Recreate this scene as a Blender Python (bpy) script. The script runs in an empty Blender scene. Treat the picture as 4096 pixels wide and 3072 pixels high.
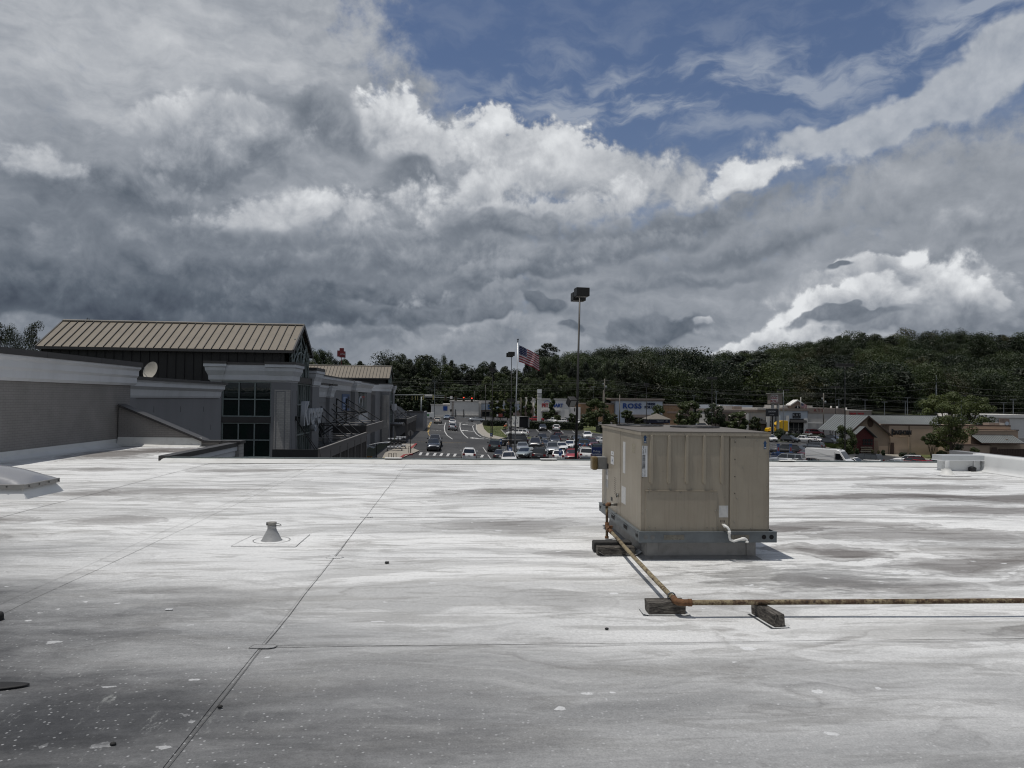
import bpy, bmesh, math, random
from math import sin, cos, tan, atan2, radians, pi, sqrt, floor
from mathutils import Vector, Matrix, noise as mn
random.seed(7)
S = bpy.context.scene
COL = S.collection

# ------------------------------------------------------------------ camera
CAM_H = 1.7
YAW, PITCH, ROLL = radians(4.1), radians(1.25), radians(0.7)
F = 2840.0
_f = Vector((sin(YAW)*cos(PITCH), cos(YAW)*cos(PITCH), sin(PITCH)))
_r0 = Vector((cos(YAW), -sin(YAW), 0))
_u0 = _r0.cross(_f)
_r = _r0*cos(ROLL) + _u0*sin(ROLL)
_u = _u0*cos(ROLL) - _r0*sin(ROLL)
C0 = Vector((0, 0, CAM_H))
cam = bpy.data.cameras.new('camera')
cam.sensor_width = 36.0
cam.lens = F/4096*36.0
cam.clip_start = 0.1
cam.clip_end = 6000
camo = bpy.data.objects.new('camera', cam)
COL.objects.link(camo)
m = Matrix((_r, _u, -_f)).transposed().to_4x4()
m.translation = C0
camo.matrix_world = m
S.camera = camo

def ray(px, py):
    return _f + _r*((px-2048)/F) - _u*((py-1536)/F)
def atZ(px, py, z=0.0):
    d = ray(px, py); return C0 + d*((z-CAM_H)/d.z)
def atY(px, py, y):
    d = ray(px, py); return C0 + d*(y/d.y)
def atX(px, py, x):
    d = ray(px, py); return C0 + d*(x/d.x)

def g(x, y):            # height of the shopping centre's ground, falling to the right
    return CAM_H - 7.6 + .010*(min(max(y, 40), 220)-87) - .034*max(min(x, 90), -60) - .17
def G(px, py, dz=0.0):
    d = ray(px, py); lo, hi = 20.0, 1500.0
    for i in range(60):
        t = (lo+hi)/2; p = C0 + d*t
        if p.z > g(p.x, p.y)+dz: lo = t
        else: hi = t
    return C0 + d*t

# ------------------------------------------------------------------ render settings
vs = S.view_settings
S.display_settings.display_device = 'sRGB'
vs.view_transform = 'Standard'; vs.look = 'None'; vs.exposure = 0.0; vs.gamma = 1.0
vs.use_curve_mapping = False
S.render.engine = 'CYCLES'
cy = S.cycles
cy.max_bounces = 5; cy.diffuse_bounces = 3; cy.glossy_bounces = 3; cy.transmission_bounces = 3; cy.transparent_max_bounces = 8
cy.caustics_reflective = False; cy.caustics_refractive = False
cy.use_denoising = True; cy.filter_width = 1.15
cy.sample_clamp_indirect = 6

# ------------------------------------------------------------------ node helper
class NT:
    def __init__(s, tree): s.t = tree; s.n = tree.nodes; s.l = tree.links
    def new(s, typ, **kw):
        n = s.n.new(typ)
        for k, v in kw.items(): setattr(n, k, v)
        return n
    def put(s, sock, v):
        if isinstance(v, bpy.types.NodeSocket): s.l.new(v, sock)
        elif v is not None:
            try: sock.default_value = v
            except Exception: sock.default_value = (*v, 1.0)
    def m(s, op, a, b=None, c=None, clamp=False):
        n = s.new('ShaderNodeMath', operation=op, use_clamp=clamp)
        s.put(n.inputs[0], a)
        if b is not None: s.put(n.inputs[1], b)
        if c is not None: s.put(n.inputs[2], c)
        return n.outputs[0]
    def add(s, a, b): return s.m('ADD', a, b)
    def sub(s, a, b): return s.m('SUBTRACT', a, b)
    def mul(s, a, b): return s.m('MULTIPLY', a, b)
    def clamp(s, a): return s.m('ADD', a, 0.0, clamp=True)
    def vm(s, op, a, b=None):
        n = s.new('ShaderNodeVectorMath', operation=op)
        s.put(n.inputs[0], a)
        if b is not None: s.put(n.inputs[1], b)
        return n.outputs[0]
    def scale(s, a, k):
        n = s.new('ShaderNodeVectorMath', operation='SCALE'); s.put(n.inputs[0], a); s.put(n.inputs['Scale'], k); return n.outputs[0]
    def sep(s, v):
        n = s.new('ShaderNodeSeparateXYZ'); s.put(n.inputs[0], v); return n.outputs
    def comb(s, x, y, z):
        n = s.new('ShaderNodeCombineXYZ')
        for i, v in enumerate((x, y, z)): s.put(n.inputs[i], v)
        return n.outputs[0]
    def noise(s, vec, scale, detail=4, rough=.5, dist=0.0, col=False, lac=2.0):
        n = s.new('ShaderNodeTexNoise'); s.put(n.inputs['Vector'], vec)
        n.inputs['Scale'].default_value = scale; n.inputs['Detail'].default_value = detail
        n.inputs['Roughness'].default_value = rough; n.inputs['Distortion'].default_value = dist
        n.inputs['Lacunarity'].default_value = lac
        return n.outputs['Color' if col else 'Fac']
    def voro(s, vec, scale, feature='F1', out='Distance', rnd=1.0, smooth=None):
        n = s.new('ShaderNodeTexVoronoi', feature=feature); s.put(n.inputs['Vector'], vec)
        n.inputs['Scale'].default_value = scale; n.inputs['Randomness'].default_value = rnd
        if smooth is not None: n.inputs['Smoothness'].default_value = smooth
        return n.outputs[out]
    def ramp(s, v, a, b, lo=0.0, hi=1.0, smooth=True):
        n = s.new('ShaderNodeMapRange', interpolation_type='SMOOTHSTEP' if smooth else 'LINEAR')
        s.put(n.inputs['Value'], v); s.put(n.inputs['From Min'], a); s.put(n.inputs['From Max'], b)
        s.put(n.inputs['To Min'], lo); s.put(n.inputs['To Max'], hi)
        return n.outputs[0]
    def mix(s, f, a, b, blend='MIX'):
        n = s.new('ShaderNodeMix', data_type='RGBA', blend_type=blend)
        s.put(n.inputs[0], f); s.put(n.inputs[6], a); s.put(n.inputs[7], b)
        return n.outputs[2]
    def mixf(s, f, a, b):
        n = s.new('ShaderNodeMix', data_type='FLOAT')
        s.put(n.inputs[0], f); s.put(n.inputs[2], a); s.put(n.inputs[3], b)
        return n.outputs[0]

def mkgroup(name, ins, fn):
    gt = bpy.data.node_groups.new(name, 'ShaderNodeTree'); w = NT(gt)
    for i in ins: gt.interface.new_socket(i, in_out='INPUT', socket_type='NodeSocketFloat')
    gi = w.new('NodeGroupInput'); outs = fn(w, {n: gi.outputs[k] for k, n in enumerate(ins)})
    for k in range(len(outs)): gt.interface.new_socket('o%d' % k, in_out='OUTPUT', socket_type='NodeSocketFloat')
    go = w.new('NodeGroupOutput')
    for k, o in enumerate(outs): w.l.new(o, go.inputs[k])
    return gt
def usegroup(w, gt, vals):
    n = w.new('ShaderNodeGroup'); n.node_tree = gt
    for k, v in enumerate(vals): w.put(n.inputs[k], v)
    return n.outputs

# ------------------------------------------------------------------ sun and sky
SUNV = Vector((-.225, -.06, 1)).normalized()
SUN_EL = math.asin(SUNV.z); SUN_AZ = atan2(SUNV.x, SUNV.y)
sd = bpy.data.lights.new('sun', 'SUN'); sd.energy = 2.75; sd.angle = radians(.53); sd.color = (1, .955, .89)
so = bpy.data.objects.new('sun', sd); COL.objects.link(so)
so.rotation_euler = SUNV.to_track_quat('Z', 'Y').to_euler(); so.location = (-20, -5, 80)

W = bpy.data.worlds.new('World'); W.use_nodes = True
def build_sky():
    w = NT(W.node_tree); w.n.clear()
    sky = w.new('ShaderNodeTexSky', sky_type='NISHITA'); sky.sun_disc = False
    sky.sun_elevation = SUN_EL; sky.sun_rotation = SUN_AZ
    sky.air_density = 1.0; sky.dust_density = .6; sky.ozone_density = 2.2
    tc = w.new('ShaderNodeTexCoord')
    D = w.vm('NORMALIZE', tc.outputs['Generated'])
    dx, dy, dz = w.sep(D)
    az = w.m('ARCTAN2', dx, dy)
    el = w.m('ARCSINE', dz)
    def azel(px, py):
        d = ray(px, py).normalized(); return atan2(d.x, d.y), math.asin(d.z)
    P = w.comb(az, el, 0.0)
    # warps
    wn = w.vm('SUBTRACT', w.noise(D, 5.5, 2, .5, col=True), (.5, .5, .5))
    Dw = w.vm('ADD', D, w.scale(wn, .10))
    wx, wy, wz = w.sep(wn)
    wn2 = w.vm('SUBTRACT', w.noise(D, 26, 2, .5, col=True), (.5, .5, .5))
    w2x, w2y, w2z = w.sep(wn2)
    azw = w.add(w.add(az, w.mul(wx, .10)), w.mul(w2x, .04)); elw = w.add(w.add(el, w.mul(wy, .08)), w.mul(w2y, .035))
    def _blob(w, i):
        X = w.sub(i['az'], i['a0']); Y = w.sub(i['el'], i['e0'])
        U = w.add(w.mul(X, i['p']), w.mul(Y, i['q'])); V = w.add(w.mul(X, i['r']), w.mul(Y, i['s']))
        return [w.mul(w.m('EXPONENT', w.mul(w.add(w.mul(U, U), w.mul(V, V)), -1.0)), i['amp'])]
    GB = mkgroup('soft_blob', ['az', 'el', 'a0', 'e0', 'p', 'q', 'r', 's', 'amp'], _blob)
    def _cloud(w, i):
        X = w.sub(i['az'], i['a0']); Y = w.sub(i['el'], i['e0'])
        U = w.add(w.mul(X, i['p']), w.mul(Y, i['q'])); V = w.add(w.mul(X, i['r']), w.mul(Y, i['s']))
        f_ = w.add(w.m('EXPONENT', w.mul(w.add(w.mul(U, U), w.mul(V, V)), -1.0)), w.mul(i['fl'], i['rough']))
        mk_ = w.mul(w.ramp(f_, i['thr'], w.add(w.add(i['thr'], w.mul(i['soft'], 1.35)), w.m('MAXIMUM', w.mul(V, -.35), 0.0))), i['opa'])
        t = w.add(w.ramp(w.add(V, w.mul(w.sub(i['nF'], .5), 1.6)), -1.0, 1.0, i['base'], i['top']), w.mul(i['rel'], w.mul(i['relk'], .38)))
        return [w.m('MAXIMUM', i['A'], mk_), w.mixf(mk_, i['T'], t)]
    GC = mkgroup('cloud', ['az', 'el', 'fl', 'rel', 'nF', 'A', 'T', 'a0', 'e0', 'p', 'q', 'r', 's', 'top', 'base', 'soft', 'thr', 'rough', 'opa', 'relk'], _cloud)
    def blob(px, py, rx, ry, rot=0.0, amp=1.0, warp=True, pw=1.0):
        # soft ellipse round a direction; sizes in full-photo pixels, rot in degrees (anticlockwise)
        a0, e0 = azel(px, py); c, s_ = cos(radians(rot)), sin(radians(rot))
        return usegroup(w, GB, [azw if warp else az, elw if warp else el, a0, e0, c*F/rx, s_*F/rx, -s_*F/ry, c*F/ry, amp])[0]
    def total(l):
        r = l[0]
        for x in l[1:]: r = w.add(r, x)
        return r
    # flattened coordinates: clouds get thinner and more streaky towards the horizon
    PV = w.comb(w.mul(az, 1.0), w.mul(el, 1.9), 3.0)
    # fields
    nA = w.noise(w.vm('ADD', Dw, (3, 1, 7)), 7.0, 7, .55)                # broad sheets
    nA2 = w.noise(w.vm('ADD', Dw, (3.006, .996, 6.955)), 7.0, 5, .55)   # same, sampled towards the sun
    relA = w.mul(w.sub(nA, nA2), 3.0)
    nF0 = w.noise(w.vm('ADD', D, (1, 5, 2)), 16.0, 6, .62, .3)
    nB = w.noise(w.comb(azw, w.mul(elw, 2.6), 5.0), 9.0, 7, .58)                 # streaky
    nF2 = w.noise(w.vm('ADD', D, (1.004, 5.001, 1.980)), 16.0, 6, .62, .3)
    relF = w.mul(w.sub(nF0, nF2), 1.0)
    nC = w.noise(w.vm('ADD', D, (9, 2, 4)), 38.0, 5, .6)                 # mottle
    nF = w.noise(w.vm('ADD', D, (1, 5, 2)), 16.0, 8, .62, .3)                # fluffy edges
    vA = w.voro(w.vm('ADD', D, w.scale(w.vm('SUBTRACT', w.noise(D, 30, 3, .5, col=True), (.5, .5, .5)), .045)), 42.0, 'SMOOTH_F1', smooth=.25)
    vB = w.voro(w.vm('ADD', D, w.scale(wn2, .03)), 105.0, 'SMOOTH_F1', smooth=.3)
    puff = w.clamp(w.sub(1.02, w.add(w.mul(w.m('POWER', vA, 1.6), .9), w.mul(vB, .55))))   # cauliflower

    # 0 clear blue
    blue = w.mix(1.0, sky.outputs[0], (.058, .060, .068), 'MULTIPLY')
    col = w.mix(w.ramp(el, .0, .5, .78, .15), blue, (.17, .22, .32))
    # 1 thin veils in the blue
    veil = w.clamp(w.mul(w.ramp(nB, .44, .70), total([
        blob(2900, 330, 900, 130, -3, .8), blob(2350, 400, 520, 120, 5, .9), blob(3500, 200, 900, 160, 12, .45), blob(3900, 30, 260, 70, 20, 1.2),
        blob(2500, 470, 500, 60, 0, .6), blob(3100, 600, 900, 120, 10, .4), w.mul(w.ramp(el, .55, .8), .5)])))
    col = w.mix(veil, col, (.30, .345, .43))
    col = w.mix(w.mul(w.ramp(nB, .40, .66), .16), col, (.30, .345, .43))
    # 2 the high grey sheet and the hole in it
    hole = total([blob(3250, 110, 1300, 320, -4, 1.30), blob(2700, 520, 480, 110, -10, .62), blob(3250, 400, 900, 190, 14, .95),
                  blob(2350, 130, 560, 240, -20, .85), blob(1850, 90, 360, 260, -40, .45), blob(3000, 560, 420, 120, 16, .6),
                  blob(2000, 400, 420, 110, -30, .45), w.mul(w.ramp(el, .62, .95), .45)])
    cov = w.sub(w.add(.86, w.mul(w.sub(nA, .5), .8)), hole)
    cov = w.add(cov, w.mul(w.sub(nC, .5), .95)); cov = w.add(cov, w.mul(w.sub(nF, .5), .45))
    A = w.ramp(cov, .16, .70)
    T = w.add(w.add(.52, w.mul(w.sub(nB, .5), .55)), total([blob(900, 130, 1100, 330, 0, .14), blob(250, 300, 500, 300, 0, .10), blob(3500, 1000, 900, 260, 0, .05), blob(300, 1080, 1300, 330, 0, -.16)]))
    T = w.add(T, w.add(w.mul(w.sub(nF, .5), .18), w.mul(relF, .14)))
    fl = w.add(w.mul(w.sub(nF, .5), 1.0), w.add(w.mul(w.sub(nC, .5), .42), w.mul(w.sub(puff, .5), .22)))
    rel = w.add(w.add(w.mul(relF, 1.25), w.mul(w.sub(puff, .5), .22)), w.add(w.mul(w.sub(nC, .5), .30), w.mul(relA, .25)))
    def cloud(px, py, rx, ry, rot, top, base, soft=.16, thr=.42, rough=1.0, opa=1.0, relk=1.0):
        nonlocal A, T
        a0, e0 = azel(px, py); c, s_ = cos(radians(rot)), sin(radians(rot)); ax, ay = F/(rx*1.25), F/(ry*1.25)
        A, T = usegroup(w, GC, [azw, elw, fl, rel, nF, A, T, a0, e0, c*ax, s_*ax, -s_*ay, c*ay, top, base, soft, thr, rough, opa, relk])
    for q in [
      (3240, 870, 900, 170, 6, .60, .48, .5, .25, .5, .6, .6), (3700, 760, 600, 130, 14, .62, .52, .4, .3, .7, .6, .6),
      (2130, 650, 430, 170, -6, .92, .68), (1640, 545, 240, 120, -22, .93, .70), (2560, 710, 340, 140, -12, .80, .62, .3), (2985, 712, 165, 68, 12, .92, .74, .24), (2330, 740, 300, 90, 0, .70, .50, .3),
      (780, 500, 330, 90, 10, .82, .62, .3), (1310, 500, 210, 120, -15, .50, .38, .25), (860, 630, 330, 130, 14, .70, .24, .2, .38), (400, 750, 330, 85, -6, .56, .22, .25, .36), (130, 640, 120, 50, 0, .8, .6, .3), (1640, 690, 120, 80, -10, .42, .34, .3),
      (1250, 860, 560, 90, 12, .84, .64, .3), (1900, 800, 320, 120, 20, .88, .66, .3), (2260, 830, 430, 90, 12, .84, .62, .3), (2000, 930, 420, 60, 5, .50, .34, .25), (2750, 860, 500, 60, 10, .46, .36, .3), (1400, 960, 420, 60, 6, .62, .40, .3), (700, 960, 500, 70, 4, .46, .32, .35),
      (2300, 1010, 560, 60, 10, .52, .27, .25), (3000, 990, 500, 70, 6, .44, .32, .4), (1580, 1060, 480, 70, 6, .54, .28, .25), (2050, 1090, 420, 50, 8, .50, .26, .25), (700, 1080, 700, 70, 0, .36, .20, .3), (2600, 1120, 520, 46, 3, .48, .36, .3),
      (400, 1200, 900, 110, -3, .24, .06, .3, .30, .7), (1400, 1190, 480, 60, 4, .38, .18, .25), (1950, 1170, 300, 50, 8, .56, .30, .2), (1700, 1255, 420, 46, 4, .40, .22, .25), (1100, 1270, 420, 40, 0, .26, .12, .25),
      (60, 1300, 240, 36, 0, .48, .38, .3), (1420, 1350, 330, 40, 0, .50, .36, .3), (2050, 1310, 230, 60, 0, .66, .50, .2), (1850, 1380, 330, 46, 0, .54, .44, .3), (2450, 1250, 360, 50, 0, .50, .44, .4), (2480, 1390, 360, 40, 0, .56, .46, .3), (2185, 1222, 110, 38, -8, .36, .26, .14, .40, .8), (1900, 1260, 160, 36, 4, .36, .26, .2),
      (2610, 1325, 190, 70, 4, .38, .28, .16, .40, .9), (2325, 1320, 60, 22, 0, .38, .30, .2), (2765, 1300, 60, 24, 0, .74, .5, .2), (2900, 1350, 180, 30, 0, .60, .48, .25), (3780, 1000, 420, 50, 8, .58, .46, .35), (3950, 860, 260, 60, 10, .54, .44, .35), (3850, 1330, 420, 60, 0, .44, .34, .3)]: cloud(*q)
    # the towering cumulus on the right, built up of overlapping heads
    for q in [(3640, 1180, 300, 130, -8, .74, .46, .12, .36, .8), (3380, 1130, 230, 60, 6, .70, .60, .3, .4), (3560, 1090, 190, 66, -4, 1.0, .66, .15, .38, .8), (3740, 1140, 190, 62, -20, .96, .58, .15, .38, .8), (3900, 1190, 110, 40, -14, .86, .48, .12),
              (3420, 1220, 250, 66, 14, .96, .56, .15, .38, .8), (3230, 1290, 230, 62, 26, .98, .60, .15, .38, .8), (3030, 1380, 190, 50, 26, .95, .62, .15, .38, .8), (3330, 1350, 260, 60, 0, .84, .50, .14), (3640, 1280, 240, 60, 0, .56, .34, .16), (3400, 1252, 150, 26, 2, .44, .36, .12, .42, .8), (3390, 1068, 60, 20, 0, .42, .40, .2)]: cloud(*q, 1.0, 1.15)  if len(q) == 10 else cloud(*q)
    cr = w.new('ShaderNodeValToRGB'); w.put(cr.inputs[0], T)
    e = cr.color_ramp.elements
    e[0].position = 0; e[0].color = (.056, .070, .096, 1); e[1].position = 1; e[1].color = (.76, .78, .80, 1)
    for p_, c_ in ((.2, (.106, .128, .160, 1)), (.4, (.195, .220, .258, 1)), (.6, (.325, .350, .390, 1)), (.8, (.52, .54, .57, 1))):
        k = e.new(p_); k.color = c_
    # thin sheet lets some blue through, thick cloud does not
    col = w.mix(A, col, cr.outputs[0])
    wis = total([blob(3430, 510, 380, 46, 14, .95), blob(3660, 430, 340, 50, 28, .8), blob(3980, 260, 190, 130, 30, .95), blob(3150, 550, 260, 36, 8, .6), blob(3800, 400, 460, 110, 25, .3)])
    wm = w.ramp(w.add(wis, fl), .36, .80)
    col = w.mix(w.mul(wm, .88), col, w.mix(w.clamp(w.add(rel, .55)), (.27, .305, .36), (.54, .565, .60)))
    # below the horizon: plain ground colour
    col = w.mix(w.ramp(el, -.03, -.005), (.05, .055, .05), col)
    bg = w.new('ShaderNodeBackground'); w.put(bg.inputs[0], col); bg.inputs[1].default_value = 1.0
    out = w.new('ShaderNodeOutputWorld'); w.l.new(bg.outputs[0], out.inputs[0])
    W.cycles.sampling_method = 'MANUAL'; W.cycles.sample_map_resolution = 512
build_sky()
S.world = W
# ------------------------------------------------------------------ mesh builder
WL = {}      # world location of each root object, so parts can be modelled in world coordinates
class MB:
    def __init__(s): s.v = []; s.f = []; s.mi = []; s.cm = 0; s.sm = []; s.smooth = False
    def _add(s, vs_, fs):
        b = len(s.v); s.v += [tuple(p) for p in vs_]
        for q in fs: s.f.append(tuple(b+i for i in q)); s.mi.append(s.cm); s.sm.append(s.smooth)
        return s
    def quad(s, *p): return s._add(p, [tuple(range(len(p)))])
    def box(s, x0, x1, y0, y1, z0, z1):
        return s._add([(x0,y0,z0),(x1,y0,z0),(x1,y1,z0),(x0,y1,z0),(x0,y0,z1),(x1,y0,z1),(x1,y1,z1),(x0,y1,z1)],
                      [(0,3,2,1),(4,5,6,7),(0,1,5,4),(1,2,6,5),(2,3,7,6),(3,0,4,7)])
    def frustum(s, a, b):           # two rectangles (x0,x1,y0,y1,z)
        r = lambda q: [(q[0],q[2],q[4]),(q[1],q[2],q[4]),(q[1],q[3],q[4]),(q[0],q[3],q[4])]
        return s._add(r(a)+r(b), [(0,3,2,1),(4,5,6,7),(0,1,5,4),(1,2,6,5),(2,3,7,6),(3,0,4,7)])
    def prism(s, poly, axis, t0, t1):   # polygon in the two other axes, extruded along axis
        n = len(poly)
        def mk(p, t):
            return {'x': (t, p[0], p[1]), 'y': (p[0], t, p[1]), 'z': (p[0], p[1], t)}[axis]
        vs_ = [mk(p, t0) for p in poly]+[mk(p, t1) for p in poly]
        fs = [tuple(range(n))[::-1], tuple(range(n, 2*n))]+[(i, (i+1) % n, n+(i+1) % n, n+i) for i in range(n)]
        return s._add(vs_, fs)
    def tube(s, pts, r, n=8, cap=True, r1=None):
        pts = [Vector(p) for p in pts]; rings = []
        up = Vector((0, 0, 1))
        for i, p in enumerate(pts):
            d = (pts[min(i+1, len(pts)-1)]-pts[max(i-1, 0)]).normalized()
            a = up if abs(d.z) < .95 else Vector((1, 0, 0))
            e1 = d.cross(a).normalized(); e2 = d.cross(e1)
            rr = r if r1 is None else r+(r1-r)*i/(len(pts)-1)
            rings.append([p+(e1*cos(2*pi*k/n)+e2*sin(2*pi*k/n))*rr for k in range(n)])
        vs_ = [q for R in rings for q in R]; fs = []
        for i in range(len(pts)-1):
            for k in range(n): fs.append((i*n+k, i*n+(k+1) % n, (i+1)*n+(k+1) % n, (i+1)*n+k))
        if cap: fs += [tuple(range(n))[::-1], tuple(range((len(pts)-1)*n, len(pts)*n))]
        o = s.smooth; s.smooth = n > 6; s._add(vs_, fs); s.smooth = o
        if cap and n > 6: s.sm[-1] = s.sm[-2] = False
        return s
    def lathe(s, prof, c=(0, 0, 0), n=20, axis='z'):
        vs_ = []; fs = []
        for (r, z) in prof:
            for k in range(n):
                a = 2*pi*k/n
                p = (r*cos(a), r*sin(a), z)
                if axis == 'y': p = (p[0], p[2], p[1])
                if axis == 'x': p = (p[2], p[0], p[1])
                vs_.append((c[0]+p[0], c[1]+p[1], c[2]+p[2]))
        for i in range(len(prof)-1):
            for k in range(n): fs.append((i*n+k, i*n+(k+1) % n, (i+1)*n+(k+1) % n, (i+1)*n+k))
        o = s.smooth; s.smooth = True; s._add(vs_, fs); s.smooth = o
        return s
    def grid(s, fn, nu, nv):
        vs_ = [fn(i/nu, j/nv) for j in range(nv+1) for i in range(nu+1)]
        fs = [(j*(nu+1)+i, j*(nu+1)+i+1, (j+1)*(nu+1)+i+1, (j+1)*(nu+1)+i) for j in range(nv) for i in range(nu)]
        return s._add(vs_, fs)
    def ball(s, c, rx, ry, rz, n=10, m_=7):
        return s.lathe([(max(rx*sin(pi*i/m_), 1e-4), 0) for i in range(0)], c) if False else s._ball(c, rx, ry, rz, n, m_)
    def _ball(s, c, rx, ry, rz, n, m_):
        vs_ = []; fs = []
        for i in range(m_+1):
            t = pi*i/m_
            for k in range(n):
                a = 2*pi*k/n; vs_.append((c[0]+rx*sin(t)*cos(a), c[1]+ry*sin(t)*sin(a), c[2]-rz*cos(t)))
        for i in range(m_):
            for k in range(n): fs.append((i*n+k, i*n+(k+1) % n, (i+1)*n+(k+1) % n, (i+1)*n+k))
        o = s.smooth; s.smooth = True; s._add(vs_, fs); s.smooth = o
        return s
    def mesh(s, name, mats, off=None):
        me = bpy.data.meshes.new(name)
        v = s.v if off is None else [(p[0]-off[0], p[1]-off[1], p[2]-off[2]) for p in s.v]
        me.from_pydata(v, [], s.f)
        for m_ in (mats if isinstance(mats, (list, tuple)) else [mats]): me.materials.append(m_)
        if any(s.mi): me.polygons.foreach_set('material_index', s.mi)
        if any(s.sm): me.polygons.foreach_set('use_smooth', s.sm)
        me.update()
        return me
    def pieces(s):
        n = len(s.v); par = list(range(n))
        def find(i):
            while par[i] != i: par[i] = par[par[i]]; i = par[i]
            return i
        for f in s.f:
            a = find(f[0])
            for i in f[1:]: par[find(i)] = a
        C = {}
        for i in range(n): C.setdefault(find(i), []).append(i)
        if len(C) < 2 or len(C) > 90: return None
        G_ = []
        for idx in C.values():
            P = [s.v[i] for i in idx]; G_.append([[min(p[k] for p in P)-.012 for k in range(3)], [max(p[k] for p in P)+.012 for k in range(3)], set(idx)])
        ch = True
        while ch:
            ch = False
            for i in range(len(G_)):
                for j in range(i+1, len(G_)):
                    A, B = G_[i], G_[j]
                    if all(A[0][k] <= B[1][k] and B[0][k] <= A[1][k] for k in range(3)):
                        G_[i] = [[min(A[0][k], B[0][k]) for k in range(3)], [max(A[1][k], B[1][k]) for k in range(3)], A[2] | B[2]]; del G_[j]; ch = True; break
                if ch: break
        if len(G_) < 2: return None
        out = []
        for _, _, idx in G_:
            m = MB(); mp = {}
            for f, a, b in zip(s.f, s.mi, s.sm):
                if f[0] in idx:
                    for i in f:
                        if i not in mp: mp[i] = len(m.v); m.v.append(s.v[i])
                    m.f.append(tuple(mp[i] for i in f)); m.mi.append(a); m.sm.append(b)
            out.append(m)
        return out
    def build(s, name, mats, parent=None, world=True, bevel=0):
        if parent is not None and name not in ('siding', 'board_batten', 'script_letters'):
            ps = s.pieces()
            if ps:
                for m in ps: o = m.build(name, mats, parent, world, bevel)
                return o
        off = WL.get(parent.name) if (parent and world) else None
        me = s.mesh(name, mats, off)
        if bevel: bevel_mesh(me, bevel)
        return link(name, me, parent)

def bevel_mesh(me, w_, seg=2):
    bm = bmesh.new(); bm.from_mesh(me)
    bmesh.ops.remove_doubles(bm, verts=bm.verts, dist=1e-5)
    es = [e for e in bm.edges if len(e.link_faces) == 2 and e.calc_face_angle(0) > .6]
    bmesh.ops.bevel(bm, geom=es, offset=w_, segments=seg, profile=.5, affect='EDGES', clamp_overlap=True)
    bm.to_mesh(me); bm.free()

def link(name, data, parent=None, loc=None):
    o = bpy.data.objects.new(name, data); COL.objects.link(o)
    if parent is not None:
        o.parent = parent; WL[o.name] = WL.get(parent.name, Vector((0, 0, 0)))
    else: WL[o.name] = Vector((0, 0, 0))
    if loc is not None: o.location = loc; WL[o.name] = WL[o.name]+Vector(loc)
    return o
def thing(name, label, cat, loc=(0, 0, 0), rz=0, group=None):
    o = link(name, None, None, loc); o.rotation_euler[2] = rz; o.empty_display_size = .2
    o['label'] = label; o['category'] = cat
    if group: o['group'] = group
    return o
def tag(o, label, cat, group=None):
    o['label'] = label; o['category'] = cat
    if group: o['group'] = group
    return o
def struct(o): o['kind'] = 'structure'; return o
def stuff(o, label=None, cat=None):
    o['kind'] = 'stuff'
    if label: o['label'] = label
    if cat: o['category'] = cat
    return o
def copy_tree(o, parent=None):
    c = o.copy(); COL.objects.link(c)
    if parent is not None: c.parent = parent
    for ch in KIDS.get(o.name, list(o.children)): copy_tree(ch, c)
    return c
KIDS = {}

# ------------------------------------------------------------------ materials
def newmat(name):
    m_ = bpy.data.materials.new(name); m_.use_nodes = True
    w = NT(m_.node_tree); w.n.clear()
    bs = w.new('ShaderNodeBsdfPrincipled'); out = w.new('ShaderNodeOutputMaterial')
    w.l.new(bs.outputs[0], out.inputs[0])
    return m_, w, bs
def bump(w, bs, h, strength=.3, dist=.01):
    b = w.new('ShaderNodeBump'); b.inputs['Strength'].default_value = strength; b.inputs['Distance'].default_value = dist
    w.put(b.inputs['Height'], h); w.l.new(b.outputs[0], bs.inputs['Normal'])
MATS = {}
def pm(name, c, rough=.6, metal=0.0, var=.12, sc=3.0, bp=0.0, bsc=40.0, dirt=0.0, dirtc=(.08, .07, .06), streak=False, coat=0.0, emit=None, spec=.5):
    if name in MATS: return MATS[name]
    m_, w, bs = newmat(name)
    tc = w.new('ShaderNodeTexCoord'); P = tc.outputs['Object']
    n1 = w.noise(P, sc, 5, .55)
    k = w.ramp(n1, .25, .75, 1-var, 1+var, smooth=False)
    base = w.mix(1.0, (*c, 1), w.comb(k, k, k), 'MULTIPLY')
    if dirt:
        Q = w.vm('MULTIPLY', P, (1, 1, .12)) if streak else P
        n2 = w.noise(Q, sc*2.2, 6, .65)
        base = w.mix(w.mul(w.ramp(n2, .48, .72), dirt), base, (*dirtc, 1))
    w.put(bs.inputs['Base Color'], base)
    bs.inputs['Roughness'].default_value = rough; bs.inputs['Metallic'].default_value = metal
    bs.inputs['Specular IOR Level'].default_value = spec
    if coat: bs.inputs['Coat Weight'].default_value = coat; bs.inputs['Coat Roughness'].default_value = .04
    if bp: bump(w, bs, w.noise(P, bsc, 4, .6), bp, .01)
    if emit: bs.inputs['Emission Color'].default_value = (*emit[0], 1); bs.inputs['Emission Strength'].default_value = emit[1]
    MATS[name] = m_; return m_

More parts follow.
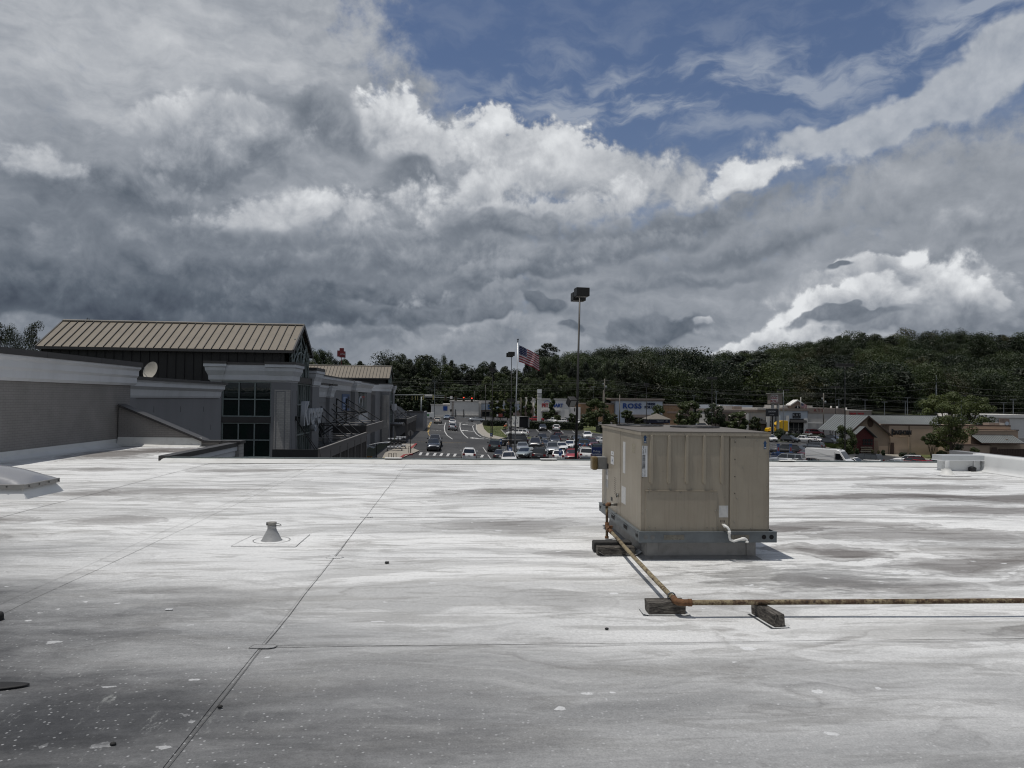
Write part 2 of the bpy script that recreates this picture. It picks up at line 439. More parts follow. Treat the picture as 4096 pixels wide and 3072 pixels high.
def membrane_material():
    m_, w, bs = newmat('roof_membrane')
    gn = w.new('ShaderNodeNewGeometry'); P = gn.outputs['Position']
    x, y, z = w.sep(P)
    wn = w.vm('SUBTRACT', w.noise(P, .55, 3, .5, col=True), (.5, .5, .5))
    wx, wy, _ = w.sep(wn)
    xw = w.add(x, w.mul(wx, 1.6)); yw = w.add(y, w.mul(wy, 1.3))
    Q = w.comb(w.mul(xw, .30), yw, 0)
    a = w.noise(Q, .55, 7, .6)                       # long soft streaks
    b = w.noise(w.comb(w.mul(x, .35), y, 3), 2.1, 7, .66)
    c = w.noise(P, 8.0, 5, .65)
    fine = w.noise(P, 90.0, 3, .7)
    # overall tone: darker towards the near side and the left
    st1 = w.noise(w.comb(w.mul(xw, .16), w.mul(yw, 1.25), 11), 1.5, 8, .62, .5)
    st2 = w.noise(w.comb(w.mul(x, .26), w.mul(y, 1.5), 21), 4.2, 7, .66, .8)
    gn_ = w.add(w.mul(w.sub(a, .5), 4.0), w.add(w.mul(w.sub(st2, .5), 2.6), w.mul(w.sub(b, .5), 2.0)))
    gr = w.ramp(w.add(w.add(y, w.mul(x, .34)), gn_), .6, 8.2, 1.0, 0.0)
    gm = w.ramp(w.add(w.add(y, w.mul(x, .75)), gn_), .6, 6.4, 1.0, 0.0)
    gl = w.ramp(w.add(w.add(y, w.mul(x, .85)), w.add(w.mul(w.sub(b, .5), 5.0), w.mul(w.sub(c, .5), 1.2))), .6, 3.8, 1.0, 0.0)
    alb = w.mix(0.0, (.72, .725, .72), (.125, .127, .134))
    alb = w.mix(w.mul(w.ramp(st1, .46, .60), .48), alb, (.31, .31, .305))
    alb = w.mix(w.mul(w.ramp(st2, .50, .62), .50), alb, (.25, .245, .235))
    alb = w.mix(w.mul(w.ramp(st2, .47, .36), .16), alb, (.74, .745, .74))
    alb = w.mix(w.mul(w.ramp(w.noise(w.comb(w.mul(xw, .16), w.mul(y, 1.0), 8), 2.6, 6, .62), .54, .64), .45), alb, (.33, .325, .31))
    # old tide lines left by shallow water
    for (sc_, sd_, k_, dk_) in ((.55, 2.0, .26, .12),):
        nn = w.noise(w.comb(w.mul(xw, .42), w.mul(yw, 1.1), sd_), sc_, 5, .55)
        for lv in (.45, .57):
            ln = w.mul(w.ramp(w.m('ABSOLUTE', w.sub(nn, lv)), .012, .0), w.ramp(w.noise(P, .6, 3, .5), .45, .6))
            alb = w.mix(w.mul(ln, k_), alb, (dk_*1.6, dk_*1.5, dk_*1.4))
            alb = w.mix(w.mul(w.mul(w.ramp(nn, lv, lv+.035, 1.0, 0.0, smooth=False), w.m('GREATER_THAN', nn, lv)), w.mul(w.ramp(w.noise(P, .6, 3, .5), .45, .6), .30)), alb, (.22, .21, .20))
    # puddle stains: pairs of (centre, size, strength); each keeps a tide line
    def pud(cx, cy, rx, ry, k, brown=True):
        nonlocal alb
        u = w.mul(w.sub(w.add(x, w.mul(wx, 1.5)), cx), 1/rx); v = w.mul(w.sub(w.add(y, w.mul(wy, 1.3)), cy), 1/ry)
        d = w.m('SQRT', w.add(w.mul(u, u), w.mul(v, v)))
        d = w.add(d, w.add(w.mul(w.sub(c, .5), .55), w.mul(w.sub(b, .5), 1.1)))
        inn = w.ramp(d, 1.12, .50); rim = w.mul(w.ramp(d, .84, .97), w.ramp(d, 1.10, 1.0))
        alb = w.mix(w.mul(inn, k), alb, (.085, .070, .062) if brown else (.20, .195, .19))
        alb = w.mix(w.mul(rim, k*.55), alb, (.07, .06, .055))
    for q in [(4.4, 8.0, .75, .35, .8), (3.75, 11.1, .62, .75, .8), (6.1, 8.9, 1.6, .45, .55), (7.3, 12.3, 1.9, .45, .75), (5.2, 9.6, 1.5, .35, .55), (8.3, 10.9, 1.4, .5, .7),
              (9.6, 14.0, 1.6, .45, .6), (6.6, 6.7, 1.5, .28, .55), (3.9, 6.55, .9, .32, .5), (8.6, 15.4, 1.6, .3, .5), (10.2, 12.2, 1.6, .6, .75), (8.8, 12.6, 1.0, .35, .8), (5.6, 7.3, 1.3, .35, .6), (7.0, 7.8, 1.6, .5, .5), (10.8, 15.6, 1.4, .35, .6), (4.1, 9.4, .8, .3, .6), (4.9, 5.05, .9, .16, .6),
              (-4.7, 9.9, .60, .38, .5), (-6.6, 9.9, 1.0, .5, .55), (-4.9, 13.0, 1.3, .5, .5), (-6.2, 12.7, .7, .4, .5), (-5.0, 16.7, 1.3, .45, .6), (-8.2, 16.8, 1.0, .4, .55),
              (-6.4, 8.6, .9, .32, .4), (.9, 13.0, 1.4, .5, .6), (-.4, 16.9, 1.0, .3, .6), (.55, 9.6, 1.2, .45, .45), (1.3, 7.85, .55, .22, .45), (-9.9, 21.0, 1.2, 1.6, .75), (-8.8, 22.7, 1.3, 1.2, .8)]:
        pud(*q)
    pud(.8, 5.9, .42, .30, .22, False); pud(-2.0, 6.3, .5, .6, .25, False)
    # stain round the condensate drip and scuffs in front of the unit
    sc = w.ramp(w.add(w.noise(w.comb(w.mul(x, .5), w.mul(y, 1.6), 1), 5.0, 7, .72), w.mul(w.m('EXPONENT', w.mul(w.add(w.m('POWER', w.mul(w.sub(x, 3.4), .75), 2.0), w.m('POWER', w.mul(w.sub(y, 6.75), 1.5), 2.0)), -1.0)), .32)), .62, .78)
    alb = w.mix(w.mul(sc, .55), alb, (.12, .118, .115))
    alb = w.mix(w.mul(gr, .84), alb, (.112, .114, .119)); alb = w.mix(w.mul(gm, .85), alb, (.078, .080, .085))
    glv = w.ramp(w.noise(w.comb(w.mul(x, .8), w.mul(y, .5), 4), 1.6, 6, .65), .35, .6, .75, 1.0)
    alb = w.mix(w.mul(w.mul(gl, glv), .95), alb, (.022, .023, .026))
    # pale scuffs and bare patches
    sp = w.voro(w.vm('ADD', w.vm('MULTIPLY', P, (.8, 1.25, 1)), w.scale(w.vm('SUBTRACT', w.noise(P, 22, 2, .5, col=True), (.5, .5, .5)), .055)), 4.6)
    rn = w.voro(w.vm('MULTIPLY', P, (.8, 1.25, 1)), 6.2, out='Color')
    rr, rg, rb = w.sep(rn)
    size = w.ramp(rr, .42, 1.0, 0.0, .20, smooth=False)
    size = w.mul(size, w.ramp(w.noise(P, .7, 2, .5), .38, .62, .25, 1.2))
    spot = w.ramp(sp, size, w.sub(size, .022))
    alb = w.mix(w.mul(spot, w.mul(w.ramp(gl, 0, 1, .85, .12), w.ramp(gr, 0, 1, 1.0, .6))), alb, (.66, .67, .68))
    sp2 = w.voro(P, 34.0); r2 = w.sep(w.voro(P, 34.0, out='Color'))[0]
    grain = w.mul(w.ramp(sp2, .30, .12), w.ramp(r2, .55, .9))
    alb = w.mix(w.mul(grain, w.mul(w.ramp(gr, .1, .9, .08, .50), 1.0)), alb, (.60, .61, .62))
    scr = w.ramp(w.noise(w.comb(w.mul(x, 1.0), w.mul(y, .42), 2), 6.5, 8, .74), .585, .66)
    alb = w.mix(w.mul(scr, w.mul(gl, .55)), alb, (.36, .37, .36))
    k = w.ramp(w.add(w.mul(fine, .6), w.mul(w.noise(P, 28.0, 4, .7), .4)), .32, .68, .76, 1.22, smooth=False)
    alb = w.mix(1.0, alb, w.comb(k, k, k), 'MULTIPLY')
    w.put(bs.inputs['Base Color'], alb)
    w.put(bs.inputs['Roughness'], w.ramp(a, .4, .65, .50, .72))
    bs.inputs['Specular IOR Level'].default_value = .2
    h = w.add(w.mul(w.noise(w.comb(w.mul(xw, .22), yw, 0), .9, 3, .5), 1.0), w.mul(c, .04))
    h = w.add(h, w.mul(fine, .0022))
    bump(w, bs, h, .55, .16)
    return m_
M_ROOF = membrane_material()
def brick_mat(name, c1, c2, mortar, bw=.2, bh=.067, lit=1.0):
    m_, w, bs = newmat(name)
    gn = w.new('ShaderNodeNewGeometry'); x, y, z = w.sep(gn.outputs['Position'])
    nx = w.sep(gn.outputs['Normal'])[0]
    side = w.m('GREATER_THAN', w.m('ABSOLUTE', nx), .5)
    u = w.mixf(side, x, y)
    v = w.comb(u, z, 0)
    br = w.new('ShaderNodeTexBrick'); w.put(br.inputs['Vector'], v)
    br.inputs['Scale'].default_value = 1.0; br.inputs['Brick Width'].default_value = bw; br.inputs['Row Height'].default_value = bh
    br.inputs['Mortar Size'].default_value = .007; br.inputs['Mortar Smooth'].default_value = .25
    for i, cc in zip((1, 2, 3), (c1, c2, mortar)): br.inputs[i].default_value = (*cc, 1)
    n = w.noise(gn.outputs['Position'], 1.1, 5, .6); k = w.ramp(n, .3, .7, .88, 1.1)
    w.put(bs.inputs['Base Color'], w.mix(1.0, br.outputs['Color'], w.comb(k, k, k), 'MULTIPLY'))
    bs.inputs['Roughness'].default_value = .75
    h = w.add(w.m('SUBTRACT', 1.0, br.outputs['Fac']), w.mul(w.noise(gn.outputs['Position'], 30, 4, .6), .5))
    bump(w, bs, h, .55, .010)
    MATS[name] = m_; return m_
M_BRICK = brick_mat('painted_brick', (.215, .205, .198), (.208, .199, .192), (.165, .158, .152))
M_BRICK2 = brick_mat('painted_brick_front', (.40, .385, .365), (.35, .338, .322), (.22, .215, .205), .3, .12)
M_STUC = pm('painted_stucco', (.195, .196, .205), .8, var=.06, sc=.6, bp=.2, bsc=60, dirt=.15, streak=True, dirtc=(.1, .1, .1))
M_CORN = pm('white_cornice', (.56, .575, .60), .6, var=.07, sc=.8, dirt=.22, dirtc=(.36, .36, .37), streak=True)
M_COPE = pm('dark_coping', (.040, .038, .038), .45, var=.2, sc=1.5, dirt=.2, dirtc=(.07, .065, .06))
M_TAN = pm('tan_roof_panel', (.172, .146, .110), .45, var=.10, sc=.9, dirt=.35, dirtc=(.10, .085, .07), spec=.45)
M_RIB = pm('dark_rib', (.012, .012, .013), .6)
M_BLACKM = pm('black_wall_panel', (.014, .0135, .013), .6, var=.3, sc=1.5)
M_FRAME = pm('green_window_frame', (.20, .235, .23), .5, var=.08)
M_DFRAME = pm('black_steel', (.018, .018, .019), .5, var=.2)
def glass_mat(name, c=(.012, .016, .016), rough=.03):
    m_, w, bs = newmat(name)
    P = w.new('ShaderNodeTexCoord').outputs['Object']
    n = w.noise(P, .8, 3, .5)
    w.put(bs.inputs['Base Color'], w.mix(w.ramp(n, .4, .62), (*c, 1), (c[0]*.4, c[1]*.9, c[2]*.7, 1)))
    bs.inputs['Roughness'].default_value = rough; bs.inputs['Specular IOR Level'].default_value = .6
    bump(w, bs, w.noise(P, 1.3, 2, .5), .05, .05)
    MATS[name] = m_; return m_
M_GLASS = glass_mat('dark_glass')
M_WOOD = None
def wood_mat():
    m_, w, bs = newmat('weathered_timber')
    P = w.new('ShaderNodeTexCoord').outputs['Object']
    x, y, z = w.sep(P)
    Q = w.comb(w.mul(x, 1.6), w.mul(y, 9), w.mul(z, 9))
    n = w.noise(Q, 5.5, 7, .7, 1.2); n2 = w.noise(Q, 30, 3, .6)
    cr = w.new('ShaderNodeValToRGB'); w.put(cr.inputs[0], w.add(w.mul(n, .8), w.mul(n2, .2)))
    e = cr.color_ramp.elements
    e[0].position = .40; e[0].color = (.012, .010, .009, 1); e[1].position = .66; e[1].color = (.20, .185, .16, 1)
    k = e.new(.52); k.color = (.075, .067, .058, 1)
    w.put(bs.inputs['Base Color'], cr.outputs[0]); bs.inputs['Roughness'].default_value = .9
    bump(w, bs, n, .8, .012)
    return m_
M_WOOD = wood_mat()
def pipe_mat(name, rusty):
    m_, w, bs = newmat(name)
    P = w.new('ShaderNodeNewGeometry').outputs['Position']
    n = w.noise(P, 9, 7, .72); n2 = w.noise(P, 45, 4, .7)
    k = w.ramp(w.add(w.mul(n, .7), w.mul(n2, .3)), .40 if rusty else .47, .54 if rusty else .60)
    base = w.mix(k, (.25, .205, .125, 1), (.066, .036, .018, 1))
    base = w.mix(w.ramp(n2, .54, .66), base, (.02, .014, .010, 1))
    w.put(bs.inputs['Base Color'], base); bs.inputs['Roughness'].default_value = .8
    bump(w, bs, n2, .4, .004)
    return m_
M_PIPE = pipe_mat('painted_rusty_pipe', False); M_PIPER = pipe_mat('rusty_pipe', True)
M_RUST = pm('rust', (.13, .062, .026), .85, var=.5, sc=30, dirt=.6, dirtc=(.035, .02, .012), bp=.5, bsc=80)
M_ASPH = None

# ------------------------------------------------------------------ our roof
def rz(x, y):
    v = .012*mn.noise(Vector((x*.35, y*.6, 0)))+.005*mn.noise(Vector((x*.5, y*1.9, 4)))
    for (cx, cy, r_, h) in ((3.35, 6.75, .16, .03), (3.75, 6.72, .22, .018), (4.6, 7.45, .25, .02)):
        v += h*math.exp(-((x-cx)**2+((y-cy)*1.6)**2)/(r_*r_))
    return v
RX0, RX1, RY0, RY1 = -11.34, 13.4, -6.0, 18.8
roof = MB().box(RX0, RX1, RY0, RY1, -.5, -.06).box(RX0, -7.6, RY1, 24.6, -.5, -.06).build('roof', pm('roof_deck', (.3, .3, .3), .8)); struct(roof)
def sheet(x0, x1, y0, y1, lift=0.0, st=.22, lip=True):
    mb = MB(); mb.smooth = True
    nu = max(2, int((x1-x0)/st)); nv = max(2, int((y1-y0)/st))
    def fn(u, v):
        X, Y = x0+(x1-x0)*u, y0+(y1-y0)*v
        wob = .012*mn.noise(Vector((X*1.1, Y*1.1, 9)))
        if 0 < u < 1: pass
        return (X+(wob if u in (0, 1) else 0), Y+(wob*1.5 if v in (0, 1) else 0), rz(X, Y)+lift)
    mb.grid(fn, nu, nv)
    return mb.build('membrane_sheet', M_ROOF, roof)
M_SEAM = pm('seam_sealant', (.075, .074, .072), .7, var=.3, sc=5)
def seam(pts, wd=.007, lift=.007, wob=.012):
    mb = MB(); L = []
    for (a, b) in zip(pts, pts[1:]):
        a = Vector((*a, 0)); b = Vector((*b, 0)); n = max(1, int((b-a).length/.12))
        for i in range(n): L.append(a.lerp(b, i/n))
    L.append(Vector((*pts[-1], 0)))
    out = []
    for i, p in enumerate(L):
        d = (L[min(i+1, len(L)-1)]-L[max(i-1, 0)]).normalized(); s_ = Vector((-d.y, d.x, 0))
        p = p+s_*(wob*mn.noise(p*1.3)+wob*.25*mn.noise(p*9))
        ww = wd*(.7+.6*abs(mn.noise(p*3)))
        z = rz(p.x, p.y)+lift
        out.append((p+s_*ww/2+Vector((0, 0, z)), p-s_*ww/2+Vector((0, 0, z))))
    for (a, b), (c, d) in zip(out, out[1:]): mb.quad(b, d, c, a)
    return mb.build('seam_bead', M_SEAM, roof)
YS = [-6.0, -.6, 2.2, 4.95, 7.68, 10.22, 12.3, 14.4, 16.4, 18.8]
for i in range(len(YS)-1): sheet(-1.38, RX1, YS[i], YS[i+1]+(.04 if i < len(YS)-2 else 0), .0015*(len(YS)-i) % .004)
sheet(-3.62, -1.33, RY0, RY1, .0045); sheet(-6.3, -3.55, RY0, RY1, .001); sheet(-9.0, -6.25, RY0, RY1, .0045); sheet(RX0, -8.95, RY0, RY1, .002)
sheet(RX0, -9.2, RY1, 24.6, .003); sheet(-9.25, -7.6, RY1, 24.6, .001)
seam([(-1.30, 2.0), (-1.32, 9), (-1.36, 15.9)], .0055); seam([(-1.36, 15.9), (-1.37, 18.5)], .003)
seam([(-3.48, 1.5), (-3.5, 18.6)], .004); seam([(-3.66, 4.0), (-3.68, 18.6)], .003)
seam([(-6.2, 4), (-6.26, 18.6)], .0035); seam([(-9.0, 10), (-9.0, 18.7)], .003)
for i, yy in enumerate(YS[3:-1]):
    seam([(-1.24, yy), (3, yy-.05), (RX1-.1, yy-.02)], .006-.0002*i, .008, .05)
for yy in (11.4, 13.4, 15.5): seam([(3.8, yy), (RX1-.2, yy+.25)], .006, .008, .12)
for yy in (4.95, 7.68, 10.22):   # T-joint patches
    pp = [(-1.40, yy-.03), (-1.27, yy-.035), (-1.235, yy-.02), (-1.22, yy+.01), (-1.25, yy+.04), (-1.38, yy+.04), (-1.40, yy-.03)]
    MB().prism([p for p in pp[:-1]], 'z', rz(-1.2, yy)+.006, rz(-1.2, yy)+.0085).build('lap_patch', M_ROOF, roof)
    seam(pp, .0035, .0105, .001)
# raised lip and metal edge along the far side
M_EDGE = pm('edge_metal', (.11, .135, .135), .4, .3, var=.15, sc=2, dirt=.3, dirtc=(.2, .2, .19))
M_WHITEM = pm('clean_membrane', (.60, .60, .58), .55, var=.08, sc=1.4, dirt=.35, dirtc=(.36, .34, .31), bp=.35, bsc=4)
e = thing('roof_edge', 'white membrane lip with grey metal drip edge along the far side of the roof', 'roof edge', (0, RY1, 0))
segs = [-7.55+i*(20.9/7) for i in range(8)]
for a, b in zip(segs, segs[1:]):
    mb = MB(); mb.smooth = True
    prof = [(-.42, .012), (-.30, .03), (-.16, .075), (-.06, .088), (.05, .088)]
    mb.grid(lambda u, v: (a+(b-a)*u, RY1+prof[int(round(v*4))][0]+.01*mn.noise(Vector((a+(b-a)*u, v*3, 1))), prof[int(round(v*4))][1]+.006*mn.noise(Vector(((a+(b-a)*u)*1.5, v, 7)))), 14, 4)
    mb.build('lip', M_WHITEM, e)
    MB().box(a+.004, b-.004, RY1+.05, RY1+.16, -.12, .118).build('drip_edge', M_EDGE, e)
for x in (-1.75, 2.35, 8.9): MB().box(x-.22, x+.22, RY1-.05, RY1+.14, .119, .135).build('joint_cover', M_WHITEM, e, bevel=.006)
# left strip edge: dark coping with white cornice below
e = thing('low_roof_wing', 'low roof wing with dark coping and white cornice on its street side', 'building', (-7.6, 21.5, 0))
ys = [18.85, 20.2, 21.7, 23.2, 24.35]
for a, b in zip(ys, ys[1:]): MB().box(-7.72, -7.42, a+.004, b-.004, .02, .15).build('coping', M_COPE, e)
MB().prism([(-7.6, .018), (-7.45, .018), (-7.45, -.12), (-7.50, -.14), (-7.50, -.30), (-7.56, -.36), (-7.6, -.36)], 'y', 18.85, 24.4).build('cornice', M_CORN, e)
MB().box(-7.9, -7.6, 18.85, 24.9, -5.9, .0).build('wall', M_STUC, e)
MB().box(-7.98, -7.38, 24.4, 24.9, -5.9, .10).build('pier', M_BRICK2, e)
MB().box(-8.03, -7.33, 24.36, 24.95, .10, .20).build('coping', M_COPE, e)
# raked brick parapet closing the strip
mb = MB().prism([(-11.3, 0), (-8.55, 0), (-8.55, .16), (-11.2, 1.28), (-11.3, 1.28)], 'y', 24.4, 24.7)
mb.box(-8.55, -7.98, 24.4, 24.7, 0, .14)
rp = thing('raked_parapet', 'short brick parapet with sloping dark coping at the end of the roof strip', 'parapet', (-10, 24.5, 0))
mb.build('wall', M_BRICK, rp)
def slab(mb, p0, p1, y0, y1, t):
    d = Vector((p1[0]-p0[0], 0, p1[1]-p0[1])).normalized(); n = Vector((-d.z, 0, d.x))*t
    mb.prism([(p0[0], p0[1]), (p1[0], p1[1]), (p1[0]+n.x, p1[1]+n.z), (p0[0]+n.x, p0[1]+n.z)], 'y', y0, y1); return mb
slab(MB(), (-11.3, 1.325), (-8.5, .15), 24.28, 24.85, .07).build('coping', M_COPE, rp)
MB().box(-8.5, -7.95, 24.3, 24.85, .145, .205).build('coping', M_COPE, rp)
MB().prism([(24.4, 0), (24.15, .01), (24.33, .06), (24.385, .3), (24.4, .3)], 'x', -11.3, -8.6).build('base_flashing', M_WHITEM, rp)

# right-hand parapet
M_PAR = pm('white_parapet_membrane', (.60, .61, .61), .5, var=.06, sc=1.2, dirt=.25, dirtc=(.42, .42, .42), bp=.5, bsc=2.5)
e = thing('side_parapet', 'low white membrane covered parapet at the right edge of the roof', 'parapet', (13.4, 15, 0))
mb = MB(); mb.smooth = True
prof = [(13.20, .004), (13.32, .02), (13.37, .06), (13.385, .16), (13.40, .38), (13.43, .43), (13.62, .44)]
mb.grid(lambda u, v: (prof[int(round(u*6))][0]+.02*mn.noise(Vector((v*9, u*3, 2))), -6+v*23.75, prof[int(round(u*6))][1]+.008*mn.noise(Vector((v*14, u*2, 5)))), 6, 60)
mb.build('membrane_face', M_PAR, e)
MB().box(13.6, 13.9, -6, 18.9, -5.9, .43).build('wall', M_STUC, e)
e = thing('parapet_block', 'raised white parapet return with a pale metal cap near the right corner', 'parapet', (12.8, 17.5, 0))
MB().box(12.34, 13.36, 17.40, 17.62, .0, .27).build('wall', M_PAR, e, bevel=.008)
M_CAP = pm('pale_metal_cap', (.52, .54, .55), .35, .3, var=.05, dirt=.2, dirtc=(.3, .3, .3))
MB().box(12.26, 13.40, 17.31, 17.70, .285, .41).build('cap', M_CAP, e, bevel=.005)
MB().box(12.25, 13.41, 17.30, 17.71, .27, .286).build('cap_hem', pm('white_hem', (.72, .73, .74), .4), e)
MB().frustum((12.28, 12.50, 17.28, 17.40, .008), (12.34, 12.44, 17.37, 17.398, .20)).build('corner_flashing', M_WHITEM, e)
MB().box(12.46, 12.50, 17.375, 17.399, .01, .27).box(13.16, 13.20, 17.375, 17.399, .01, .27).build('membrane_fold', M_PAR, e)
MB().prism([(13.02, .008), (13.13, .008), (13.14, .10), (13.08, .13), (13.01, .10)], 'y', 17.25, 17.38).build('drain_scupper', pm('black_rubber_and_shade', (.01, .01, .011), .7), e)

# ------------------------------------------------------------------ roof vents
def cone_vent(name, label, x, y, s_=1.0, pipe=0, zs=1.0, clampring=True, white=False, base=True):
    z0 = rz(x, y)+.006
    t = thing(name, label, 'roof vent', (x, y, z0)); t.scale = (1, 1, zs)
    mt = M_WHITEM if white else pm('grey_boot', (.27, .275, .28), .5, var=.15, sc=8, dirt=.3, dirtc=(.14, .14, .14))
    if base:
        sq = .36
        MB().prism([(x-sq, y-sq*.95), (x+sq, y-sq*1.02), (x+sq*1.04, y+sq), (x-sq*.97, y+sq)], 'z', z0, z0+.004).build('base_patch', M_ROOF, t)
        MB().lathe([(.001, .0055), (.19*s_, .0055), (.2*s_, .0035)], (x, y, z0), 28).build('collar_ring', M_ROOF, t)
    MB().lathe([(.155*s_, .005), (.14*s_, .02), (.075*s_, .155), (.062*s_, .19), (.060*s_, .235)], (x, y, z0), 28).build('boot', mt, t)
    top = .235
    if clampring:
        MB().lathe([(.061*s_, .195), (.064*s_, .20), (.064*s_, .235), (.058*s_, .24)], (x, y, z0), 24).build('collar', pm('dull_steel', (.30, .30, .30), .45, .6, var=.15), t)
        r_ = MB().lathe([(.050*s_, .24), (.060*s_, .24), (.066*s_, .27), (.066*s_, .285), (.052*s_, .285), (.046*s_, .25), (.001, .25)], (x, y, z0), 24).build('rim', pm('old_rim', (.22, .215, .20), .6, var=.3, sc=15), t)
        mb = MB().tube([(x+.055*s_, y, z0+.262), (x+.10*s_, y-.01, z0+.262), (x+.13*s_, y-.005, z0+.25), (x+.135*s_, y, z0+.235), (x+.115*s_, y, z0+.228), (x+.06*s_, y-.01, z0+.24)], .006*s_, 6)
        mb.box(x-.075*s_, x-.055*s_, y-.03*s_, y-.01*s_, z0+.24, z0+.285); mb.build('hose_clamp', pm('dark_clamp', (.05, .05, .05), .4, .7), t)
    if pipe: MB().lathe([(.001, pipe), (.048, pipe), (.05, pipe-.01), (.05, .2)], (x, y, z0), 20).build('pipe', M_PAR, t)
    return t
cone_vent('roof_vent', 'grey conical pipe boot with a clamped open rim on a square patch', -2.2, 8.58, .80, zs=.76)
cone_vent('roof_vent', 'white conical pipe boot with a tall pipe before the right parapet block', 11.82, 16.5, 1.15, .50, clampring=False, white=True, zs=.66)
seam([(-2.5, 8.9), (-2.56, 8.25), (-1.84, 8.22), (-1.83, 8.93)], .005, .013, .004)
mbr = MB()
for k in range(28):
    a, b = 2*pi*k/28, 2*pi*(k+1)/28
    mbr.quad((-2.2+.205*cos(a), 8.58+.205*sin(a), rz(-2.2, 8.58)+.0135), (-2.2+.212*cos(a), 8.58+.212*sin(a), rz(-2.2, 8.58)+.0135), (-2.2+.212*cos(b), 8.58+.212*sin(b), rz(-2.2, 8.58)+.0135), (-2.2+.205*cos(b), 8.58+.205*sin(b), rz(-2.2, 8.58)+.0135))
mbr.build('seam_bead', M_SEAM, roof)

# ------------------------------------------------------------------ skylight at the left
sk = thing('skylight', 'grey domed skylight on a low white curb at the left', 'skylight', (-7.7, 12.8, 0))
x0, x1, y0, y1 = -8.75, -6.98, 11.98, 13.0
MB().frustum((x0-.05, x1+.05, y0-.05, y1+.05, 0), (x0+.05, x1-.05, y0+.05, y1-.05, .16)).build('curb', M_PAR, sk)
MB().box(x0, x1, y0, y1, .16, .235).build('frame', pm('aluminium_frame', (.27, .265, .255), .5, .4, var=.15, dirt=.3), sk, bevel=.006)
mb = MB(); mb.smooth = True
mb.grid(lambda u, v: (x0+.03+(x1-x0-.06)*u, y0+.03+(y1-y0-.06)*v,   .235+.25*(max(0, 1-(2*u-1)**2)**.75)*(max(0, 1-(2*v-1)**2)**.75)+.015*(1 if 0 < u < 1 and 0 < v < 1 else 0)), 24, 18)
md, w, bs = newmat('acrylic_dome'); bs.inputs['Base Color'].default_value = (.24, .245, .26, 1); bs.inputs['Roughness'].default_value = .25; bs.inputs['Coat Weight'].default_value = .3
bump(w, bs, w.noise(w.new('ShaderNodeTexCoord').outputs['Object'], 2.0, 3, .5), .3, .03)
mb.build('dome', md, sk)
mb = MB()
for k in range(4): mb.tube([(x1+.001, y0+.12+k*.28, .20), (x1+.012, y0+.12+k*.28, .20)], .012, 8)
for k in range(4): mb.tube([(x0+.3+k*.4, y0-.001, .20), (x0+.3+k*.4, y0-.012, .20)], .012, 8)
mb.build('screw', M_DFRAME, sk)
# ------------------------------------------------------------------ rooftop air handling unit
def text_mesh(body, size, ext=0.0, name='t', font=None, align='CENTER', shear=0.0, sx=1.0, space=1.0, bold=0.0):
    cu = bpy.data.curves.new(name, 'FONT'); cu.body = body; cu.size = size; cu.extrude = ext
    cu.align_x = align; cu.align_y = 'CENTER'; cu.shear = shear; cu.space_character = space; cu.offset = bold; cu.resolution_u = 3
    o = bpy.data.objects.new(name, cu); COL.objects.link(o)
    dg = bpy.context.evaluated_depsgraph_get()
    me = bpy.data.meshes.new_from_object(o.evaluated_get(dg))
    bpy.data.objects.remove(o)
    if sx != 1.0: me.transform(Matrix.Diagonal((sx, 1, 1, 1)))
    return me
def text(name, body, size, loc, mat, parent, ext=.004, face='-y', **kw):
    me = text_mesh(body, size, ext, name, **kw)
    me.materials.clear(); me.materials.append(mat)
    R = Matrix.Rotation(pi/2, 4, 'X')
    if face == '+x': R = Matrix.Rotation(pi/2, 4, 'Z') @ R
    if face == '-x': R = Matrix.Rotation(-pi/2, 4, 'Z') @ R
    if face == '+z': R = Matrix.Identity(4)
    if kw.get('rot'): pass
    me.transform(R)
    me.transform(Matrix.Translation(Vector(loc)-(WL.get(parent.name) if parent else Vector((0, 0, 0)))))
    return link(name, me, parent)

def cab_mat():
    m_, w, bs = newmat('beige_cabinet_paint')
    P = w.new('ShaderNodeNewGeometry').outputs['Position']; x, y, z = w.sep(P)
    st = w.noise(w.comb(w.mul(x, 26), w.mul(y, 26), w.mul(z, 1.1)), 1.6, 5, .68)
    n = w.noise(P, 2.2, 5, .6)
    base = w.mix(w.ramp(n, .3, .7), (.275, .242, .190, 1), (.315, .28, .222, 1))
    base = w.mix(w.mul(w.ramp(st, .46, .70), .40), base, (.21, .17, .13, 1))
    base = w.mix(w.mul(w.ramp(w.noise(P, 11, 6, .7), .60, .75), .25), base, (.12, .10, .09, 1))
    w.put(bs.inputs['Base Color'], base); bs.inputs['Roughness'].default_value = .48; bs.inputs['Specular IOR Level'].default_value = .4
    bump(w, bs, w.add(w.noise(P, 3.0, 2, .5), w.mul(st, .12)), .25, .012)
    return m_
M_CAB = cab_mat()
M_GALV = pm('galvanised_rail', (.135, .152, .162), .48, .35, var=.18, sc=6, dirt=.3, dirtc=(.075, .08, .085), bp=.15, bsc=30)
M_CURB = pm('curb_flashing', (.22, .22, .218), .7, var=.14, sc=3, dirt=.55, dirtc=(.12, .115, .11), bp=.35, bsc=9)
M_HOLE = pm('dark_hole', (.006, .006, .006), .9)
ac = thing('air_conditioner', 'large beige packaged air conditioning unit on a grey roof curb', 'air conditioner', (2.63, 8.5, 0))
X0, X1, Y0, Y1, Z0, Z1 = 1.93, 3.335, 7.47, 9.56, .305, 1.375
mb = MB(); mb.frustum((2.0, 3.22, 7.56, 9.47, .0), (2.02, 3.20, 7.57, 9.46, .215))
mb.frustum((1.90, 3.30, 7.46, 9.57, -.01), (2.0, 3.22, 7.55, 9.48, .035))
mb.build('curb', M_CURB, ac, bevel=.012)
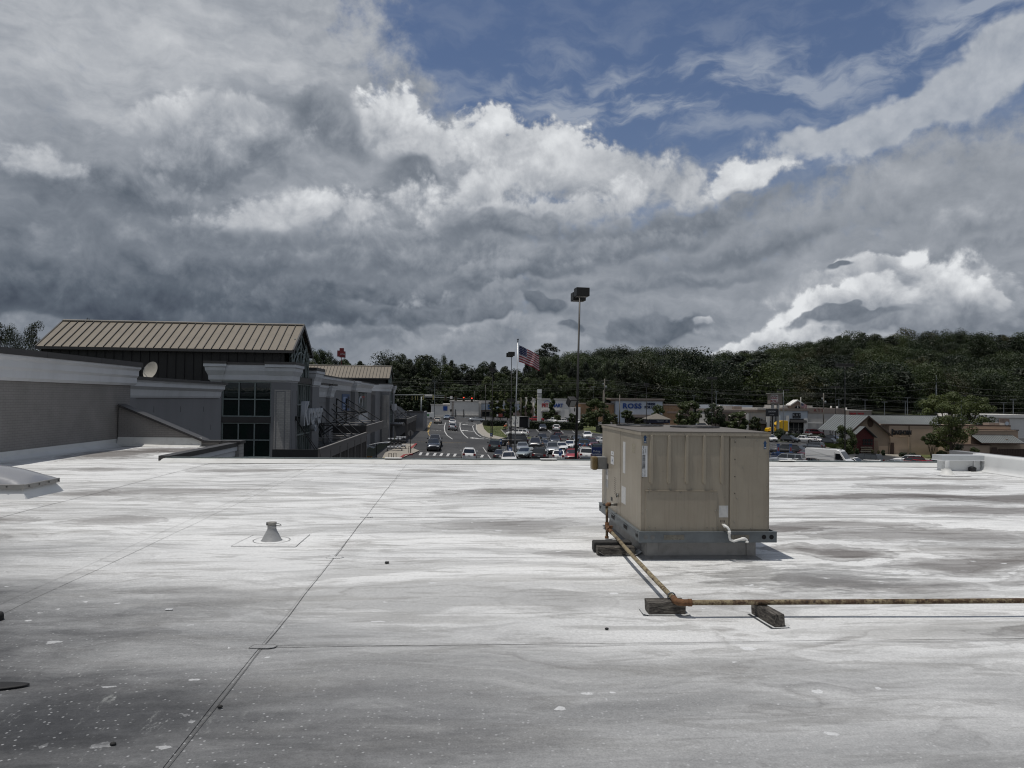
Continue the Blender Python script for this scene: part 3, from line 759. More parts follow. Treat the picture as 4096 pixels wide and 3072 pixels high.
MB().box(2.018, 2.14, 7.553, 7.562, .01, .205).box(3.12, 3.222, 7.552, 7.562, .01, .19).build('curb_flashing_lap', M_CURB, ac)
# base rail with slots
rail = MB(); R0, R1, S0, S1 = 1.90, 3.405, 7.435, 9.60
rail.box(R0, R1, S0, S0+.004, .205, .31).box(R0, R0+.004, S0+.005, S1, .205, .31).box(R1-.004, R1, S0+.005, S1, .205, .31).box(R0, R1, S1+.001, S1+.005, .205, .31)
rail.box(R0, R1, S0-.012, S0+.03, .31, .316).box(R0, R1, S0, S0+.03, .199, .204).box(R0-.010, R0+.03, S0+.031, S1, .31, .316)
ro = rail.build('base_rail', M_GALV, ac)
mb = MB()
mb.box(2.17, 2.39, S0-.0035, S0-.001, .232, .283)
mb.box(2.90, 3.10, S0-.0035, S0-.001, .232, .283)
mb.build('slot_plate', pm('stained_plate', (.17, .16, .13), .7, var=.3, sc=20, dirt=.8, dirtc=(.05, .045, .04)), ac)
def disc(mb, c, r, axis, n=16):
    pts = []
    for k in range(n):
        a = 2*pi*k/n
        pts.append((c[0]+r*cos(a), c[1], c[2]+r*sin(a)) if axis == 'y' else (c[0], c[1]-r*cos(a), c[2]+r*sin(a)) if axis == 'x' else (c[0]+r*cos(a), c[1]+r*sin(a), c[2]))
    mb.quad(*pts); return mb
mb = MB()
for hx in (1.972, 2.047): disc(mb, (hx, S0-.003, .258), .024, 'y')
mb.build('hole_plate', pm('hole_plate_grey', (.16, .16, .155), .6, .3, var=.3, sc=20), ac)
mb = MB()
for hx in (3.262, 3.345): disc(mb, (hx, S0-.003, .258), .025, 'y')
for hy in (7.50, 7.55, 9.50, 9.56): disc(mb, (R0-.003, hy, .262), .020, 'x')
for hy in (8.05, 8.72): mb.quad((R0-.003, hy+.09, .238), (R0-.003, hy-.09, .238), (R0-.003, hy-.09, .288), (R0-.003, hy+.09, .288))
mb.build('rail_hole', M_HOLE, ac)
MB().box(R0-.008, R0-.004, 8.05-.09, 8.05+.09, .284, .292).box(R0-.008, R0-.004, 8.72-.09, 8.72+.09, .284, .292).build('slot_lip', M_GALV, ac)
# cabinet: corner post and panels, each its own sheet
body = MB().box(X0+.012, X1-.012, Y0+.012, Y1-.012, Z0+.006, Z1-.02).build('cabinet_core', M_CAB, ac)
def fy(x0, x1, z0, z1, d=.012, base=0.0): return MB().box(x0, x1, Y0-base, Y0-base+d, z0, z1)
fy(X0, 2.885, Z0+.012, Z1-.032).build('upper_panel', M_CAB, ac, bevel=.002)
fy(2.895, X1, Z0+.012, Z1-.032, .009, -.003).build('corner_panel_back', M_CAB, ac)
fy(2.90, 3.315, .335, 1.313, .012, .006).build('corner_panel', M_CAB, ac, bevel=.0025)
fy(1.974, 2.752, Z0+.010, .742, .012, .010).build('access_panel', M_CAB, ac, bevel=.003)
fy(1.970, 2.756, .742, .748, .014, .016).build('drip_lip', M_CAB, ac, bevel=.0015)
for rx in (2.036, 2.229, 2.422, 2.615, 2.808):
    mb = MB(); pts = []
    for k in range(9): a = pi*k/8; pts.append((rx+.021*cos(a), 1.320+.021*sin(a)))
    for k in range(9): a = pi+pi*k/8; pts.append((rx+.021*cos(a), .838+.021*sin(a)))
    n = len(pts); cx_, cz_ = rx, 1.08
    inner = [(rx+(p[0]-rx)*.66, cz_+(p[1]-cz_)*.982) for p in pts]
    vs_ = [(p[0], Y0-.0005, p[1]) for p in pts]+[(p[0], Y0-.020, p[1]) for p in inner]
    mb._add(vs_, [(i, (i+1) % n, n+(i+1) % n, n+i) for i in range(n)]+[tuple(range(n, 2*n))])
    mb.build('pressed_rib', M_CAB, ac)
# side facing left: three panels with dark seams
ysm = [Y0+.002, 8.46, 9.05, Y1]
for i, (a, b) in enumerate(((Y0+.03, 8.452), (8.462, Y1-.005))):
    MB().box(X0-.001-.002*i, X0+.012, a, b, Z0+.010, Z1-.032).build('side_panel', M_CAB, ac, bevel=.002)
MB().box(X0-.004, X0+.02, Y0+.001, Y0+.026, Z0+.01, Z1-.032).build('corner_post', M_CAB, ac, bevel=.003)
MB().box(X1-.012, X1, Y0+.015, Y1, Z0+.010, Z1-.032).build('side_panel', M_CAB, ac, bevel=.002)
MB().box(X0, X1, Y1-.013, Y1, Z0+.010, Z1-.032).build('back_panel', M_CAB, ac)
# lid with turned-down flange
M_LID = pm('lid_paint', (.13, .115, .098), .6, var=.15, sc=3, dirt=.35, dirtc=(.055, .05, .045))
lid = MB(); lid.box(X0-.014, X1+.014, Y0-.014, Y1+.014, Z1-.006, Z1+.004)
lid.build('lid', M_LID, ac, bevel=.002)
fl = MB(); fl.box(X0-.012, X1+.012, Y0-.013, Y0-.010, Z1-.040, Z1-.007).box(X0-.012, X0-.009, Y0-.009, Y1+.01, Z1-.040, Z1-.007).box(X1+.009, X1+.012, Y0-.009, Y1+.01, Z1-.040, Z1-.007)
fl.build('lid_flange', M_CAB, ac)
for (cx, cy_) in ((2.32, 9.08), (2.92, 8.70)):
    mb = MB()
    for r_ in (.10, .17, .24, .30):
        mb.tube([(cx+r_*cos(2*pi*k/28), cy_+r_*sin(2*pi*k/28), Z1+.014) for k in range(29)], .004, 5, False)
    for k in range(8): mb.tube([(cx, cy_, Z1+.014), (cx+.31*cos(k*pi/4), cy_+.31*sin(k*pi/4), Z1+.014)], .004, 5)
    mb.build('fan_guard', M_DFRAME, ac)
    disc(MB(), (cx, cy_, Z1+.0065), .30, 'z', 28).build('fan_opening', M_HOLE, ac)
# screws with a washer each
mb = MB()
def screw(mb, x, z, y=Y0):
    mb.tube([(x, y, z), (x, y-.003, z)], .009, 8); mb.tube([(x, y-.003, z), (x, y-.012, z)], .0048, 6)
for (x, z) in ((2.01, 1.357), (2.395, 1.352), (2.765, 1.350), (3.14, 1.345), (3.24, 1.343)): screw(mb, x, z, Y0-.013)
for (x, z) in ((2.01, .766), (2.243, .764), (2.48, .762), (2.715, .760), (2.757, .71), (2.762, .54), (2.762, .35)): screw(mb, x, z, Y0)
for (x, z) in ((2.016, .733), (2.362, .727), (2.706, .722), (1.986, .545), (2.734, .535), (2.016, .365), (2.362, .36), (2.71, .355)): screw(mb, x, z, Y0-.010)
for (x, z) in ((2.955, 1.285), (3.197, 1.289), (3.308, 1.15), (3.036, 1.002), (3.304, .81), (2.977, .665), (3.303, .47), (2.945, .415), (3.13, .348)): screw(mb, x, z, Y0-.006)
mb.build('screw', pm('zinc_screw', (.30, .28, .24), .45, .5), ac)
mb = MB()
for z in (1.27, 1.085, .90, .72): mb.box(2.946, 2.954, Y0-.0085, Y0-.006, z-.006, z+.006)
mb.box(3.064, 3.072, Y0-.002, Y0, 1.32, 1.338)
for x in (2.075, 2.64): mb.box(x, x+.012, Y0-.013, Y0-.0102, .35, .354)
mb.build('screw_hole', M_HOLE, ac)
# stickers
M_STK = pm('white_sticker', (.62, .63, .64), .5, var=.04); M_INK = pm('black_ink', (.012, .012, .014), .6)
M_BLUE = pm('blue_sticker', (.012, .055, .14), .5); M_GSTK = pm('faded_sticker', (.50, .50, .49), .6, var=.1, sc=30, dirt=.3, dirtc=(.35, .35, .34))
fy(1.934, 1.994, .892, 1.223, .0006, .0008).build('barcode_label', M_STK, ac)
mb = MB(); z = 1.128; rnd = random.Random(3)
while z > .98:
    h_ = rnd.choice((.0011, .0018, .003)); mb.box(1.938, 1.972, Y0-.0012, Y0-.0009, z-h_, z); z -= h_+rnd.choice((.0012, .002))
mb.build('barcode', M_INK, ac)
def vtext(body, size, x, zc, mat, y=Y0-.0016):     # runs upwards
    me = text_mesh(body, size, .0002); me.materials.clear(); me.materials.append(mat)
    me.transform(Matrix.Translation(Vector((x, y, zc))-WL[ac.name]) @ Matrix.Rotation(-pi/2, 4, 'Y') @ Matrix.Rotation(pi/2, 4, 'X'))
    return link('label_text', me, ac)
vtext('FB0C48', .026, 1.950, 1.176, M_INK); vtext('WEB SERV - 2', .010, 1.973, 1.176, M_INK); vtext('2CC0112154', .021, 1.944, .935, M_INK); vtext('SE23120043', .016, 1.968, .935, M_INK)
for (ax, az_) in ((1.968, 1.295), (3.283, 1.243)):
    yb = Y0-.0008 if ax < 2.5 else Y0-.0068
    mb = MB(); P_ = [(-.0, .050), (-.021, .014), (-.0115, .014), (-.015, -.048), (0, -.040), (.015, -.048), (.0115, .014), (.021, .014)]
    mb.quad(*[(ax+p[0], yb, az_+p[1]) for p in P_]); mb.build('arrow_sticker', M_BLUE, ac)
    MB().quad((ax-.010, yb-.0005, az_-.034), (ax+.010, yb-.0005, az_-.034), (ax+.010, yb-.0005, az_-.026), (ax-.010, yb-.0005, az_-.026)).build('arrow_print', M_STK, ac)
fy(2.778, 2.880, .463, .588, .0006, .0008).build('rating_label', M_GSTK, ac)
fy(2.793, 2.846, .408, .436, .0006, .0008).build('small_label', pm('brown_label', (.10, .085, .07), .6), ac)
mb = MB()
for k in range(3): mb.box(2.800+.004*k, 2.840-.003*k, Y0-.0019, Y0-.0016, .427-k*.009, .430-k*.009)
mb.build('label_print', pm('tan_ink', (.32, .28, .22), .6), ac)
def side(px0, px1, py0, py1, mat, name='label', d=.0045):
    a = atX(px0, py0, X0-d); b = atX(px1, py0, X0-d); zz = atX((px0+px1)/2, py1, X0-d).z; zt = (a.z+b.z)/2
    return MB().quad((X0-d, a.y, zz), (X0-d, b.y, zz), (X0-d, b.y, zt), (X0-d, a.y, zt)).build(name, mat, ac), (a.y+b.y)/2, (zz+zt)/2
side(2492, 2502, 1767, 1893, M_GSTK, 'strip_label', .002); side(2528, 2541, 1775, 1812, pm('warning_label', (.30, .27, .2), .6, dirt=.9, dirtc=(.02, .015, .015), sc=60), 'warning_label', .002)
side(2486, 2503, 1946, 2015, M_GSTK, 'wiring_label', .002)
_, yy, zz = side(2443, 2455, 1825, 1857, M_STK, 'energy_label'); MB().box(X0-.006, X0-.0052, yy-.004, yy+.012, zz-.022, zz+.022).box(X0-.006, X0-.0052, yy-.022, yy-.008, zz-.008, zz+.008).build('label_print', M_BLUE, ac)
_, yy, zz = side(2444, 2455, 1805, 1821, M_STK, 'rating_plate'); text('label_text', 'LIST', .022, (X0-.0055, yy, zz), M_INK, ac, .0003, '-x')
side(2423, 2434, 1853, 1873, M_INK, 'dark_label'); side(2423, 2433, 1876, 1898, pm('grey_label', (.3, .3, .3), .6, var=.3, sc=40), 'grey_label'); side(2423, 2433, 1900, 1917, M_GSTK, 'grey_label'); side(2423, 2433, 1920, 1950, MATS['grey_label'], 'grey_label')
side(2443, 2450, 1988, 2003, M_INK, 'dark_label')
mb = MB()
for i in range(9):
    for j in (0, 1):
        yc = 8.755-j*.06; zc = .745-i*.0245-(j*.004)
        mb.box(X0-.0045, X0-.0035, yc-.012, yc+.012, zc-.004, zc+.004)
mb.build('vent_slot', M_HOLE, ac)
MB().lathe([(.001, .0), (.022, .0), (.022, .016), (.001, .018)], (X0-.018, 8.555, .55), 16, 'x').build('door_lock', pm('steel_lock', (.25, .25, .24), .4, .8), ac)
MB().tube([(X0-.02, 8.555, .575), (X0-.03, 8.555, .55), (X0-.02, 8.555, .525)], .006, 6).build('latch', M_DFRAME, ac)
# disconnect box on the far left
MB().box(1.80, 1.925, 9.22, 9.40, .80, .96).build('junction_box', pm('junction_box_grey', (.18, .18, .175), .5), ac, bevel=.006)
MB().box(1.725, 1.80, 9.20, 9.36, .79, .965).build('receptacle_cover', pm('amber_cover', (.15, .105, .045), .35, var=.2, sc=12), ac, bevel=.02)
# white condensate pipe
M_PVC = pm('white_pvc', (.70, .70, .68), .4, var=.06, sc=20, dirt=.2, dirtc=(.4, .4, .37))
dp = MB(); p = [(2.822, Y0, .382), (2.822, 7.40, .382), (2.84, 7.385, .372), (2.858, 7.38, .345), (2.86, 7.38, .27), (2.873, 7.38, .238), (2.91, 7.38, .226), (2.96, 7.38, .240), (3.0, 7.38, .250), (3.035, 7.38, .250), (3.050, 7.38, .238), (3.052, 7.38, .212)]
dp.tube(p, .0135, 10)
for a, b in ((0, 1), (3, 4), (9, 9), (10, 11)):
    pass
dp.tube([(2.822, 7.43, .382), (2.822, 7.40, .382)], .019, 10).tube([(2.859, 7.38, .335), (2.86, 7.38, .30)], .018, 10).tube([(2.99, 7.38, .249), (3.03, 7.38, .250)], .018, 10).tube([(3.052, 7.38, .226), (3.052, 7.38, .208)], .018, 10)
dp.build('condensate_pipe', M_PVC, ac)

# ------------------------------------------------------------------ gas pipe and its timbers
gp = thing('gas_pipe', 'rusty yellow painted gas pipe running from the unit and along the roof', 'pipe', (1.8, 7, .1))
zc = .125
MB().tube([(1.93, 8.62, .43), (1.835, 8.62, .43)], .0165, 10).build('nipple', pm('dull_pipe', (.17, .165, .15), .5, .4, var=.2, sc=20), gp)
MB().tube([(1.80, 8.62, .42), (1.80, 8.60, .20)], .0165, 10).tube([(1.80, 8.60, .13), (1.80, 8.60, .02)], .016, 10).build('riser', M_PIPER, gp)
el = MB(); el.tube([(1.845, 8.62, .43), (1.815, 8.62, .432), (1.80, 8.62, .415), (1.80, 8.62, .395)], .025, 10)
el.tube([(1.80, 8.60, .215), (1.80, 8.60, .125)], .024, 10).tube([(1.80, 8.60, .165), (1.80, 8.54, .16)], .023, 10).tube([(1.80, 8.60, .045), (1.80, 8.60, .018)], .024, 10)
el.tube([(1.797, 8.50, .157), (1.797, 8.43, .152)], .032, 8).tube([(1.797, 8.36, .150), (1.797, 8.28, .147)], .026, 10)
el.box(1.79, 1.835, 8.43, 8.46, .17, .20)
el.build('fitting', M_RUST, gp)
MB().tube([(1.80, 8.56, .16), (1.797, 8.32, .148)], .0175, 10).build('short_pipe', M_RUST, gp)
MB().tube([(1.797, 8.30, .147), (1.76, 7.2, .132), (1.735, 6.3, .126), (1.715, 5.56, zc)], .0205, 14).build('pipe_run', M_PIPE, gp)
MB().tube([(1.722, 5.62, zc), (1.713, 5.545, zc), (1.725, 5.50, zc), (1.77, 5.488, zc), (1.81, 5.487, zc)], .027, 12).tube([(1.80, 5.487, zc), (1.825, 5.487, zc)], .030, 12).build('elbow', M_RUST, gp)
MB().tube([(1.82, 5.487, zc), (3.2, 5.47, zc), (5.0, 5.46, zc), (8.5, 5.44, zc)], .0205, 14).build('pipe_run', M_PIPER, gp)
MB().tube([(1.718+.031*cos(a), 5.66, zc+.031*sin(a)) for a in [k*pi/8-.2 for k in range(12)]], .006, 5).box(1.66, 1.70, 5.65, 5.68, .092, .098).build('strap', M_GALV, gp)
def timber(label, c, L, Wd, Hh, ang, tilt=0):
    me_ = MB().box(-L/2, L/2, -Wd/2, Wd/2, 0, Hh)
    for i, v in enumerate(me_.v):
        me_.v[i] = (v[0]+random.uniform(-.006, .006), v[1]+random.uniform(-.005, .005), v[2]+random.uniform(-.003, .003)*(v[2] > 0))
    me = me_.mesh('timber_block', [M_WOOD]); bevel_mesh(me, .005, 2)
    o = link('timber_block', me); o.location = (c[0], c[1], rz(c[0], c[1])+.008); o.rotation_euler = (0, tilt, ang)
    tag(o, label, 'timber'); return o
timber('weathered timber block under the elbow of the gas pipe', (1.66, 5.63), .30, .14, .092, -.02)
timber('weathered timber block lying lengthwise under the long pipe run', (2.40, 5.40), .34, .088, .092, pi/2+.10)
timber('weathered timber block beside the front corner of the unit curb', (1.72, 7.76), .42, .10, .085, .02)
M_BLK = pm('grit_block', (.035, .034, .033), .95, var=.3, sc=30, bp=.8, bsc=90)
b = MB().box(1.50, 1.93, 7.86, 7.99, .012, .125).build('concrete_block', M_BLK, bevel=.014); tag(b, 'dark gritty block lying behind the timber beside the unit curb', 'block')
def slip(x0, y0, x1, y1, ang, curl, label):
    mb = MB(); mb.smooth = True; c = Vector(((x0+x1)/2, (y0+y1)/2)); hx, hy = (x1-x0)/2, (y1-y0)/2
    def fn(u, v):
        X, Y = (u*2-1)*hx, (v*2-1)*hy
        px_, py_ = c.x+X*cos(ang)-Y*sin(ang), c.y+X*sin(ang)+Y*cos(ang)
        return (px_, py_, rz(px_, py_)+.0065+curl*max(0, abs(u-.5)*2-.75)*.22+curl*.05*max(0, .3-v))
    mb.grid(fn, 16, 8); o = mb.build('slip_sheet', pm('slip_membrane', (.55, .56, .56), .5, var=.1, dirt=.4, dirtc=(.2, .2, .2), sc=9))
    tag(o, label, 'membrane scrap'); return o
slip(1.46, 5.53, 1.84, 5.72, -.05, .2, 'curled membrane pad under the timber at the pipe elbow')
slip(2.32, 5.21, 2.48, 5.58, .10, .25, 'curled membrane pad under the lengthwise timber of the long pipe')
slip(1.52, 7.66, 2.0, 7.84, 0, .7, 'curled membrane pad under the timber beside the unit curb')

# small things lying on the roof
M_DK = pm('dark_litter', (.02, .02, .02), .8)
for (px, py, l) in ((880, 2826, 'dark nail head sitting on the long seam'), (452, 2978, 'small dark pebble on the blackened corner of the roof'), (2427, 2517, 'small dark pebble near the timber at the pipe elbow')):
    p = atZ(px, py, .01); o = MB()._ball((0, 0, 0), .016, .012, .009, 7, 5).build('pebble', M_DK); o.location = (p.x, p.y, rz(p.x, p.y)+.012); tag(o, l, 'pebble')
p = atZ(676, 2440, .01); o = MB().box(-.028, .028, -.012, .012, 0, .008).build('white_chip', M_STK, bevel=.003); o.location = (p.x, p.y, rz(p.x, p.y)+.008); tag(o, 'white chip of membrane alone on the grey roof at the left', 'litter')
p = atZ(1548, 2248, .01); o = MB().box(-.02, .02, -.025, .025, 0, .012).build('seam_clip', M_DK, bevel=.003); o.location = (p.x, p.y, rz(p.x, p.y)+.008); tag(o, 'small square clip right of the long seam', 'clip')
# thin black sheet standing in for a cast shadow, and a dark bag edge
def dark_oval(cx, cy, rx, ry, ang, h, label):
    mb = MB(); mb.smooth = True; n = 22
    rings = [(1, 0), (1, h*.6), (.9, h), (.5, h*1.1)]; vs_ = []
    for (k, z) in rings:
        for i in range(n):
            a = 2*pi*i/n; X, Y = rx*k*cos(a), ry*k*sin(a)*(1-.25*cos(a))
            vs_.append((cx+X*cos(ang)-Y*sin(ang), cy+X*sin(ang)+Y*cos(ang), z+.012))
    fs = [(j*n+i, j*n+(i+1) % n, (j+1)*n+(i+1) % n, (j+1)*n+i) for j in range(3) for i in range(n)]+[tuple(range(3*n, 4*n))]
    mb._add(vs_, fs); o = mb.build('dark_piece', pm('black_rubber_and_shade', (.01, .01, .011), .7)); tag(o, label, 'dark piece')
p = atZ(40, 2748, .0); dark_oval(p.x-.06, p.y-.02, .17, .055, .12, .008, 'thin black sheet added as a shadow at the lower left edge of the roof')
p = atZ(-4, 2485, .0); dark_oval(p.x-.02, p.y, .05, .05, 0, .05, 'rounded edge of a dark bag at the left edge beside the wide seam')
# ------------------------------------------------------------------ the store wing and its entrance halls
GZ = -5.75
FX = -11.4
wing = thing('store_wing', 'long grey painted brick wing with white cornice and dark coping along the left', 'building', (-11.6, 10, 0))
MB().box(-29, -11.34, -6, 25.3, -.5, 2.02).build('wall', M_BRICK, wing)
MB().prism([(-11.34, 2.02), (-11.28, 2.02), (-11.22, 2.10), (-11.22, 2.28), (-11.16, 2.36), (-11.16, 2.52), (-11.08, 2.60), (-11.08, 2.66), (-11.8, 2.66), (-11.8, 2.02)], 'y', -6, 25.5).build('cornice', M_CORN, wing)
for i in range(11): MB().box(-11.9, -11.05, -6+i*2.87+.006, -6+(i+1)*2.87-.006, 2.66, 2.82).build('coping', M_COPE, wing)
MB().box(-28.9, -11.9, -6, 25.3, 2.3, 2.5).build('flat_roof', M_WHITEM, wing)
MB().prism([(-11.05, .004), (-11.2, .03), (-11.33, .12), (-11.335, .24), (-11.34, .24), (-11.34, .004)], 'y', RY0, 24.4).build('base_flashing', M_PAR, wing)
# second wing, set back, with its own cornice
w2 = thing('store_wing', 'blue grey set back wall with a white cornice behind the raked parapet', 'building', (-11.9, 30, 0))
MB().box(-29, -11.8, 25.3, 36.0, GZ, 1.60).build('wall', M_STUC, w2)
MB().prism([(-11.8, 1.60), (-11.74, 1.60), (-11.70, 1.68), (-11.66, 1.90), (-11.50, 2.02), (-11.50, 2.16), (-11.44, 2.24), (-12.2, 2.24), (-12.2, 1.60)], 'y', 25.5, 35.6).build('cornice', M_CORN, w2)
for i in range(4): MB().box(-12.25, -11.40, 25.5+i*2.56+.006, 25.5+(i+1)*2.56-.006, 2.24, 2.36).build('coping', M_COPE, w2)
MB().box(-11.8, -11.62, 25.32, 26.35, .0, 1.60).build('pier', M_STUC, w2)
mb = MB()
for (yy, zz) in ((28.3, 1.15), (30.9, 1.12), (33.6, 1.08), (32.0, .15), (34.6, .22)): mb.box(-11.803, -11.796, yy-.012, yy+.012, zz-.12, zz+.12)
mb.build('weep_slot', M_RIB, w2)
MB().box(-28.8, -12.25, 25.3, 36.0, 1.7, 1.9).build('flat_roof', M_WHITEM, w2)
# satellite dish
M_DISH = pm('dish_grey', (.30, .285, .25), .65, var=.15, sc=5, dirt=.3, dirtc=(.2, .19, .17))
ds = thing('satellite_dish', 'pale oval satellite dish standing behind the dark coping', 'satellite dish', (-12.7, 30, 1.9))
mb = MB(); mb.smooth = True
dm = Matrix.Translation((-12.62, 30, 2.68)) @ Matrix.Rotation(radians(-32), 4, 'Z') @ Matrix.Rotation(radians(70), 4, 'X') @ Matrix.Rotation(radians(14), 4, 'Y')
mb.grid(lambda u, v: tuple(dm @ Vector(((.02+u*.98)*.32*cos(v*2*pi), (.02+u*.98)*.38*sin(v*2*pi), .10*u*u))), 6, 32)
mb.build('reflector', M_DISH, ds)
MB().tube([(-12.62, 30.05, 2.68), (-12.7, 30.2, 2.3), (-12.7, 30.2, 1.9)], .03, 8).build('mast', M_GALV, ds)
MB().tube([tuple(dm @ Vector((.1, -.38, .1))), tuple(dm @ Vector((.05, -.25, .42))), tuple(dm @ Vector((.0, 0, .45)))], .012, 6).build('arm', M_GALV, ds)

def flare(mb, x0, x1, y0, y1, z0, z1, d, t=.0):      # classic cornice block on a pier
    H = z1-z0
    rows = [(0, 0), (.0, .02), (.28*d, .10), (.34*d, .35), (.75*d, .62), (.80*d, .80), (d, .84), (d, 1.0)]
    for (a, za), (b, zb) in zip(rows, rows[1:]):
        if zb-za < 1e-6: continue
        mb.frustum((x0-a, x1+a, y0-a, y1+a, z0+za*H), (x0-b, x1+b, y0-b, y1+b, z0+zb*H))
    return mb
def hall(y, label, seed, far=False):
    """gabled glass entrance hall: front corner pier at y, ridge running to the left"""
    t = thing('entrance_hall', label, 'building', (-14, y+4, GZ))
    zc0, zc1, zc2 = 2.66, 3.82, 3.97
    xL, wl, wr, xR = -16.45, -15.72, -12.52, -11.24
    # body walls behind
    MB().box(-27.95, -15.75, y+.8, y+7.2, GZ, 2.0).build('lower_wall', M_STUC, t)
    MB().box(-27.9, -12.0, y+1.22, y+6.9, 2.0, 4.72).build('clerestory_wall', M_BLACKM, t)
    for i in range(28):
        x = -27.8+i*.575; MB().box(x-.02, x+.02, y+1.16, y+1.22, 2.0, 4.72).build('wall_rib', M_RIB, t)
    # piers
    MB().box(xL, wl, y, y+1.1, GZ, zc0).build('pier', M_STUC, t)
    mb = MB(); mb.box(wr, xR, y, y+1.9, GZ, zc0); mb.build('corner_pier', M_STUC, t)
    fr = MB().box(wr+.22, xR-.03, y-.05, y-.001, GZ, 2.16); fr.build('brick_face', M_BRICK2, t)
    rp_ = MB().box(wr+.30, wr+.36, y-.062, y-.051, -2.2, 2.08).box(xR-.40, xR-.34, y-.062, y-.051, -2.2, 2.08).box(wr+.36, xR-.40, y-.062, y-.051, 2.02, 2.08); rp_.build('panel_edge', M_STUC, t)
    MB().prism([(wr+.62, 1.45), (wr+.80, 1.63), (wr+.62, 1.81), (wr+.44, 1.63)], 'y', y-.06, y-.051).build('diamond', M_BRICK2, t)
    MB().box(xR-.035, xR+.02, y+.35, y+.40, -2.2, 2.1).box(xR-.035, xR+.02, y+1.5, y+1.55, -2.2, 2.1).build('panel_edge', M_STUC, t)
    MB().box(-11.9, xR-.1, y+7.3, y+9.9, GZ, 2.50).build('far_pier', M_STUC, t)
    # cornices
    flare(MB(), xL, wl, y, y+1.1, zc0, zc1, .36).build('cornice', M_CORN, t)
    flare(MB(), wr, xR, y, y+1.9, zc0, zc1, .36).build('cornice', M_CORN, t)
    mb = MB(); rows = [(.05, zc0-.001), (-.08, zc0+.12), (-.10, zc0+.45), (-.20, zc0+.72), (-.22, zc0+.93)]
    mb.prism([(y+.6, zc0-.001)]+[(y+r_, z_) for r_, z_ in rows]+[(y-.22, zc1-.05), (y+.6, zc1-.05)], 'x', wl+.02, wr-.02); mb.build('cornice', M_CORN, t)
    flare(MB(), -11.9, xR-.1, y+7.3, y+9.9, 2.50, 3.72, .36).build('cornice', M_CORN, t)
    MB().box(xL-.38, wl+.38, y-.38, y+1.5, zc1, zc2+.02).build('coping', M_COPE, t)
    MB().box(wl+.384, wr-.384, y-.26, y+1.2, zc1-.05, zc2-.05).build('coping', M_COPE, t)
    MB().box(wr-.38, xR+.38, y-.38, y+2.2, zc1, zc2+.02).build('coping', M_COPE, t)
    MB().box(-12.3, xR+.28, y+6.9, y+10.3, 3.72, 3.95).build('coping', M_COPE, t)
    # front windows: two storeys of three by two panes, dark spandrel between
    def glazing(z0, z1, rows_, n=3):
        for i in range(n):
            for j in range(rows_):
                a = wl+.05+(wr-wl-.1)*i/n; b = wl+.05+(wr-wl-.1)*(i+1)/n
                c = z0+(z1-z0)*j/rows_; d = z0+(z1-z0)*(j+1)/rows_
                MB().box(a+.03, b-.03, y+.20, y+.23, c+.03, d-.03).build('pane', M_GLASS, t)
        mb = MB()
        for i in range(n+1):
            a = wl+.05+(wr-wl-.1)*i/n; mb.box(a-.035, a+.035, y+.10, y+.19, z0, z1)
        for j in range(rows_+1):
            c = z0+(z1-z0)*j/rows_; mb.box(wl+.02, wr-.02, y+.095, y+.185, c-.035, c+.035)
        mb.build('mullion', M_FRAME, t)
    glazing(.38, 2.62, 2); glazing(-2.30, -.08, 2)
    MB().box(wl, wr, y+.06, y+.3, -.06, .34).build('spandrel', M_COPE, t)
    MB().box(wl, wr, y+.24, y+.5, -2.4, 2.66).build('dark_interior', M_RIB, t)
    MB().box(wl, wr, y+.05, y+.4, GZ, -2.38).build('stall_wall', M_STUC, t)
    MB().box(wl-.05, wr+.05, y-.02, y+.22, -2.38, -2.31).build('sill', M_FRAME, t)
    # roof
    ye, yr, ze, zr = y+.87, y+4.07, 4.85, 6.88; yb = 2*yr-ye
    xa, xb = -28.0, -11.38
    n = 31
    for i in range(n):
        a = xa+(xb-xa)*i/n; b = xa+(xb-xa)*(i+1)/n
        for s_, (yy0, yy1) in enumerate(((ye, yr), (yb, yr))):
            if s_ and i % 1: continue
            mb = MB(); mb.quad((a+.03, yy0, ze), (b-.03, yy0, ze), (b-.03, yy1, zr), (a+.03, yy1, zr)) if s_ == 0 else mb.quad((b-.03, yy0, ze), (a+.03, yy0, ze), (a+.03, yy1, zr), (b-.03, yy1, zr))
            mb.build('roof_panel', M_TAN, t)
        if i:
            d = Vector((0, yr-ye, zr-ze)).normalized(); nn = Vector((0, -d.z, d.y))
            mb = MB(); p0, p1 = Vector((a, ye, ze)), Vector((a, yr, zr))
            q = [p0-nn*.02, p0+nn*.065, p1+nn*.065, p1-nn*.02]
            vs_ = [v+Vector((-.022, 0, 0)) for v in q]+[v+Vector((.022, 0, 0)) for v in q]
            mb._add(vs_, [(0, 1, 2, 3), (7, 6, 5, 4), (1, 5, 6, 2), (0, 4, 5, 1)]); mb.build('standing_seam', M_RIB, t)
    MB().prism([(ye+.02, ze-.03), (yb-.02, ze-.03), (yr, zr-.03)], 'x', xa+.02, -11.75).build('roof_deck', M_RIB, t)
    MB().box(xa-.02, xb+.05, ye-.07, ye+.05, ze-.20, ze-.012).build('fascia', M_COPE, t)
    MB().box(xa, xb, yb-.05, yb+.07, ze-.20, ze-.012).build('fascia', M_COPE, t)
    MB().box(xa, xb, ye+.05, y+1.16, ze-.16, ze-.12).build('soffit', M_RIB, t)
    MB().prism([(yr-.16, zr-.035), (yr+.16, zr-.035), (yr+.16, zr+.03), (yr, zr+.09), (yr-.16, zr+.03)], 'x', xa, xb+.03).build('ridge_cap', pm('ridge_metal', (.22, .20, .17), .45, .1), t)
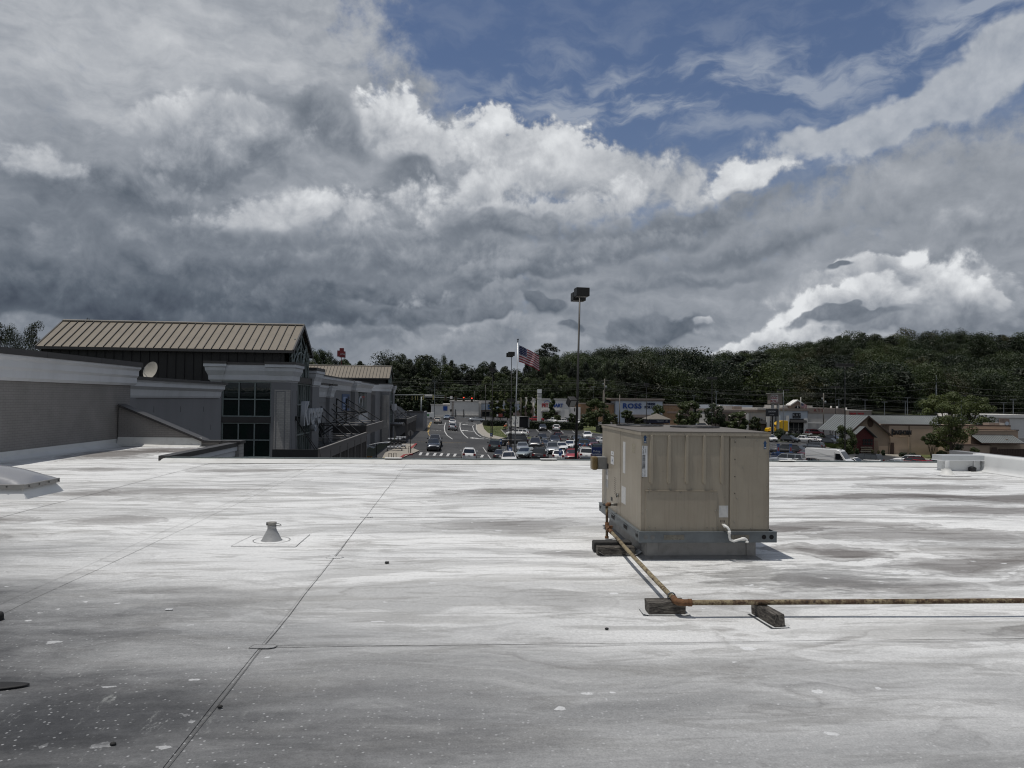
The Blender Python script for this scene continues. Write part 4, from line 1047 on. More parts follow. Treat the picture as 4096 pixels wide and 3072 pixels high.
    for xx, mt in ((xb-.02, M_COPE), (xa-.06, M_COPE)):
        mb = MB()
        for (y0_, y1_) in ((ye, yr), (yb, yr)):
            d = Vector((0, y1_-y0_, zr-ze)).normalized(); nn = Vector((0, -d.z, d.y)) if y0_ < y1_ else Vector((0, d.z, -d.y))*-1
            nn = Vector((0, -abs(d.z) if y0_ < y1_ else abs(d.z), abs(d.y)))
            p0, p1 = Vector((xx, y0_, ze)), Vector((xx, y1_, zr))
            q = [p0-nn*.20, p0+nn*.05, p1+nn*.05, p1-nn*.20]
            vs_ = q+[v+Vector((.1, 0, 0)) for v in q]
            mb._add(vs_, [(0, 1, 2, 3), (7, 6, 5, 4), (0, 4, 5, 1), (1, 5, 6, 2), (2, 6, 7, 3), (3, 7, 4, 0)])
        mb.build('rake_board', mt, t)
    # gable glazing facing the car park
    MB().quad((-11.62, y+1.9, GZ+2.4), (-11.62, y+7.3, GZ+2.4), (-11.62, y+7.3, 3.0), (-11.62, y+1.9, 3.0)).build('curtain_glass', M_GLASS, t)
    MB().quad((-11.62, ye+.1, 3.1), (-11.62, yb-.1, 3.1), (-11.62, yb-.1, ze-.1), (-11.62, yr, zr-.15), (-11.62, ye+.1, ze-.1)).build('gable_glass', M_GLASS, t)
    MB().box(-11.8, -11.35, y+1.85, y+7.35, 2.66, 3.1).build('spandrel', M_COPE, t)
    mb = MB(); XF = -11.55
    for k in range(8):
        yy = y+1.95+k*.76; mb.box(XF-.05, XF+.05, yy-.045, yy+.045, GZ+2.4, 2.66)
    for zz in (-2.35, -1.0, 1.15, 2.6): mb.box(XF-.045, XF+.055, y+1.9, y+7.3, zz-.05, zz+.05)
    mb.build('mullion', M_FRAME, t)
    mb = MB()
    def arc(cy_, cz_, r_, a0, a1, n_=12, sy=1.0): mb.tube([(XF, cy_+sy*r_*cos(radians(a0+(a1-a0)*k/n_)), cz_+r_*sin(radians(a0+(a1-a0)*k/n_))) for k in range(n_+1)], .055, 5)
    arc(yr, 3.15, 1.75, 0, 180, 18, .95); arc(yr, 3.15, .75, 0, 180, 12); arc(yr+2.9, 3.15, 2.5, 110, 180, 10); arc(yr-2.9, 3.15, 2.5, 0, 70, 10)
    for s_ in (-1, 1):
        mb.tube([(XF, yr, zr-.62), (XF, yr+s_*2.95, ze-.45)], .05, 5); mb.tube([(XF, yr, zr-.95-.3), (XF, yr+s_*2.6, ze-.9)], .045, 5)
        mb.tube([(XF, yr+s_*2.6, 3.1), (XF, yr+s_*2.6, ze+.2)], .05, 5); mb.tube([(XF, yr+s_*2.0, 3.1), (XF, yr+s_*2.0, ze+.5)], .045, 5)
        mb.tube([(XF, yr+s_*.25, 3.1), (XF, yr+s_*1.9, ze+.9)], .045, 5)
    mb.tube([(XF, yr, 3.1), (XF, yr, zr-.4)], .055, 5)
    mb.build('gable_tracery', M_FRAME, t)
    # small hung canopy over the doors with its tie rods
    MB().box(-11.3, -9.3, y+1.7, y+7.5, -2.75, -2.48).build('door_canopy', M_COPE, t)
    MB().prism([(y+1.7, -2.48), (y+7.5, -2.48), (y+4.6, -2.25)], 'x', -11.3, -9.3).build('canopy_top', M_COPE, t)
    mb = MB()
    for yy in (y+1.4, y+7.75):
        for (dx_, dz_) in ((1.9, -.0),): mb.tube([(-11.25, yy, .25), (-9.4, yy+(.4 if yy < y+4 else -.4), -2.5)], .028, 6); mb.tube([(-11.25, yy, .25), (-9.9, yy+(1.6 if yy < y+4 else -1.6), -2.5)], .028, 6)
        mb.box(-11.3, -11.1, yy-.12, yy+.12, .12, .38)
    mb.build('tie_rod', M_DFRAME, t)
    return t
h1 = hall(48.0, 'near grey entrance hall with tan standing seam roof and arched gable glazing', 1)
h2 = hall(113.0, 'far grey entrance hall with tan standing seam roof beyond the canopies', 2)
# big script letters on the near hall
M_LET = pm('white_letter', (.42, .44, .47), .5, var=.05)
sg = thing('wall_sign', 'huge pale script letters standing off the near entrance gable', 'sign', (-11.2, 53.3, .4))
me = text_mesh('Kroger', 2.35, .14, sx=.98, shear=.25, bold=.05); me.materials.clear(); me.materials.append(M_LET)
me.transform(Matrix.Translation((.25, 0, .05)) @ Matrix.Rotation(pi/2, 4, 'Z') @ Matrix.Rotation(pi/2, 4, 'X')); link('letters', me, sg)
MB().box(-11.48, -11.05, 50.4, 50.5, .2, .3).box(-11.48, -11.05, 56.0, 56.1, .2, .3).box(-11.06, -11.02, 50.4, 56.1, .3, .34).build('mounting_rail', M_DFRAME, sg)
sg2 = thing('wall_sign', 'small pale sign panel on the front of the far entrance hall', 'sign', (-11.1, 116, .0))
MB().box(-11.1, -10.6, 115.2, 119.0, -.3, .75).build('panel', M_LET, sg2)
MB().box(-11.3, -11.1, 115.6, 115.8, -.2, .6).build('bracket', M_DFRAME, sg2)

# linking walls between the halls
lk = thing('shop_building', 'grey store front with white cornice between the two entrance halls', 'building', (-13, 80, GZ))
def wallpart(x, y0, y1, z1, ch=1.05, d=.3, cop=.16, nm='wall'):
    MB().box(-20, x, y0, y1, GZ, z1-ch).build(nm, M_STUC, lk)
    MB().prism([(x-.3, z1-ch), (x+.02, z1-ch), (x+.06, z1-ch*.85), (x+.10, z1-ch*.55), (x+.8*d, z1-ch*.28), (x+d, z1-ch*.2), (x+d, z1), (x-.3, z1)], 'y', y0, y1).build('cornice', M_CORN, lk)
    MB().box(x-.35, x+d+.05, y0, y1, z1, z1+cop).build('coping', M_COPE, lk)
wallpart(-12.0, 58.0, 64.5, 2.75)
MB().box(-12.4, -11.7, 64.5, 66.2, GZ, 1.65).build('pier', M_STUC, lk); flare(MB(), -12.4, -11.7, 64.5, 66.2, 1.65, 2.75, .3).build('cornice', M_CORN, lk); MB().box(-12.75, -11.35, 64.15, 66.5, 2.75, 2.9).build('coping', M_COPE, lk)
wallpart(-13.4, 66.4, 88.0, 3.72, 1.25, .4, .12)
MB().box(-13.8, -12.9, 88.0, 90.5, GZ, 2.45).build('pier', M_STUC, lk); flare(MB(), -13.8, -12.9, 88.0, 90.5, 2.45, 3.72, .35).build('cornice', M_CORN, lk)
wallpart(-13.2, 90.6, 106, 3.70, 1.25, .4, .12)
MB().box(-20, -12.6, 106.1, 113.2, GZ, 2.66).build('wall', M_STUC, lk)
mb = MB()
for (y0, y1, z0, z1) in ((58.8, 60.4, .4, 1.3), (61.0, 64.0, .4, 1.3), (58.8, 60.3, -4, -.5), (61.2, 64.0, -4, -.4)):
    mb.box(-12.0, -11.97, y0, y0+.07, z0, z1).box(-12.0, -11.97, y1-.07, y1, z0, z1).box(-12.0, -11.97, y0, y1, z1-.07, z1).box(-12.0, -11.97, y0, y1, z0, z0+.07)
mb.build('recessed_panel', M_STUC, lk)
for (y0, y1) in ((58.9, 60.2), (61.4, 63.8)): MB().box(-12.02, -11.985, y0, y1, -4, -.55).build('door_glass', M_GLASS, lk)
# lattice window with pale frame
for k in range(8): MB().box(-13.2, -13.1, 91.3+k*1.3-.07, 91.3+k*1.3+.07, -.2, 2.3).build('lattice_bar', pm('pale_bar', (.36, .38, .39), .5), lk)
MB().box(-13.22, -13.16, 91, 101, -4.5, 2.4).build('window_glass', M_GLASS, lk)
mb = MB(); mb.tube([(-13.05, 92.2+1.6*cos(a)+1.6, .6+1.2*sin(a)) for a in [k*pi/10 for k in range(11)]], .10, 6).box(-13.1, -13.0, 92, 100.8, -1.6, -.4); mb.build('arched_trim', M_LET, lk)
po = thing('wall_poster', 'blue poster banner on the grey wall between the entrance halls', 'poster', (-13.3, 83, 1.5))
MB().box(-13.38, -13.33, 81.2, 86.4, .15, 2.1).build('panel', pm('poster_blue', (.045, .085, .19), .5), po)
MB().box(-13.335, -13.322, 81.9, 84.2, 1.2, 1.75).box(-13.335, -13.322, 81.9, 84.2, .75, 1.05).box(-13.335, -13.322, 81.9, 84.2, .35, .55).build('print', pm('poster_print', (.25, .33, .5), .5), po)
MB().prism([(84.5, .5), (86.1, .35), (85.9, 1.9), (84.9, 1.6)], 'x', -13.335, -13.32).build('print', M_INK, po)

# hung canopies: fascia, struts and cross braces
M_FASC = pm('canopy_fascia', (.125, .115, .108), .6, var=.1, sc=1, dirt=.2, dirtc=(.08, .08, .08))
def canopy(label, xi, xo, y0, y1, zt, th, ztop, frames, slats=False):
    t = thing('canopy', label, 'canopy', ((xi+xo)/2, (y0+y1)/2, zt))
    MB().box(xo-.12, xo, y0, y1, zt-th, zt).build('fascia', M_FASC, t)
    MB().box(xi, xo-.12, y0, y0+.15, zt-th, zt-.02).build('fascia', M_DFRAME, t)
    MB().box(xi, xo-.121, y0+.16, y1, zt-th+.02, zt-th+.10).build('deck', M_DFRAME, t)
    MB().box(xo-.13, xo+.03, y0-.02, y1+.02, zt-.001, zt+.05).build('trim', pm('pale_trim', (.21, .20, .19), .5), t)
    for yy in frames:
        mb = MB(); r_ = .06
        mb.box(xi, xi+.14, yy-r_, yy+r_, zt-.1, ztop).build('post', M_DFRAME, t)
        MB().tube([(xi+.07, yy, ztop-.05), (xo-.1, yy, zt+.05)], .06, 6).build('strut', M_DFRAME, t)
        MB().tube([(xi+.07, yy, zt+.05), (xi+.55*(xo-xi), yy, zt+.05+.42*(ztop-zt))], .05, 6).build('brace', M_DFRAME, t)
        MB().tube([(xi+.07, yy, zt+.42*(ztop-zt)), (xi+.55*(xo-xi), yy, zt+.42*(ztop-zt))], .045, 6).build('tie', M_DFRAME, t)
        MB().tube([(xi+.07, yy, zt+.05), (xo-.1, yy, zt+.06)], .04, 6).build('tie', pm('pale_rod', (.25, .24, .23), .5), t)
    if slats:
        for k in range(int((y1-y0)/.62)):
            yy = y0+.3+k*.62; big = k % 6 == 0; q = .17 if big else .05
            MB().box(xo-.16-q, xo-.14+q, yy-q, yy+q, GZ, zt-th+.02+(.5 if big else 0)).build('screen_post', M_FASC, t)
    return t
canopy('lower canopy with long grey fascia over a slatted screen beside the near hall', -12.0, -9.0, 46.5, 69.5, -1.66, .80, .9, (58.6, 62.0, 65.6), True)
canopy('upper canopy with black braced struts before the blue poster wall', -13.3, -9.0, 69.6, 84.0, -1.02, .82, 1.6, (70.2, 77.0, 83.5))
canopy('short canopy with dark slats beyond the far entrance hall', -11.6, -9.2, 123.5, 150, -1.9, .9, .2, (126, 136), True)
bl = thing('garden_wall', 'low pale grey end wall with sloping top beyond the far hall', 'wall', (-10, 155, GZ))
MB().prism([(125, GZ), (168, GZ), (168, -1.1), (150, -1.1), (128, .3), (125, .3)], 'x', -11.6, -11.2).build('wall', M_STUC, bl)
MB().box(-11.2, -8.2, 150.5, 151, GZ, -1.2).box(-8.2, -7.8, 150.5, 166, GZ, -1.2).build('wall', M_STUC, bl)
MB().box(-11.3, -7.7, 150.3, 151.1, -1.2, -.98).build('coping', M_COPE, bl)

# low dark gable over the walk, just behind our roof edge
gb = thing('porch_roof', 'small dark sloping porch roof rising just behind the roof edge', 'roof', (-13, 45, 0))
MB().prism([(-15.6, -2.9), (-12.2, -2.35), (-12.2, -2.9)], 'y', 43.5, 47.4).build('roof_plane', M_COPE, gb)
MB().box(-15.6, -12.1, 43.4, 47.5, -3.2, -2.9).build('fascia', M_STUC, gb)
# ------------------------------------------------------------------ ground, car park, roads
def asphalt_mat():
    m_, w, bs = newmat('asphalt')
    P = w.new('ShaderNodeNewGeometry').outputs['Position']
    n = w.noise(P, .09, 5, .6); n2 = w.noise(P, .9, 5, .65); n3 = w.noise(P, 14, 3, .6)
    base = w.mix(w.ramp(n, .38, .62), (.046, .047, .050), (.072, .072, .073))
    base = w.mix(w.mul(w.ramp(n2, .55, .7), .5), base, (.032, .032, .034))
    k = w.ramp(n3, .3, .7, .85, 1.15, smooth=False)
    x, y, z = w.sep(P)
    tr = w.ramp(w.noise(w.comb(w.mul(x, .9), w.mul(y, .05), 0), 1.2, 3, .5), .52, .66)
    base = w.mix(w.mul(tr, .35), base, (.045, .045, .046))
    cr = w.ramp(w.m('ABSOLUTE', w.sub(w.noise(P, .35, 4, .6, 1.0), .5)), .012, .0)
    base = w.mix(w.mul(cr, .6), base, (.02, .02, .02))
    w.put(bs.inputs['Base Color'], w.mix(1.0, base, w.comb(k, k, k), 'MULTIPLY')); bs.inputs['Roughness'].default_value = .9; bs.inputs['Specular IOR Level'].default_value = .3
    return m_
M_ASPH = asphalt_mat()
M_NEWA = pm('dark_asphalt', (.034, .035, .037), .9, var=.15, sc=.4, spec=.3)
M_CONC = pm('pavement_concrete', (.30, .275, .235), .85, var=.12, sc=.5, dirt=.3, dirtc=(.2, .18, .15))
M_KERB = pm('kerb_concrete', (.34, .33, .30), .85, var=.12, sc=.8, dirt=.3, dirtc=(.16, .15, .14))
M_RED = pm('red_kerb_paint', (.26, .025, .025), .7, var=.25, sc=2, dirt=.3, dirtc=(.12, .03, .03))
M_MARK = pm('road_paint_white', (.50, .50, .49), .8, var=.18, sc=.8, dirt=.45, dirtc=(.2, .2, .2))
M_YEL = pm('road_paint_yellow', (.42, .29, .10), .8, var=.2, sc=.8, dirt=.4, dirtc=(.2, .17, .1))
def soil_mat():
    m_, w, bs = newmat('ground_cover')
    P = w.new('ShaderNodeNewGeometry').outputs['Position']; n = w.noise(P, .12, 7, .65)
    w.put(bs.inputs['Base Color'], w.mix(w.ramp(n, .4, .6), (.022, .028, .012), (.045, .05, .025))); bs.inputs['Roughness'].default_value = .95
    return m_
M_SOIL = soil_mat()
def grass_mat():
    m_, w, bs = newmat('lawn_grass')
    P = w.new('ShaderNodeNewGeometry').outputs['Position']; n = w.noise(P, .35, 5, .6); n2 = w.noise(P, 9, 4, .7)
    b_ = w.mix(w.ramp(n, .35, .65), (.062, .082, .018), (.105, .115, .035)); k = w.ramp(n2, .3, .7, .7, 1.25, smooth=False)
    w.put(bs.inputs['Base Color'], w.mix(1.0, b_, w.comb(k, k, k), 'MULTIPLY')); bs.inputs['Roughness'].default_value = .9
    bump(w, bs, n2, .8, .05)
    return m_
M_GRASS = grass_mat()

xs = [-2500, -1200, -600, -300, -150, -60, -30, 0, 30, 60, 90, 120, 160, 220, 300, 450, 700, 1200, 2000, 3000]
ys = [-400, -100, 0, 40, 80, 120, 160, 200, 220, 260, 330, 450, 600, 900, 1400, 2200, 3500, 5000]
mb = MB(); mb._add([(x, y, g(x, y)-.06) for y in ys for x in xs], [(j*len(xs)+i, j*len(xs)+i+1, (j+1)*len(xs)+i+1, (j+1)*len(xs)+i) for j in range(len(ys)-1) for i in range(len(xs)-1)])
struct(mb.build('ground', M_SOIL))
def gridsheet(name, x0, x1, y0, y1, mat, dz):
    X = sorted({x0, x1, *[v for v in (-60, 90) if x0 < v < x1]}); Y = sorted({y0, y1, *[v for v in (40, 220) if y0 < v < y1]})
    mb = MB(); n = len(X); mb._add([(x, y, g(x, y)+dz) for y in Y for x in X], [(j*n+i, j*n+i+1, (j+1)*n+i+1, (j+1)*n+i) for j in range(len(Y)-1) for i in range(n-1)])
    return struct(mb.build(name, mat))
gridsheet('parking_lot', -10.9, 190, 19.2, 186, M_ASPH, 0)
gridsheet('road', -260, 330, 186, 226, M_ASPH, .004)
gridsheet('far_parking_lot', -60, 300, 226, 300, M_ASPH, .008)
def drape(name, pts, mat, dz=.012, st=True):
    P = [G(*p) for p in pts]
    o = MB().quad(*[(p.x, p.y, g(p.x, p.y)+dz) for p in P])
    if (P[1]-P[0]).cross(P[2]-P[1]).z < 0: o.f[-1] = o.f[-1][::-1]
    o = o.build(name, mat)
    return struct(o) if st else o
def rib(name, pts, wd, mat, dz=.016, px=True, h=0.0, parent=None):
    P = [G(*p) for p in pts] if px else [Vector((p[0], p[1], 0)) for p in pts]
    L = []
    for a, b in zip(P, P[1:]):
        n = max(1, int((b-a).length/2.5)); L += [a.lerp(b, i/n) for i in range(n)]
    L.append(P[-1]); R_ = []
    for i, p in enumerate(L):
        d = L[min(i+1, len(L)-1)]-L[max(i-1, 0)]; d.z = 0; d.normalize(); s_ = Vector((-d.y, d.x, 0))*wd/2
        R_.append((p+s_, p-s_))
    mb = MB()
    for (a, b), (c, d) in zip(R_, R_[1:]):
        z = [g(q.x, q.y)+dz for q in (a, b, c, d)]
        if h: 
            v = [(q.x, q.y, g(q.x, q.y)-.05) for q in (b, d, c, a)]+[(q.x, q.y, g(q.x, q.y)+h) for q in (b, d, c, a)]
            mb._add(v, [(4, 5, 6, 7), (0, 1, 5, 4), (1, 2, 6, 5), (2, 3, 7, 6), (3, 0, 4, 7)])
        else: mb.quad((b.x, b.y, z[1]), (d.x, d.y, z[3]), (c.x, c.y, z[2]), (a.x, a.y, z[0]))
    return mb.build(name, mat, parent)
mk = lambda pts, wd=.14, mat=None: struct(rib('road_marking', pts, wd, mat or M_MARK))
mk([(1722, 1688), (1713, 1706), (1711, 1729)], .16, M_YEL); mk([(1726.5, 1689), (1717.5, 1707), (1714.5, 1728)], .16, M_YEL); mk([(1712, 1730), (1716, 1739), (1724, 1748)], .12, M_YEL)
mk([(1782, 1691), (1777, 1710), (1779.6, 1727), (1789, 1742), (1810, 1757)], .2); mk([(1840.5, 1692), (1839.6, 1708), (1844, 1723), (1855, 1738.5), (1872, 1753)], .2)
mk([(1899, 1699.5), (1890, 1704), (1895, 1721), (1906, 1736.6), (1923.5, 1748), (1960, 1757.5)], .18)
mk([(1634, 1687), (1760, 1688), (1900, 1694.5)], .3)
for x, y in ((1668, 1684.5), (1675, 1684.6), (1697, 1685.3), (1704, 1685.4), (1724, 1686.2), (1782, 1688.2), (1838, 1690.7), (1845, 1690.9), (1866, 1691.6), (1873, 1691.8), (1895, 1692.8), (1902, 1693), (1923, 1694), (1930, 1694.2)):
    p = G(x, y); mk([(x-2.4, y), (x+2.4, y+.1)], 1.0)
mk([(1657, 1767.5), (1864, 1771.6)], .12, M_YEL)
mk([(1685, 1809), (1954, 1820)], .1); mk([(1672, 1821), (1960, 1829)], .1)
for x in (1682, 1709.5, 1738.5, 1765, 1792, 1819, 1928): mk([(x+3.5, 1810+(x-1682)*.04), (x-3, 1821.5+(x-1682)*.035)], .34)
for a, b in (((1932, 1790), (1946, 1810)), ((1951, 1819), (1973, 1849)), ((2144, 1717), (2154, 1728)), ((2191, 1719), (2205, 1731)), ((2243, 1723), (2254, 1732)), ((2289, 1723), (2298, 1731)), ((2395, 1749), (2412, 1754)), ((2370, 1755), (2388, 1763)),
             ((2111, 1841), (2122, 1852)), ((3082, 1774), (3161, 1786)), ((3082, 1783), (3112, 1788)), ((3082, 1791), (3160, 1800)), ((3188, 1769), (3212, 1773)), ((3216, 1768), (3236, 1770)), ((3196, 1828), (3240, 1836)), ((3180, 1812), (3238, 1824)), ((3502, 1838), (3555, 1846)), ((3512, 1846), (3533, 1838)), ((3535, 1850), (3556, 1843)), ((3476, 1820), (3498, 1822)), ((3500, 1858), (3560, 1850)), ((2065, 1830), (2100, 1832)), ((2062, 1838), (2098, 1841)), ((1990, 1815), (2060, 1817))): mk([a, b], .13)
mk([(2283, 1747), (2284, 1752), (2292, 1757)], .12); mk([(2296, 1747), (2287, 1748)], .12)
def flat_text(body, px, py, size, sx, sy):
    p = G(px, py); me = text_mesh(body, size, 0.0); me.materials.clear(); me.materials.append(M_MARK); me.transform(Matrix.Diagonal((sx, sy, 1, 1)))
    o = struct(link('road_lettering', me)); o.location = (p.x, p.y, p.z+.02); o.rotation_euler = (.010, .034, 0)
flat_text('ONLY', 1745, 1721.5, 1.0, .85, 2.3); flat_text('ONLY', 1810, 1724, 1.0, .80, 2.3)
def arrow(px, py, s_=1.0, left=True):
    p = G(px, py); k = -1 if left else 1
    A = [(k*1.6, 0), (k*.7, .9), (k*.7, .35), (-k*.3, .35), (-k*.5, -.2), (-k*1.8, -.3), (-k*1.8, -.75), (-k*.2, -.65), (k*.7, -.3), (k*.7, -.9)]
    mb = MB().quad(*[(p.x+a[0]*s_, p.y+a[1]*3*s_, g(p.x+a[0]*s_, p.y+a[1]*3*s_)+.02) for a in A]); struct(mb.build('road_arrow', M_MARK))
arrow(1866, 1699, .8); arrow(1866, 1723, .9); arrow(1905, 1753, .8); arrow(1762, 1697, .5)
# pavements and kerbs
drape('pavement', [(1906, 1701), (1906, 1717), (1916, 1732), (1934, 1745), (1963, 1754), (1997, 1759), (2019, 1754), (1972, 1743), (1950, 1732), (1936, 1717), (1930, 1696)][::-1], M_CONC, .13)
struct(rib('kerb', [(1905, 1699), (1905.5, 1718), (1915, 1733), (1933, 1746), (1963, 1755.5), (1999, 1761)], .25, M_KERB, h=.14))
drape('lawn', [(1930, 1696), (1936, 1717), (1950, 1732), (1972, 1743), (2019, 1754), (2034, 1751), (2020, 1737), (2004, 1721), (2030, 1716), (2030, 1698), (1950, 1694)][::-1], M_GRASS, .14)
drape('lawn', [(2096, 1749), (2100, 1757), (2130, 1757), (2143, 1753), (2135, 1750)][::-1], M_GRASS, .14)
struct(rib('kerb', [(2004, 1721), (2020, 1738), (2032, 1750)], .22, M_KERB, h=.16)); struct(rib('kerb', [(2100, 1758.5), (2130, 1758), (2144, 1752)], .2, M_KERB, h=.14))
drape('lawn', [(2104, 1712), (2104, 1716), (2337, 1724), (2395, 1736), (2440, 1732), (2440, 1703), (2337, 1700)][::-1], M_GRASS, .12)
struct(rib('kerb', [(2104, 1715), (2200, 1718), (2337, 1724), (2370, 1733), (2395, 1736.5), (2450, 1732)], .2, M_KERB, h=.14))
drape('pavement', [(2336, 1699), (2336, 1703), (2450, 1706), (2450, 1701)][::-1], M_CONC, .16)
drape('pavement', [(1677, 1806), (1655, 1815), (1632, 1824), (1606, 1836), (1586, 1850), (1520, 1850), (1540, 1815), (1596, 1788), (1610, 1778), (1668, 1778), (1652, 1796)], M_CONC, .13)
struct(rib('kerb', [(1649, 1820), (1635.6, 1821), (1617.7, 1823.5), (1608.7, 1831), (1586, 1846.7)], .3, M_RED, h=.18)); struct(rib('kerb', [(1664.6, 1778), (1653.5, 1787.7), (1643, 1797.4)], .3, M_RED, h=.18))
# landscaped islands and the restaurant's edge
drape('planting_bed', [(3100, 1745), (3104, 1768), (3150, 1770), (3160, 1760), (3294, 1764), (3300, 1750), (3290, 1744)], M_SOIL, .14); struct(rib('kerb', [(3100, 1768), (3125, 1771), (3148, 1770)], .25, M_KERB, h=.15))
drape('lawn', [(3284, 1772), (3288, 1786), (3336, 1797), (3360, 1800), (3400, 1797), (3400, 1785), (3345, 1778)], M_GRASS, .13); struct(rib('kerb', [(3288, 1787), (3336, 1798), (3352, 1800)], .25, M_KERB, h=.15))
drape('pavement', [(3416, 1805), (3560, 1824), (3640, 1835), (3770, 1852), (3820, 1862), (3900, 1862), (3900, 1850), (3700, 1836), (3640, 1826), (3520, 1810), (3420, 1799)], M_CONC, .12); struct(rib('kerb', [(3416, 1806), (3560, 1825), (3640, 1836), (3770, 1853), (3830, 1864)], .25, M_KERB, h=.14))
drape('planting_bed', [(3420, 1799), (3520, 1810), (3575, 1816), (3577, 1812), (3430, 1794)], M_SOIL, .14)
drape('lawn', [(3640, 1826), (3700, 1836), (3745, 1839), (3800, 1840), (3800, 1818), (3640, 1818)], M_GRASS, .14)
drape('driveway', [(3340, 1782), (3416, 1807), (3560, 1827), (3770, 1855), (3770, 1880), (3560, 1845), (3400, 1822), (3300, 1800)], M_NEWA, .008)
drape('driveway', [(2110, 1716), (2337, 1725), (2400, 1738), (2400, 1742), (2330, 1737), (2110, 1727)], M_NEWA, .008)

# ------------------------------------------------------------------ shops beyond
M_WS = pm('warm_white_render', (.74, .72, .68), .8, var=.06, sc=.3, dirt=.15, dirtc=(.3, .29, .27)); M_LG = pm('light_grey_render', (.46, .445, .42), .8, var=.06, sc=.3, dirt=.2, dirtc=(.25, .24, .22), streak=True)
M_BG = pm('blue_grey_render', (.50, .55, .61), .75, var=.05, sc=.3); M_TB = pm('tan_brick_far', (.34, .21, .12), .85, var=.2, sc=1.5); M_BR = pm('brown_brick_far', (.26, .195, .16), .85, var=.2, sc=1.5)
M_TR = pm('taupe_trim', (.26, .215, .185), .7, var=.08); M_DG = pm('shop_glass', (.012, .014, .016), .08); M_AWN = pm('black_awning', (.008, .008, .009), .8); M_SHIN = pm('grey_roof_far', (.20, .20, .20), .8, var=.1)
def bld(name_label, x, y, z): return thing('shop', name_label, 'building', (x, y, z))
def bx(parent, nm, mat, x0, x1, y0, y1, z0, z1): return MB().box(x0, x1, y0, y1, z0, z1).build(nm, mat, parent)
def shopwin(parent, x0, x1, y, z0, z1, n=4):
    for i in range(n):
        a, b = x0+(x1-x0)*i/n, x0+(x1-x0)*(i+1)/n
        bx(parent, 'window', M_DG, a+.08, b-.08, y-.05, y-.01, z0, z1)
    mb = MB()
    for i in range(n+1): a = x0+(x1-x0)*i/n; mb.box(a-.06, a+.06, y-.09, y-.02, z0, z1)
    mb.box(x0, x1, y-.085, y-.025, (z0+z1)/2-.05, (z0+z1)/2+.05).box(x0, x1, y-.095, y-.02, z1, z1+.1); mb.build('window_frame', M_KERB, parent)
zb = -6.6
t = bld('white pet shop front with red and blue letters and a square entrance recess', 34, 270, zb)
bx(t, 'wall', M_WS, 27.9, 31.3, 270, 280, zb, 1.6); bx(t, 'wall', M_WS, 37.2, 41.4, 270, 280, zb, 1.6); bx(t, 'wall', M_WS, 31.3, 37.2, 270, 280, -2.4, 1.6)
bx(t, 'parapet_band', M_LG, 27.7, 41.6, 269.8, 280, 1.6, 2.3); bx(t, 'entrance_back', M_TR, 31.3, 37.2, 272.5, 273, zb, -2.4); bx(t, 'canopy', M_LG, 30.6, 37.9, 268.6, 270, -2.95, -2.4)
shopwin(t, 32.4, 36.2, 272.5, zb+.1, -3.4, 3)
M_RL = pm('red_letter', (.33, .010, .016), .4, coat=.3); M_BL = pm('blue_letter', (.006, .055, .26), .4, coat=.3); M_GL = pm('grey_letter', (.25, .26, .27), .5)
text('letters', 'PET', 1.95, (32.15, 269.9, -.45), M_RL, t, .12, bold=.07, sx=.78); text('letters', 'SMART', 1.95, (36.45, 269.9, -.45), M_BL, t, .12, bold=.07, sx=.86)
text('letters', 'grooming  -  adoptions', .85, (33.9, 268.5, -2.1), M_GL, t, .08)
MB().tube([(32.9+1.1*cos(a), 269.85, .45+.95*sin(a)) for a in [k*pi/10 for k in range(11)]], .09, 6).build('ball_outline', M_BL, t)
t = bld('brown brick shop wing to the left of the white pet shop', 24, 272, zb)
bx(t, 'wall', M_BR, 24.2, 27.6, 271, 282, zb, -1.0); bx(t, 'coping', M_LG, 24.0, 27.7, 270.8, 282, -1.0, -.5); bx(t, 'wall', M_WS, 25.6, 27.7, 273, 280, -.5, 2.2); bx(t, 'coping', M_LG, 25.3, 27.7, 272.8, 280, 2.2, 2.6)
t = bld('pale grey shop front with a blue sign panel behind the columnar trees', 15, 268, zb)
bx(t, 'wall', M_BG, 6.5, 24.0, 268, 282, -2.4, .1); bx(t, 'parapet_band', M_LG, 6.2, 24.1, 267.7, 282, .1, 1.1); bx(t, 'wall', M_BR, 6.5, 24.0, 268.4, 282, zb, -2.4); shopwin(t, 8, 17, 268.4, zb, -3, 6)
bx(t, 'sign_panel', pm('sign_blue', (.05, .12, .30), .5), 10.2, 12.2, 267.8, 268, -2.0, -.4); text('letters', 'T', 2.6, (18.5, 267.8, -1.2), M_INK, t, .1)
t = bld('long light grey windowless shop flank with wall pipes by the crossing', -5, 262, zb)
bx(t, 'wall', M_WS, -10.2, -3.7, 246, 282, zb, -.6); bx(t, 'wall', M_WS, -3.7, 6.1, 244, 282, zb, .75); bx(t, 'parapet_band', M_LG, -3.9, 6.3, 243.8, 282, .75, 1.15); bx(t, 'parapet_band', M_LG, -10.4, -3.9, 245.8, 282, -.6, -.2)
bx(t, 'wall', M_LG, 6.1, 7.5, 262, 268, zb, .2); bx(t, 'string_course', M_LG, -3.75, 6.2, 243.9, 244, -4.1, -3.8)
for x in (-1.8, 1.0): MB().tube([(x, 243.85, -4.6), (x, 243.85, -1.9)], .12, 6).build('wall_pipe', M_DFRAME, t)
MB().tube([(-3.75, 243.85, -4.05), (3, 243.85, -4.15), (6.0, 243.85, -4.2)], .07, 5).build('wall_pipe', M_DFRAME, t)
